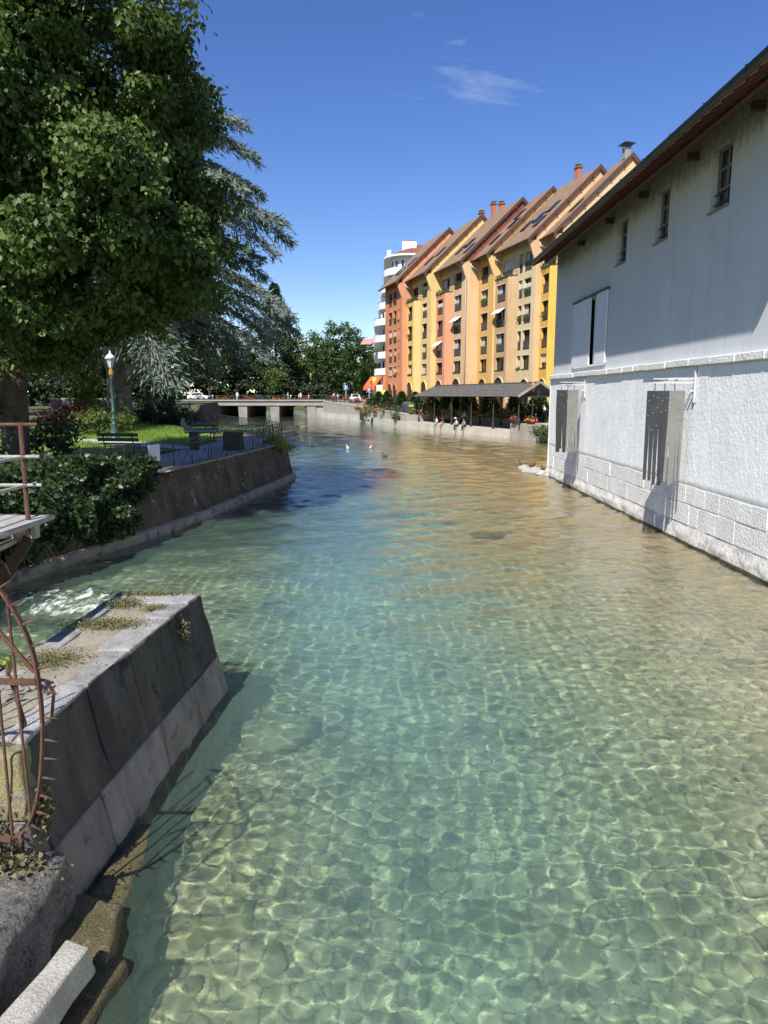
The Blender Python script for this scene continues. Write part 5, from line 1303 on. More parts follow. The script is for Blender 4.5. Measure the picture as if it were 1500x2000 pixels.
g9 = np.random.default_rng(9); d9 = unit(g9.normal(size=(30000, 3))); P4 = np.array(C0) + d9 * (g9.random(30000) ** .4)[:, None] * (np.array(RAD) * .74); P = np.concatenate([P, P4]); O = np.concatenate([O, d9])   # inner leaves
keep = P[:, 2] > 5.0 + .25 * np.clip(P[:, 0] + 9, 0, 5) + 1.3 * fbm(P * np.array([1, 1, 0]), .55, 77)
keep &= ~((P[:, 0] > -9.9) & (P[:, 2] < 6.1 + .3 * np.sin(P[:, 0] * 3)))
P, O = P[keep], O[keep]
local(leaves('crown', P, .195, 'leaf_broad', None, .9, .66, None, .3, O), bt)
mb = MB(); rr = random.Random(5)
limb(mb, (-12.7, 24.5, GL - .2), (.02, 0, 1), 5.0, .46, .38, .05, 6, 14, rr)
tr_o = mb.build('trunk', 'bark', None, (0, 0, 0), True); local(tr_o, bt)
mb = MB()
pts, d = limb(mb, (-12.65, 24.5, 6.4), (.05, -.05, 1), 11, .38, .12, .12, 8, 10, rr)
for k in range(14):
    q = pts[1 + k % 7]; a = rr.uniform(0, 6.28); limb(mb, q, (math.cos(a), math.sin(a), .55), rr.uniform(4, 7), .17, .03, .3, 6, 6, rr)
limb(mb, (-13.0, 24.3, 3.6), (-.55, -.1, .9), 4.5, .3, .2, .1, 5, 8, rr)
local(mb.build('limbs', 'bark', None, (0, 0, 0), True), bt)
a = rng.uniform(0, 6.28, 1500); P = np.stack([-12.95 + .62 * np.cos(a), 24.5 + .6 * np.sin(a), GL + rng.random(1500) ** 1.4 * 5], 1); P = P[(P[:, 0] < -12.75) | (rng.random(1500) < .15)]
local(leaves('trunk_ivy', P, .14, 'leaf_ivy', None, .5, .8), bt)

# cedar: storeys of flat drooping sprays
def cedar(label, x, y, z0, h, r, seed, nb=150, group=None):
    t = thing('cedar_tree', label, 'tree', (x, y, z0), 0, group); rr = random.Random(seed); g = np.random.default_rng(seed)
    PP = []; AA = []; wood = MB()
    limb(wood, (x, y, z0 - .2), (.0, 0, 1), 4.2, 1.0, .85, .03, 5, 14, rr)
    pts, _ = limb(wood, (x - .1, y, z0 + 3.9), (-.12, 0, 1), h - 5, .75, .08, .04, 8, 10, rr)
    p2, _ = limb(wood, (x + .4, y - .2, z0 + 3.4), (.75, -.15, .75), 6.5, .5, .28, .12, 6, 10, rr)
    levels = np.linspace(.25, .97, 20)
    for li, f in enumerate(levels):
        zl = z0 + h * f
        prof = r * (1.0 - (max(0, f - .22) / .8) ** 2.3) + .8
        if f < .2: prof *= .95
        for b in range(8 if f < .7 else 6):
            a = rr.uniform(0, 2 * PI); L = prof * rr.uniform(.62, 1.08); up = rr.uniform(.02, .22)
            base = Vector((x, y, zl + rr.uniform(-.6, .6)))
            m = 9; line = []
            for i in range(m + 1):
                s = i / m; line.append(base + Vector((math.cos(a) * L * s, math.sin(a) * L * s, L * (up * s - (.30 + .10 * (f < .4)) * s ** 2.6))))
            wood.tube(line, [.16 * (1 - s / (m + 1)) * (1.2 - f) + .015 for s in range(m + 1)], 5, False)
            side = np.array([-math.sin(a), math.cos(a), 0]); fw = np.array([math.cos(a), math.sin(a), 0])
            q = int(58 * L)
            s = .22 + .78 * g.random(q) ** .75
            lat = g.normal(size=q) * L * .13 * np.clip(1.25 - s, .25, 1)
            ctr = np.array([[v.x, v.y, v.z] for v in line]); xs_ = np.linspace(0, 1, m + 1)
            pos = np.stack([np.interp(s, xs_, ctr[:, k]) for k in range(3)], 1) + side * lat[:, None]
            pos[:, 2] -= .22 * np.abs(lat) + np.abs(g.normal(0, .14, q)) - .05
            ax = fw * .75 + side * np.sign(lat)[:, None] * np.minimum(1, np.abs(lat) / (L * .1))[:, None] * .9
            PP.append(pos); AA.append(ax)
    P = np.concatenate(PP); A = np.concatenate(AA)
    local(leaves('crown', P, .62, 'leaf_cedar', None, .35, .17, A, .1), t)
    n2 = len(P) // 2; sel = rng.integers(0, len(P), n2)
    local(leaves('hanging_sprays', P[sel] + rng.normal(scale=.15, size=(n2, 3)), .6, 'leaf_cedar', t, 1.4, .16, A[sel], .1), t)
    local(wood.build('trunk', 'bark_pale', None, (0, 0, 0), True), t)
cedar('blue grey cedar with forked pale trunk and tiered drooping branches', -20.6, 56, GL, 33, 14.3, 8)

TREES = [
    ('broadleaf_tree', 'tall rounded green tree by the far end of the bridge', -11.5, 172, 2.9, 18.5, 7.6, 'leaf_mid', 9000, .55, 3),
    ('broadleaf_tree', 'lighter green tree right beside the white apartment block', -4.6, 178, 2.9, 14.0, 7.0, 'leaf_light', 7000, .55, 4),
    ('broadleaf_tree', 'pale green tree peeking low behind the cedar branch tips', -19.5, 182, 2.9, 16.5, 7.0, 'leaf_light', 6000, .55, 5),
    ('broadleaf_tree', 'dark dense tree behind the bridge motorbikes', -29, 176, 2.9, 18, 9, 'leaf_dark', 7000, .6, 6),
    ('broadleaf_tree', 'dark tree behind the left end of the bridge', -42, 174, 2.9, 19, 10, 'leaf_dark', 7000, .6, 7),
    ('broadleaf_tree', 'shaded tree deep in the park between cedar and bridge', -33, 108, 2.5, 19, 8.5, 'leaf_dark', 8000, .5, 8),
    ('broadleaf_tree', 'dark park tree standing just beyond the cedar trunk', -24.5, 75, GL, 19, 6.5, 'leaf_dark', 9000, .4, 9),
    ('broadleaf_tree', 'shaded park tree seen behind the big trunk at left', -33, 62, GL, 18, 7.5, 'leaf_dark', 9000, .4, 10),
    ('broadleaf_tree', 'distant park tree filling the far left under the canopy', -46, 80, GL, 20, 10, 'leaf_mid', 8000, .5, 11),
    ('broadleaf_tree', 'far left background tree low against the park', -62, 120, GL, 20, 12, 'leaf_dark', 7000, .65, 12),
    ('broadleaf_tree', 'dark tree trunk carrying ivy near the second lamp', -19.6, 66, GL, 17, 4.6, 'leaf_dark', 6000, .4, 13),
    ('broadleaf_tree', 'small sunlit tree behind the railing of the far bridge', -25.5, 170, 2.9, 8.5, 3.2, 'leaf_light', 2500, .4, 14),
]
for (nm, lb, x, y, z, h, r, m, n, lf_, sd_) in TREES:
    broad_tree(nm, lb, x, y, z, h, r, m, n, lf_, 'bark_dark', sd_, None, .42 if h > 12 else .18, 2.3, 'trees of the park and far bank', 1.1, .22 if z > 2 else .33)
# conifer tip over the cedar
cf = thing('conifer_tree', 'dark pointed conifer rising just behind the cedar', 'tree', (-26.5, 178, 2.8))
n = 9000; u = rng.random(n); a = rng.uniform(0, 6.28, n); zz = 6 + 25 * u; rad = 6.2 * (1 - u) ** .8 * (.45 + .55 * rng.random(n) ** .5) * (1 + .25 * np.sin(zz * 3.2))
P = np.stack([-26.5 + rad * np.cos(a), 178 + rad * np.sin(a), zz], 1); local(leaves('crown', P, 1.0, 'leaf_conifer', None, .35, .25, np.stack([np.cos(a), np.sin(a), 0 * a], 1), .1), cf)
mb = MB(); mb.tube([(-26.5, 178, 2.6), (-26.5, 178, 30)], [.5, .05], 8); local(mb.build('trunk', 'bark_dark'), cf)

def bush(name, label, cat, x, y, z0, rx, ry, h, mat, n, leaf, seed, group=None, flowers=None, fn=60):
    t = thing(name, label, cat, (x, y, z0), 0, group)
    P, O = crown_points((x, y, z0 + h * .5), (rx, ry, h * .5), n, 2.2, .3, seed, .2, 40, min(.35, h * .2)); P[:, 2] = np.maximum(P[:, 2], z0 + .02)
    local(leaves('foliage', P, leaf, mat, None, .1, .7, None, .25, O), t)
    mb = MB()
    for k in range(4): a = k * 1.6 + seed; mb.tube([(x, y, z0 - .03), (x + rx * .4 * math.cos(a), y + ry * .4 * math.sin(a), z0 + h * .6)], [.03, .01], 5)
    local(mb.build('stem', 'bark_dark'), t)
    if flowers:
        P, O = crown_points((x, y, z0 + h * .6), (rx, ry, h * .5), fn, 2.2, .85, seed + 50, .1, 6, .12); P = P[P[:, 2] > z0 + h * .25]
        kst(leaves('flowers', P, leaf * 1.2, flowers, None, -.2, .9), t)
    return t
bush('shrub', 'wide dark clipped shrub in shade before the bridge', 'bush', -17.6, 57.5, GL, 2.9, 1.6, 1.75, 'leaf_dark', 5000, .16, 1)
bush('shrub', 'leafy shrub with red flowers beside the big trunk', 'bush', -16.9, 42.5, GL, 2.0, 1.2, 1.5, 'leaf_light', 2600, .16, 2, None, 'flower_red', 14)
bush('shrub', 'yellow green shrub on the lawn behind the first lamp', 'bush', -18.2, 47, GL, 1.8, 1.2, 1.7, 'leaf_light', 2600, .16, 3)
bush('shrub', 'reddish leaved shrub at the back of the lawn', 'bush', -22.5, 51, GL, 2.4, 1.2, 1.9, 'leaf_shrub_red', 2600, .18, 4)
bush('shrub', 'tall climbing green shrub against the cedar trunk', 'bush', -21.7, 52.5, GL, 1.2, 1.0, 5.2, 'leaf_light', 3800, .2, 5)
bush('shrub', 'bright bush at the foot of the big trunk', 'bush', -12.3, 26.6, GL, .9, .8, 1.7, 'leaf_ivy', 1600, .15, 6)
bush('wall_plant', 'sunny bush growing over the wall tip below the lattice railing', 'plant', -5.05, 34.6, 1.45, .75, .95, .95, 'leaf_bright', 1100, .12, 7)
bush('shrub', 'low dark bushes in front of the far river wall', 'bush', -26.5, 82, GL, 4, 2.4, 2.2, 'leaf_dark', 2600, .25, 8)
# ivy curtain over the near bank
def ivy():
    t = thing('ivy_hedge', 'dense dark ivy hanging over the bank wall beside the platform', 'ivy', (-9, 16, GL))
    n = 34000; y = rng.uniform(10.5, 21.6, n); ex = np.array([lx(v) for v in y])
    prof = np.clip((21.9 - y) / 2.6, 0, 1)
    u = rng.random(n)
    z = .35 + (2.45 + .3 * np.sin(y * 2.3) * np.sin(y * .9) - .35) * u ** .8; lowcut = .45 + .35 * np.sin(y * 1.9) + .25 * np.sin(y * 4.7) + .55 * np.clip(y - 19.3, 0, 3)
    bulge = (.25 + .55 * np.sin(np.clip((z - .2) / 2.5, 0, 1) * PI)) * prof * np.clip(.9 + .85 * fbm(np.stack([y, z * 1.4, 0 * y], 1), 1.5, 61), .12, 2)
    off = bulge * (1 - .45 * rng.random(n) ** 2); back = rng.random(n) < .30
    x = ex - .25 * (z / 1.85) + off
    x = np.where(back, ex - rng.uniform(.0, 2.6, n) * prof, x); z = np.where(back, GL + .25 + .55 * rng.random(n) * prof, z)
    k = (z > lowcut); P = np.stack([x, y, z], 1)[k]
    local(leaves('foliage', P, .15, 'leaf_ivy', None, .55, .8, None, .25, np.tile([1.0, -.2, .3], (len(P), 1))), t)
    for k in range(9):
        y0 = rnd.uniform(13.5, 18.5); x0 = lx(y0) + .3; mb = MB(); q = [Vector((x0, y0, .9))]
        for i in range(5): q.append(q[-1] + Vector((rnd.uniform(.02, .16), rnd.uniform(-.1, .12), -rnd.uniform(.1, .2))))
        mb.tube(q, [.012, .01, .009, .008, .006, .004], 5); local(mb.build('twig', 'dry_twig'), t)
ivy()

# ------------------------------------------------------------------ park furniture
def lamp_post(label, x, y, h, s=1.0):
    t = thing('lamp_post', label, 'lamp', (x, y, GL), 0, 'green cast iron lamps in the park')
    mb = MB(); mb.lathe([(.30, 0), (.30, .06), (.25, .10), (.20, .55), (.14, .8), (.16, .84), (.16, .90), (.11, .95), (.12, 1.1), (.15, 1.14), (.10, 1.2), (.095, 1.5), (.12, 1.53), (.085, 1.58), (.065, h - 1.15), (.09, h - 1.12), (.09, h - 1.06), (.05, h - 1.0)], (0, 0, 0), 14); mb.build('pole', 'lamp_green', t, (0, 0, 0), True)
    mb = MB(); mb.lathe([(.05, h - 1.0), (.13, h - .92), (.14, h - .86), (.09, h - .62), (.05, h - .55)], (0, 0, 0), 8); c = mb.build('collar', 'lamp_amber', t)
    mb = MB(); mb.lathe([(.11, h - .55), (.24, h - .12), (.25, h - .1)], (0, 0, 0), 6); l = mb.build('lantern', 'lamp_glass', t)
    for k in range(6):
        a = 2 * PI * k / 6; m2 = MB(); m2.bar((.115 * math.cos(a), .115 * math.sin(a), h - .55), (.25 * math.cos(a), .25 * math.sin(a), h - .1), .018); m2.build('lantern_rib', 'lamp_green', l)
    mb = MB(); mb.lathe([(.29, h - .1), (.22, h + .03), (.1, h + .14), (.04, h + .2), (.05, h + .26), (.01, h + .34)], (0, 0, 0), 12); mb.build('lantern_cap', 'sign_white', t, (0, 0, 0), True)
    return t
lamp_post('green lamp post with amber collar standing on the gravel path edge', -14.3, 37.9, 4.35)
lamp_post('second green lamp post deeper in the park beside the dark shrub', -18.4, 57.0, 4.5)
def bench(label, x, y, rz, n=3):
    t = thing('park_bench', label, 'bench', (x, y, GL), rz, 'green slatted benches in the park')
    for k in range(2):
        mb = MB(); mb.box((0, .30 + .02 * k, .62 + .19 * k), (1.75, .035, .14), 0, -.18); o = mb.build('back_slat', 'bench_green', t); bevel(o, .008)
    for k in range(3):
        mb = MB(); mb.box((0, -.16 + .17 * k, .44), (1.75, .14, .035)); o = mb.build('seat_slat', 'bench_green', t); bevel(o, .008)
    for sx in (-.62, .62):
        mb = MB(); mb.tube([(sx, -.22, 0), (sx, -.2, .22), (sx, -.24, .42), (sx, .2, .41), (sx, .30, .55), (sx, .36, .88)], .025, 8); mb.tube([(sx, .2, .41), (sx, .22, .2), (sx, .30, 0)], .025, 8); mb.build('leg', 'iron_black', t)
    return t
bench('green slatted bench on the lawn behind the white sign', -10.6, 28.8, R(172))
bench('green slatted bench farther along by the stone table', -9.6, 37.6, R(190))
# stone table (orientation slab) on a pedestal by the railing
st = thing('stone_table', 'weathered stone slab table on a dark pedestal near the lattice railing', 'table', (-6.6, 31.2, GL))
mb = MB(); mb.hexa([(-.42, -.3, 0), (.42, -.3, 0), (.42, .3, 0), (-.42, .3, 0)], [(-.38, -.28, .78), (.38, -.28, .78), (.38, .28, .78), (-.38, .28, .78)]); o = mb.build('pedestal', 'bark_dark', st); bevel(o, .03)
mb = MB(); mb.hexa([(-1.9, -.3, .80), (.95, -.38, .785), (.95, .38, .785), (-1.9, .3, .80)], [(-1.95, -.32, .88), (1.0, -.4, .86), (1.0, .4, .86), (-1.95, .32, .88)]); o = mb.build('slab', 'pier_top', st); bevel(o, .02)
mb = MB(); mb.tube([(-1.75, 0, .86), (-2.05, 0, .98), (-2.2, 0, 1.2), (-2.15, 0, 1.38)], [.12, .12, .1, .05], 8); mb.build('scroll_end', 'pier_top', st)
mb = MB(); mb.hexa([(-1.85, -.2, 0), (-1.55, -.2, 0), (-1.55, .2, 0), (-1.85, .2, 0)], [(-1.85, -.2, .79), (-1.5, -.2, .79), (-1.5, .2, .79), (-1.85, .2, .79)]); mb.build('rear_leg', 'iron_black', st)

# railings
def rail_run(label, pts, spacing, style, h=.92, seed=1, thin=.014):
    o0 = Vector(pts[0]); t = thing('railing', label, 'railing', (o0.x, o0.y, GL))
    P = along([Vector((p[0], p[1], 0)) for p in pts], spacing)
    def rm(mb, n, p=None): o = mb.build(n, 'iron_black', p or t, (o0.x, o0.y, 0)); o.location.z = -GL; return o
    zb, zt_ = GL + .13, GL + h
    for p in P:
        mb = MB(); mb.tube([(p.x, p.y, GL + .02), (p.x, p.y, zt_ + .03)], .022, 6); rm(mb, 'post')
    for i in range(len(P) - 1):
        a, b = P[i], P[i + 1]
        for z, w in ((zt_, .028), (zb, .02)) + (((zt_ - .17, .016),) if style == 'circle' else ()):
            mb = MB(); mb.bar((a.x, a.y, z), (b.x, b.y, z), w); rm(mb, 'rail')
        if style == 'circle':
            for s0, s1 in ((0, .5), (.5, 1)):
                p, q = a.lerp(b, s0), a.lerp(b, s1)
                for z0, z1 in ((zb, zt_ - .17), (zt_ - .17, zb)):
                    mb = MB(); mb.bar((p.x, p.y, z0), (q.x, q.y, z1), thin); rm(mb, 'lattice_bar')
            m = a.lerp(b, .5); t_ = (b - a).normalized(); c = [(m.x + t_.x * .075 * math.cos(u), m.y + t_.y * .075 * math.cos(u), zt_ - .085 + .075 * math.sin(u)) for u in np.linspace(0, 2 * PI, 13)]
            mb = MB(); mb.tube(c, .008, 5, False); rm(mb, 'ring')
        else:
            n = 3; L = 1 / n
            for k in range(n * 2):
                for sgn in (0, 1):
                    s0, s1 = (k * L / 2, k * L / 2 + L) if sgn == 0 else (k * L / 2 + L, k * L / 2)
                    if max(s0, s1) > 1.001: continue
                    p, q = a.lerp(b, s0), a.lerp(b, s1); mb = MB(); mb.bar((p.x, p.y, zb), (q.x, q.y, zt_), thin); rm(mb, 'lattice_bar')
    return t
rail_run('black railing with crosses and rings along the bank above the ivy', [(-8.35, 19.6), (-7.35, 21.0), (-6.75, 24.0), (-6.4, 25.9)], 1.35, 'circle', .92)
rail_run('black diamond lattice railing from the stone table to the wall tip', [(-6.38, 26.2), (-5.72, 31), (-5.12, 35.85)], 1.65, 'lattice', .98)
rail_run('black lattice railing turning back along the far side of the park', [(-5.15, 36.05), (-5.6, 37.4), (-8.05, 42.8), (-11.95, 51.8), (-16.4, 62.2)], 2.4, 'lattice', 1.0, 2, .016)
sg = thing('white_notice', 'blank whitish notice board fixed to the park railing', 'sign', (-7.12, 22.0, GL + .35))
mb = MB(); mb.box((0, 0, .25), (.56, .02, .52), R(72)); mb.build('board', 'sign_white', sg)
mb = MB(); mb.box((0, 0, .25), (.58, .012, .54), R(72)); o = mb.build('backing', 'iron_black', sg); o.location = (-.014, .005, 0)

# ------------------------------------------------------------------ woodland far behind
def woodland():
    t_ = []
    for i in range(52):
        x = -190 + i * 4.4 + rnd.uniform(-1.5, 1.5); y = rnd.uniform(205, 225); h = rnd.uniform(11, 17)
        P, O = crown_points((x, y, 2.8 + h * .5), (4.6, 4, h * .55), 1800, 2.3, .3, 300 + i, .2, 60, 1.2); t_.append(P)
    o = leaves('woodland', np.concatenate(t_), 1.0, 'leaf_dark', None, .3, .8); o['kind'] = 'stuff'; o['label'] = 'far dark band of trees closing the horizon'
    t_ = []
    for i in range(30):
        x = -75 + i * 2.3; y = 104 + rnd.uniform(-2, 2) if x < -30 else 169.5 + rnd.uniform(-1, 1)
        P, O = crown_points((x, y, 4.6), (2.2, 1.6, 2.6), 900, 2.3, .3, 400 + i, .2, 40, .5); t_.append(P)
    o = leaves('undergrowth', np.concatenate(t_), .6, 'leaf_dark', None, .3, .8); o['kind'] = 'stuff'; o['label'] = 'low dark undergrowth behind the park and the bridge'
woodland()

# ------------------------------------------------------------------ planting along the houses
FN = Vector((-FU.y, FU.x, 0))        # into the houses
def fpos(px_s, off): p = FB + FU * px_s - FN * off; return p
def cone_shrub(label, s, off, h, r, seed):
    p = fpos(s, off * .72); z0 = 1.62
    t = thing('topiary_shrub', label, 'shrub', (p.x, p.y, z0), 0, 'clipped shrubs along the coloured houses')
    n = 3200; u = rng.random(n); a = rng.uniform(0, 6.28, n)
    prof = r * np.sin(np.clip(.12 + .88 * u, 0, 1) * PI) ** .55 * (1.12 - .5 * u); q = prof * (.08 + .92 * rng.random(n) ** .6)
    P = np.stack([p.x + q * np.cos(a), p.y + q * np.sin(a), z0 + .15 + h * u], 1)
    local(leaves('foliage', P, .24, 'leaf_topiary', None, 0, .7, np.stack([np.cos(a), np.sin(a), .3 + 0 * a], 1), .2, np.stack([np.cos(a), np.sin(a), .4 + 0 * a], 1)), t)
    mb = MB(); mb.tube([(p.x, p.y, z0 - .02), (p.x, p.y, z0 + h * .7)], [.07, .03], 6); local(mb.build('stem', 'bark_dark'), t)
for (s, off, h, r, lb) in ((-2.0, 2.0, 2.0, 1.3, 'round low clipped shrub at the far corner of the orange house'), (1.6, 2.6, 3.0, 1.15, 'clipped shrub below the first arch of the orange house'), (5.0, 2.8, 3.1, 1.15, 'clipped shrub below the second arch of the orange house'),
                           (10.2, 3.0, 3.0, 1.2, 'clipped shrub before the yellow bay, left of the shelter roof end'), (14.4, 3.0, 2.9, 1.2, 'clipped shrub seen behind the first shelter posts'), (19.0, 3.0, 2.9, 1.2, 'clipped shrub before the salmon bay behind the shelter'),
                           (23.8, 3.2, 2.9, 1.15, 'clipped shrub before the peach wall behind the shelter'), (28.9, 3.2, 2.9, 1.15, 'clipped shrub before the narrow gold house'), (33.4, 3.2, 2.9, 1.15, 'clipped shrub before the tan bay'),
                           (38.5, 3.2, 2.8, 1.15, 'clipped shrub under the shelter gable before the cream wall'), (42.3, 3.0, 2.9, 1.2, 'clipped shrub beside the white building corner')):
    cone_shrub(lb, s, off, h, r, int(s * 10))
for k, (s, off, L, fl) in enumerate(((-1.0, 4.2, 2.6, 'flower_pink'), (3.4, 4.6, 2.6, 'flower_orange'), (8.0, 4.6, 2.4, 'flower_orange'), (12.4, 4.4, 2.2, 'flower_orange'), (17.0, 4.2, 2.2, 'flower_pink'), (21.6, 4.2, 2.2, 'flower_orange'), (26.4, 4.2, 2.2, 'flower_pink'), (31.2, 4.2, 2.2, 'flower_orange'), (36.0, 4.4, 2.2, 'flower_orange'), (40.6, 4.4, 2.0, 'flower_pink'))):
    p = fpos(s, off * .62)
    w = ('far orange house corner', 'orange house arches', 'seam of orange and yellow house', 'yellow house', 'salmon bay edge', 'salmon house middle', 'peach downpipe', 'gold house', 'tan bay', 'cream wall')[k]
    bush('flower_bed', 'mixed border of buff grasses and small flowers by the ' + w, 'flower bed', p.x, p.y, 1.62, L, 1.1, .9 + .25 * (k % 2), 'leaf_border', 1100, .2, 20 + k, 'flower borders along the houses', fl, 36)
# quay lattice railing with flower boxes
def quay_rail():
    t = thing('railing', 'fine lattice railing with flower boxes along the sloping quay wall', 'railing', (0, 110, 2))
    L = qline(97.5, 143, 19)
    for i in range(18):
        a, b = L[i], L[i + 1]; na, nb = qn(a.y), qn(b.y); a = a + na * .65; b = b + nb * .65; za, zb_ = ztop(a.y) + .12, ztop(b.y) + .12
        mb = MB(); mb.box((a.x, a.y, za + .5), (.05, .05, 1.0)); local(mb.build('post', 'iron_black'), t)
        mb = MB(); n = 8
        for k in range(n):
            p, q = a.lerp(b, k / n), a.lerp(b, (k + 1) / n); z0, z1 = za + (zb_ - za) * k / n, za + (zb_ - za) * (k + 1) / n
            mb.bar((p.x, p.y, z0 + .1), (q.x, q.y, z1 + .92), .022); mb.bar((p.x, p.y, z0 + .92), (q.x, q.y, z1 + .1), .022)
        for hh in (.08, .95): mb.bar((a.x, a.y, za + hh), (b.x, b.y, zb_ + hh), .035)
        o = mb.build('lattice_panel', 'iron_black'); local(o, t)
quay_rail()
def flower_box(label, x, y, z, L, rz, fl, group='red flower boxes on bridge and quay'):
    t = thing('flower_box', label, 'flower box', (x, y, z), rz, group)
    mb = MB(); mb.hexa([(-L / 2, -.13, 0), (L / 2, -.13, 0), (L / 2, .13, 0), (-L / 2, .13, 0)], [(-L / 2 - .04, -.17, .28), (L / 2 + .04, -.17, .28), (L / 2 + .04, .17, .28), (-L / 2 - .04, .17, .28)]); mb.build('box', 'box_brown', t)
    P = np.stack([rng.uniform(-L / 2 - .1, L / 2 + .1, 220), rng.normal(-.05, .2, 220), .28 + np.abs(rng.normal(.05, .2, 220))], 1); leaves('foliage', P, .14, 'leaf_mid', t, .1, .8)
    P = np.stack([rng.uniform(-L / 2 - .15, L / 2 + .15, 90), rng.normal(-.08, .2, 90), .26 + np.abs(rng.normal(.1, .18, 90))], 1); leaves('flowers', P, .15, fl, t, 0, 1.0)['kind'] = 'stuff'
for k, (y, lb) in enumerate(((136.5, 'orange red flower box topmost on the quay slope near the bridge'), (129.5, 'second orange flower box down the quay slope'), (123.5, 'third orange flower box down the quay slope'), (117, 'lowest orange flower box on the quay slope beside the lamp'))):
    n_ = qn(y); flower_box(lb, rx_(y) + n_.x * .55, y + n_.y * .55, ztop(y) + .75, 1.5, math.atan2(-n_.x, n_.y), 'flower_orange')
for k, (px, lb) in enumerate(((-32.3, 'red flower box at the left end of the bridge'), (-26.8, 'red flower box between the parked motorbikes on the bridge'), (-21.2, 'big orange flower tub on the middle of the bridge'), (-15.9, 'red flower box near the right end of the bridge'))):
    flower_box(lb, px, 143.9, 3.30, 2.0, 0, 'flower_red' if k != 2 else 'flower_orange')
flower_box('pink flower tub on the quay end wall beside shelter', 12.9, 70.6, 1.52, .9, -1.2, 'flower_pink', 'flower tubs by the shelter')
flower_box('orange flower tub on the quay end wall under the shelter gable', 14.1, 68.6, 1.52, 1.0, -1.2, 'flower_orange', 'flower tubs by the shelter')
bush('wall_plant', 'green plant hanging down the quay wall below the railing', 'plant', rx_(99.3) + .2, 99.3, .55, .7, .9, 1.7, 'leaf_mid', 900, .16, 51)
bush('bush', 'leafy bush rooted at the waterline beside the white building corner', 'bush', 14.5, 64.3, .0, 1.1, 1.6, 1.7, 'leaf_mid', 2200, .16, 52)
bush('wall_plant', 'small tuft of grass at the foot of the quay wall', 'plant', rx_(111.5), 111.5, .1, 1.0, .5, .5, 'leaf_light', 300, .2, 53)

# ------------------------------------------------------------------ street things on the far quay and bridge
def quay_lamp(label, x, y, z, h):
    t = thing('lamp_post', label, 'lamp', (x, y, z), 0, 'amber lantern lamps on the quay')
    mb = MB(); mb.lathe([(.14, 0), (.12, .5), (.06, .7), (.045, h - .8), (.07, h - .75), (.04, h - .7)], (0, 0, 0), 8); mb.build('pole', 'iron_black', t)
    mb = MB(); mb.lathe([(.1, h - .7), (.26, h - .1), (.3, h - .08), (.1, h + .15), (.02, h + .3)], (0, 0, 0), 6); mb.build('lantern', 'lamp_amber', t)
quay_lamp('amber lantern lamp on the quay slope beside the flower boxes', rx_(116) + .9, 116.3, ztop(116), 4.4)
quay_lamp('amber lantern lamp rising before the shelter gable', 14.4, 69.6, 1.48, 3.8)
quay_lamp('globe lamp post at the right end of the bridge', -14.6, 144.1, 3.2, 5.2)
def street_sign(label, x, y, z, h, m='sign_blue', w=.8):
    t = thing('street_sign', label, 'sign', (x, y, z), 0, 'blue parking signs')
    mb = MB(); mb.tube([(0, 0, 0), (0, 0, h)], .05, 8); mb.build('pole', 'pale_metal', t)
    mb = MB(); mb.box((0, -.06, h - .4), (w, .04, .8)); p = mb.build('plate', m, t)
    # white letter P
    mb = MB(); mb.box((-.14, -.085, h - .4), (.1, .01, .5)); mb.box((.02, -.085, h - .2), (.24, .01, .1)); mb.box((.02, -.085, h - .42), (.24, .01, .1)); mb.box((.14, -.085, h - .31), (.1, .01, .2)); mb.build('letter', 'sign_white', p)
street_sign('blue parking sign near the white car', -7.2, 136, 2.75, 3.3)
street_sign('blue parking sign beside the orange house corner', -2.6, 126, 2.3, 3.3)
bn = thing('banner', 'tall narrow yellow banner before the shop awnings', 'banner', (-2.0, 126.9, 2.3))
mb = MB(); mb.tube([(0, 0, 0), (0, 0, 5.3)], .04, 6); mb.build('pole', 'pale_metal', bn)
mb = MB(); mb.box((.35, 0, 3.6), (.6, .03, 3.0)); mb.build('cloth', 'yellow_flag', bn)
bn = thing('banner', 'small yellow green board near the shop door', 'banner', (-.2, 126.5, 2.3))
mb = MB(); mb.box((0, 0, 2.2), (.9, .05, 1.3)); mb.box((-.35, 0, .8), (.05, .05, 1.6)); mb.box((.35, 0, .8), (.05, .05, 1.6)); mb.build('board', 'yellow_flag', bn)
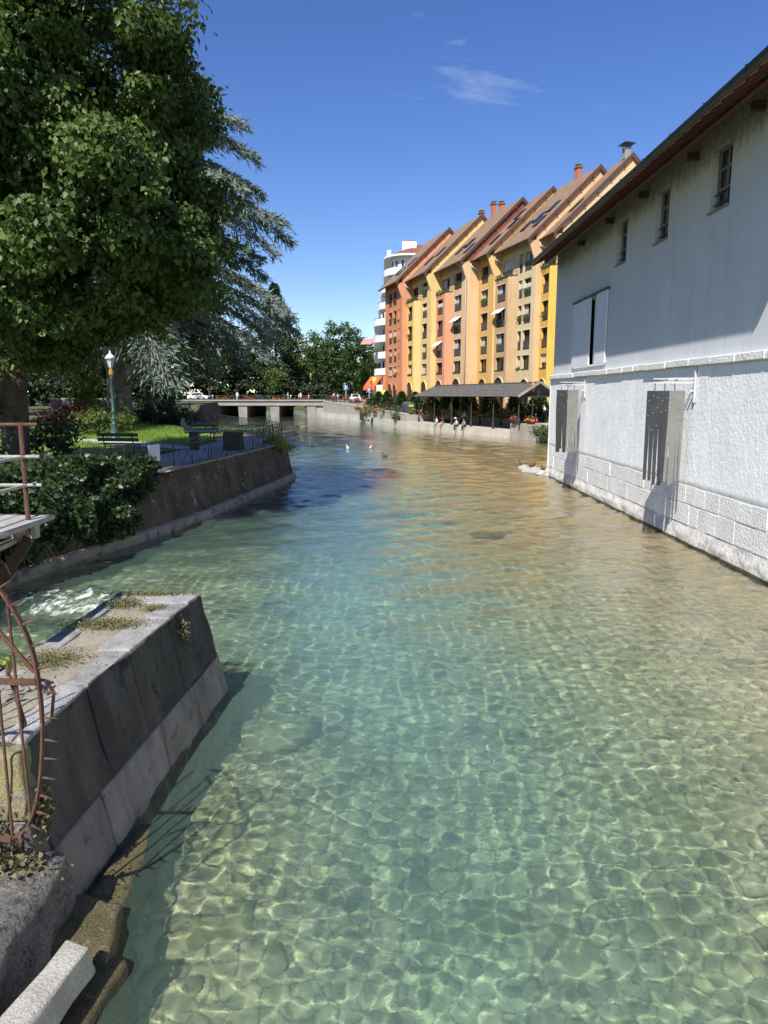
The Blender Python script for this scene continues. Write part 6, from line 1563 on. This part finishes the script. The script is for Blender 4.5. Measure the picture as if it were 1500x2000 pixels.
def car(label, x, y, z, rz, paint='car_white', van=False):
    t = thing('car', label, 'car', (x, y, z), rz, 'parked cars')
    prof = [(-2.1, .35), (-2.15, .75), (-1.95, .95), (-1.25, 1.02), (-.75, 1.55), (.9, 1.6), (1.65, 1.1), (2.1, 1.0), (2.15, .4)]
    mb = MB(); n = len(prof); vs = []
    for sx in (-1, 1):
        for (a, b) in prof: w = .88 if b < 1.1 else .70; vs.append((sx * w, a, b))
    fs = [tuple(range(n))[::-1], tuple(range(n, 2 * n))] + [(i, (i + 1) % n, n + (i + 1) % n, n + i) for i in range(n)]
    mb.add(vs, fs); o = mb.build('body', paint, t); bevel(o, .05, 2)
    for nm, q in (('windscreen', [(-.66, -1.22, 1.06), (.66, -1.22, 1.06), (.58, -.82, 1.5), (-.58, -.82, 1.5)]), ('rear_window', [(.6, 1.62, 1.16), (-.6, 1.62, 1.16), (-.56, 1.05, 1.53), (.56, 1.05, 1.53)])):
        mb = MB(); s = -.03 if nm == 'windscreen' else .03; mb.quad(*[(p[0], p[1] + s, p[2] + .03) for p in q]); mb.build(nm, 'glass', t)
    for sx in (-1, 1):
        mb = MB(); mb.quad((sx * .84, -1.0, 1.1), (sx * .84, 1.3, 1.12), (sx * .735, .85, 1.5), (sx * .735, -.7, 1.5)); mb.build('side_window', 'glass', t)
        mb = MB(); mb.box((sx * .62, -2.14, .72), (.3, .06, .16)); mb.build('headlight', 'lamp_glass', t)
        for yy in (-1.35, 1.35):
            mb = MB(); mb.tube([(sx * .72, yy, .33), (sx * .92, yy, .33)], .33, 14); w_ = mb.build('wheel', 'tyre', t); mb = MB(); mb.tube([(sx * .9, yy, .33), (sx * .935, yy, .33)], .19, 10); mb.build('rim', 'chrome', w_)
    mb = MB(); mb.box((0, -2.16, .5), (1.3, .05, .22)); mb.build('grille', 'tyre', t)
car('white parked car at the top of the quay by the trees', -5.6, 138.5, 2.95, .15)
car('white car half hidden at the left end of the bridge', -37.6, 146, 3.25, 1.5)
def motorbike(label, x, y, z, rz, m='moto_dark'):
    t = thing('motorbike', label, 'motorbike', (x, y, z), rz, 'motorbikes parked on the bridge')
    for xx in (-.68, .68):
        mb = MB(); mb.tube([(xx + .27 * math.cos(a), 0, .31 + .27 * math.sin(a)) for a in np.linspace(0, 2 * PI, 15)], .06, 6, False); w = mb.build('wheel', 'tyre', t)
        mb = MB(); mb.tube([(xx, -.06, .31), (xx, .06, .31)], .1, 8); mb.build('hub', 'chrome', w)
    mb = MB(); mb.ball((0, 0, .5), (.38, .17, .2)); mb.ball((.22, 0, .78), (.3, .17, .15)); mb.build('engine_and_tank', m, t, (0, 0, 0), True)
    mb = MB(); mb.hexa([(-.75, -.14, .72), (.02, -.14, .68), (.02, .14, .68), (-.75, .14, .72)], [(-.8, -.12, .82), (.0, -.12, .78), (.0, .12, .78), (-.8, .12, .82)]); mb.build('seat', 'tyre', t)
    mb = MB(); mb.tube([(.68, 0, .31), (.5, 0, .95)], .04, 6); mb.tube([(.48, -.36, 1.0), (.5, 0, .97), (.48, .36, 1.0)], .02, 6); mb.build('fork_and_handlebar', 'chrome', t)
    mb = MB(); mb.ball((.62, 0, .84), (.1, .1, .1)); mb.build('headlamp', 'lamp_glass', t)
    mb = MB(); mb.hexa([(.5, -.17, .9), (.68, -.12, .9), (.68, .12, .9), (.5, .17, .9)], [(.42, -.13, 1.3), (.5, -.1, 1.3), (.5, .1, 1.3), (.42, .13, 1.3)]); mb.build('screen', 'glass', t)
motorbike('dark motorbike parked at the left end of the bridge', -30.8, 144.2, 3.25, .3)
motorbike('red and black motorbike beside the white figure on the bridge', -27.9, 144.3, 3.25, .9, 'moto_red')
motorbike('black motorbike parked right of the red one on the bridge', -25.2, 144.2, 3.25, .25)
motorbike('motorbike farther left behind the park shrubs on the bridge', -37.2, 144.2, 3.25, .1)
for k, x in enumerate((-34.2, -29.2, -18.6, -17.0, -15.0)):
    t = thing('bollard', ('white bollard left of the first red flower box on bridge', 'white bollard beside the red motorbike', 'white bollard right of the orange flower tub', 'white bollard by the right hand red flower box', 'white bollard at the right end of the bridge')[k], 'bollard', (x, 143.5, 3.44), 0, 'white bollards on the bridge')
    mb = MB(); mb.lathe([(.12, 0), (.12, .7), (.14, .72), (.14, .8), (.06, .92)], (0, 0, 0), 10); mb.build('post', 'sign_white', t, (0, 0, 0), True)

# people: one skinned body each, coloured by garment
def person(label, loc, rz, pose='stand', top='cl_white', legs='cl_dark', hair='hair_dark', hat=None, h=1.70, bare=False, group=None):
    t = thing('person', label, 'person', loc, rz, group)
    k = h / 1.70
    J = dict(pel=(0, 0, .93), chest=(0, .0, 1.22), neck=(0, .0, 1.43), head=(0, -.01, 1.52), crown=(0, -.015, 1.66),
             shl=(-.18, 0, 1.38), ell=(-.24, .02, 1.1), hal=(-.24, -.08, .86), shr=(.18, 0, 1.38), elr=(.24, .02, 1.1), har=(.24, -.08, .86),
             hil=(-.09, 0, .9), knl=(-.1, -.02, .5), anl=(-.1, .02, .08), tol=(-.11, -.16, .04), hir=(.09, 0, .9), knr=(.1, -.02, .5), anr=(.1, .02, .08), tor=(.11, -.16, .04))
    if pose == 'walk': J.update(knl=(-.1, -.16, .52), anl=(-.1, -.28, .09), tol=(-.1, -.45, .07), knr=(.1, .08, .5), anr=(.1, .32, .14), tor=(.1, .2, .04), hal=(-.24, .16, .92), ell=(-.24, .1, 1.12), har=(.24, -.24, .98), elr=(.24, -.04, 1.1))
    if pose == 'sit':
        for n_ in ('pel', 'chest', 'neck', 'head', 'crown', 'shl', 'shr'): x, y, z = J[n_]; J[n_] = (x, y - .10 * max(0, z - .93), z - .81)
        J.update(ell=(-.25, -.04, .35), hal=(-.12, -.28, .22), elr=(.25, -.04, .35), har=(.12, -.28, .22), hil=(-.1, 0, .1), hir=(.1, 0, .1), knl=(-.12, -.42, .11), knr=(.12, -.42, .11), anl=(-.12, -.45, -.33), anr=(.12, -.47, -.33), tol=(-.12, -.6, -.38), tor=(.12, -.62, -.38))
    if pose == 'lean':
        for n_ in ('pel', 'chest', 'neck', 'head', 'crown', 'shl', 'shr'): x, y, z = J[n_]; J[n_] = (x, y - .45 * max(0, z - .93), z - .81)
        J.update(ell=(-.22, -.34, .28), hal=(-.1, -.46, .14), elr=(.22, -.34, .28), har=(.1, -.46, .14), hil=(-.1, 0, .1), hir=(.1, 0, .1), knl=(-.12, -.42, .13), knr=(.12, -.42, .13), anl=(-.12, -.45, -.33), anr=(.12, -.47, -.33), tol=(-.12, -.6, -.38), tor=(.12, -.62, -.38))
    names = list(J); Ed = [('pel', 'chest'), ('chest', 'neck'), ('neck', 'head'), ('head', 'crown'), ('chest', 'shl'), ('shl', 'ell'), ('ell', 'hal'), ('chest', 'shr'), ('shr', 'elr'), ('elr', 'har'), ('pel', 'hil'), ('hil', 'knl'), ('knl', 'anl'), ('anl', 'tol'), ('pel', 'hir'), ('hir', 'knr'), ('knr', 'anr'), ('anr', 'tor')]
    Rd = dict(pel=.15, chest=.16, neck=.06, head=.09, crown=.085, shl=.075, ell=.05, hal=.04, shr=.075, elr=.05, har=.04, hil=.10, knl=.07, anl=.05, tol=.04, hir=.10, knr=.07, anr=.05, tor=.04)
    me = bpy.data.meshes.new('body'); me.from_pydata([tuple(c * k for c in J[n_]) for n_ in names], [(names.index(a), names.index(b)) for a, b in Ed], [])
    o = bpy.data.objects.new('tmp', me); col.objects.link(o)
    sk = o.modifiers.new('skin', 'SKIN'); sk.use_smooth_shade = True
    sv = me.skin_vertices[0].data
    for i, n_ in enumerate(names): r = Rd[n_] * k; sv[i].radius = (r, r * (.72 if n_ in ('chest', 'pel') else 1)); sv[i].use_root = n_ == 'pel'
    ss = o.modifiers.new('sub', 'SUBSURF'); ss.levels = 1; ss.render_levels = 1
    dg = bpy.context.evaluated_depsgraph_get(); m2 = bpy.data.meshes.new_from_object(o.evaluated_get(dg)); bpy.data.objects.remove(o)
    m2.name = 'body'; m2.materials.clear()
    for q in ('skin', top, legs): m2.materials.append(MATS[q])
    jp = {n_: Vector(J[n_]) * k for n_ in names}
    def dseg(p, a, b):
        ab = b - a; u = max(0, min(1, (p - a).dot(ab) / ab.length_squared)); return (p - a - ab * u).length, u
    mi = []
    for f in m2.polygons:
        best = min(((dseg(f.center, jp[a], jp[b])[0] / Rd[a], a, b, dseg(f.center, jp[a], jp[b])[1]) for a, b in Ed), key=lambda q: q[0])
        _, a, b, u = best
        if b in ('crown', 'head') or a == 'head': c = 0
        elif b in ('hal', 'har'): c = 0
        elif b in ('ell', 'elr'): c = 1 if (u < .55 or not bare) else 0
        elif a in ('chest', 'pel') and b in ('chest', 'neck', 'shl', 'shr'): c = 1
        elif b in ('tol', 'tor'): c = 2
        else: c = 2 if not (bare and b in ('anl', 'anr')) else 0
        mi.append(c)
    m2.polygons.foreach_set('material_index', mi); m2.update()
    link(bpy.data.objects.new('body', m2), t)
    hp = jp['crown']; mb = MB(); mb.ball((hp.x, hp.y + .02 * k, hp.z - .0 * k), (.105 * k, .115 * k, .10 * k), 10, 6); mb.build('hair', hair, t, (0, 0, 0), True)
    if hat:
        mb = MB(); mb.lathe([(.22, 0), (.22, .015), (.11, .03), (.10, .11), (.03, .13)], (hp.x, hp.y, hp.z + .03), 12); mb.build('hat', hat, t)
    return t
def edge_at(y, d, z): n_ = qn(y); return (rx_(y) + n_.x * d, y + n_.y * d, z)
to_river = lambda y: math.atan2(-qn(y).x, qn(y).y) + PI      # faces the water
def rz_river(y): n_ = qn(y); return math.atan2(n_.y, n_.x) - PI / 2
G = 'people along the quay'
person('person in white top sitting on the quay edge, left of the pair', edge_at(86.2, .12, LEDGE), rz_river(86), 'sit', 'cl_white', 'cl_grey', h=1.7, group=G)
person('person in black top sitting on the quay edge beside the white top', edge_at(84.6, .12, LEDGE), rz_river(84), 'sit', 'cl_dark', 'skin', bare=True, group=G)
person('seated person in white cap leaning with a dark bag on the quay edge', edge_at(80.9, .12, LEDGE), rz_river(81), 'lean', 'cl_white', 'cl_dark', hat='cl_white', group=G)
person('bending person in grey sitting at the quay edge near the third post', edge_at(79.3, .12, LEDGE), rz_river(79), 'lean', 'cl_grey', 'cl_dark', group=G)
person('person in beige shirt and straw hat standing behind the shelter', (8.45, 90.6, ztop(90.6)), .4, 'stand', 'cl_khaki', 'cl_khaki', hat='straw', group=G)
person('walker in white shirt and dark trousers behind the shelter', (11.85, 84.3, ztop(84.3)), 1.3, 'walk', 'cl_white', 'cl_dark', group=G)
person('walker in red top beside the white shirted one behind the shelter', (12.45, 84.0, ztop(84)), 1.3, 'walk', 'cl_pink', 'cl_dark', bare=True, group=G)
person('person in white shirt and jeans walking past near the white building', (16.7, 74.8, ztop(74.8)), -1.2, 'walk', 'cl_white', 'cl_blue', h=1.78, group=G)
person('person in grey standing under the shelter by the second post', edge_at(83.2, 2.2, LEDGE), .2, 'stand', 'cl_grey', 'cl_dark', group=G)
person('person in dark clothes in the shelter shade near the fifth post', edge_at(75.2, 4.2, LEDGE), 1.2, 'stand', 'cl_dark', 'cl_dark', h=1.8, group=G)
G = 'people on the bridge and far street'
person('person in white standing on the bridge beside the red flower box', (-16.8, 145.2, 3.25), .5, 'stand', 'cl_white', 'cl_white', group=G)
person('person in pale clothes walking mid bridge right of orange tub', (-19.4, 145.4, 3.25), 1.4, 'walk', 'cl_white', 'cl_grey', group=G)
person('person in white shirt standing by the motorbikes on bridge', (-29.6, 145.2, 3.25), .2, 'stand', 'cl_white', 'cl_white', h=1.85, group=G)
person('person in white walking at the street end above the quay wall', (-9.9, 141.5, 3.1), .5, 'walk', 'cl_white', 'cl_dark', group=G)
person('person in pale top following along the street end', (-9.0, 140.5, 3.05), .5, 'walk', 'cl_khaki', 'cl_grey', group=G)
G = 'walkers at the back of the park'
person('walker in white top before the blue hoarding, left one', (-29.6, 69.2, GL), 1.2, 'walk', 'cl_white', 'cl_blue', group=G)
person('walker in white top before the blue hoarding, right one', (-28.6, 69.2, GL), 1.2, 'walk', 'cl_white', 'cl_dark', group=G)
hd = thing('hoarding', 'blue grey hoarding at the back of the park under the trees', 'fence', (-29, 71, GL))
for k in range(5):
    mb = MB(); mb.box((-3.2 + 1.55 * k, 0, 1.0), (1.5, .06, 1.9)); mb.build('panel', 'blue_panel', hd)
mb = MB(); mb.box((-.1, .02, 2.05), (7.9, .2, .14)); mb.build('coping', 'pale_stone', hd)

# bins and bicycles
for k, (y, lb) in enumerate(((100.6, 'dark recycling bin with lime lid, farther of two by the shelter'), (99.2, 'dark recycling bin with lime lid, nearer of two by the shelter'))):
    n_ = qn(y); t = thing('recycling_bin', lb, 'bin', (rx_(y) + n_.x * 2.0, y + n_.y * 2.0, 1.55), .3, 'recycling bins by the shelter')
    mb = MB(); mb.hexa([(-.5, -.5, 0), (.5, -.5, 0), (.5, .5, 0), (-.5, .5, 0)], [(-.55, -.55, 1.5), (.55, -.55, 1.5), (.55, .55, 1.5), (-.55, .55, 1.5)]); o = mb.build('body', 'bin_dark', t); bevel(o, .05)
    mb = MB(); mb.lathe([(.62, 1.5), (.6, 1.62), (.4, 1.78), (.1, 1.85)], (0, 0, 0), 12); mb.build('lid', 'bin_dark', t)
    mb = MB(); mb.box((0, -.56, 1.3), (.7, .05, .3)); mb.build('slot_panel', 'lime_plastic', t)
def bicycle(label, x, y, z, rz):
    t = thing('bicycle', label, 'bicycle', (x, y, z), rz, 'bicycles by the quay')
    for xx in (-.52, .52):
        mb = MB(); mb.tube([(xx + .34 * math.cos(a), 0, .35 + .34 * math.sin(a)) for a in np.linspace(0, 2 * PI, 17)], .02, 5, False)
        for a in np.linspace(0, PI, 5)[:-1]: mb.bar((xx - .33 * math.cos(a), 0, .35 - .33 * math.sin(a)), (xx + .33 * math.cos(a), 0, .35 + .33 * math.sin(a)), .006)
        mb.build('wheel', 'tyre', t)
    mb = MB()
    for a, b in (((-.52, 0, .35), (-.15, 0, .85)), ((-.15, 0, .85), (.38, 0, .85)), ((-.05, 0, .3), (.38, 0, .8)), ((-.05, 0, .3), (-.17, 0, .9)), ((-.52, 0, .35), (-.05, 0, .3)), ((.52, 0, .35), (.36, 0, .98))): mb.tube([a, b], .022, 6)
    mb.build('frame', 'moto_dark', t)
    mb = MB(); mb.tube([(.3, -.28, 1.0), (.37, 0, 1.0), (.3, .28, 1.0)], .015, 6); mb.build('handlebar', 'chrome', t)
    mb = MB(); mb.hexa([(-.32, -.09, .92), (-.04, -.03, .92), (-.04, .03, .92), (-.32, .09, .92)], [(-.32, -.08, .97), (-.04, -.02, .97), (-.04, .02, .97), (-.32, .08, .97)]); mb.build('saddle', 'tyre', t)
bicycle('dark bicycle parked behind the shelter near the fifth post', 14.6, 78.5, ztop(78.5), -.5)
bicycle('bicycle standing beside the bush near the white building', 16.9, 71.2, ztop(71.2), -.7)

# ------------------------------------------------------------------ rocks and water birds
def rock(label, x, y, z, r, mat, seed, flat=.5, group=None, t=None):
    bm = bmesh.new(); bmesh.ops.create_icosphere(bm, subdivisions=3, radius=1)
    for v in bm.verts:
        p = v.co.copy() * 1.3 + Vector((seed * 3.1, seed * 1.7, 0)); d = 1 + .32 * mnoise.noise(p) + .16 * mnoise.noise(p * 2.7) + .06 * mnoise.noise(p * 7)
        v.co = Vector((v.co.x * r * d, v.co.y * r * .8 * d, v.co.z * r * flat * d))
    me = bpy.data.meshes.new('rock'); bm.to_mesh(me); bm.free(); me.materials.append(MATS[mat])
    me.polygons.foreach_set('use_smooth', np.ones(len(me.polygons), bool))
    o = bpy.data.objects.new('rock', me); col.objects.link(o); o.location = (x, y, z); o.rotation_euler = (0, 0, seed * 1.3)
    tag(o, label, 'rock', group); o.cycles.is_caustics_receiver = True; return o
RK = [(8.15, 41.3, .02, .42), (8.45, 40.5, .04, .36), (8.6, 39.6, .05, .38), (8.3, 39.0, .0, .5), (8.55, 38.3, .06, .33), (8.1, 40.1, -.02, .45), (8.75, 37.6, .02, .3)]
for k, (x, y, z, r_) in enumerate(RK):
    rock(('outermost pale boulder at the tip of the rock heap', 'pale boulder just behind the tip of the rock heap', 'pale boulder against the wall in the middle of the heap', 'largest pale boulder on the river side of the heap', 'small pale boulder touching the white building corner', 'low wet boulder on the outer edge of the heap', 'last pale boulder tucked along the white wall')[k], x, y, z, r_, 'pale_stone', k + 1, .5, 'pale boulders heaped at the white building corner')
rock('flat brown rock just breaking the water surface in mid river', 3.12, 21.5, -.06, .5, 'moss_stone', 12, .22)
rock('big pale submerged boulder near the pier nose', -1.5, 9.3, -.95, .6, 'river_stone', 13, .5)
rock('dark submerged boulder at the lower right of the pool', 5.9, 7.2, -.62, .5, 'river_stone', 14, .45)
def duck(label, x, y, z, rz, m='duck_brown', s=1.0):
    t = thing('duck', label, 'duck', (x, y, z), rz, 'water birds')
    mb = MB(); mb.ball((0, 0, .06 * s), (.2 * s, .11 * s, .1 * s), 12, 8); mb.ball((-.2 * s, 0, .11 * s), (.08 * s, .04 * s, .03 * s), 8, 5)
    mb.tube([(.13 * s, 0, .08 * s), (.19 * s, 0, .18 * s), (.2 * s, 0, .24 * s)], [.06 * s, .04 * s, .035 * s], 8); mb.ball((.215 * s, 0, .26 * s), (.055 * s, .045 * s, .045 * s), 10, 6); mb.build('body', m, t, (0, 0, 0), True)
    mb = MB(); mb.tube([(.25 * s, 0, .255 * s), (.32 * s, 0, .245 * s)], [.022 * s, .012 * s], 6); mb.build('bill', 'lamp_amber', t)
duck('brown duck swimming alone in mid river', .06, 49.5, 0, 2.4, s=1.1)
duck('white bird floating near the lattice railing tip', -6.2, 61, 0, .4, 'bird_white')
duck('white bird on the water left of the brown duck', -2.9, 57, 0, 2, 'bird_white')
duck('pale bird on the water near the brown duck', -1.1, 57.5, 0, 1.2, 'bird_white', .9)
duck('dark duck far out toward the bridge', -11.8, 98, 0, 1, s=1.2)
duck('duck standing on the outermost pale boulder', 8.1, 41.4, .2, 2.5)
duck('duck standing in the middle of the boulder heap', 8.45, 40.4, .2, .5)
duck('duck standing on the innermost pale boulder', 8.6, 38.4, .2, 1.5)
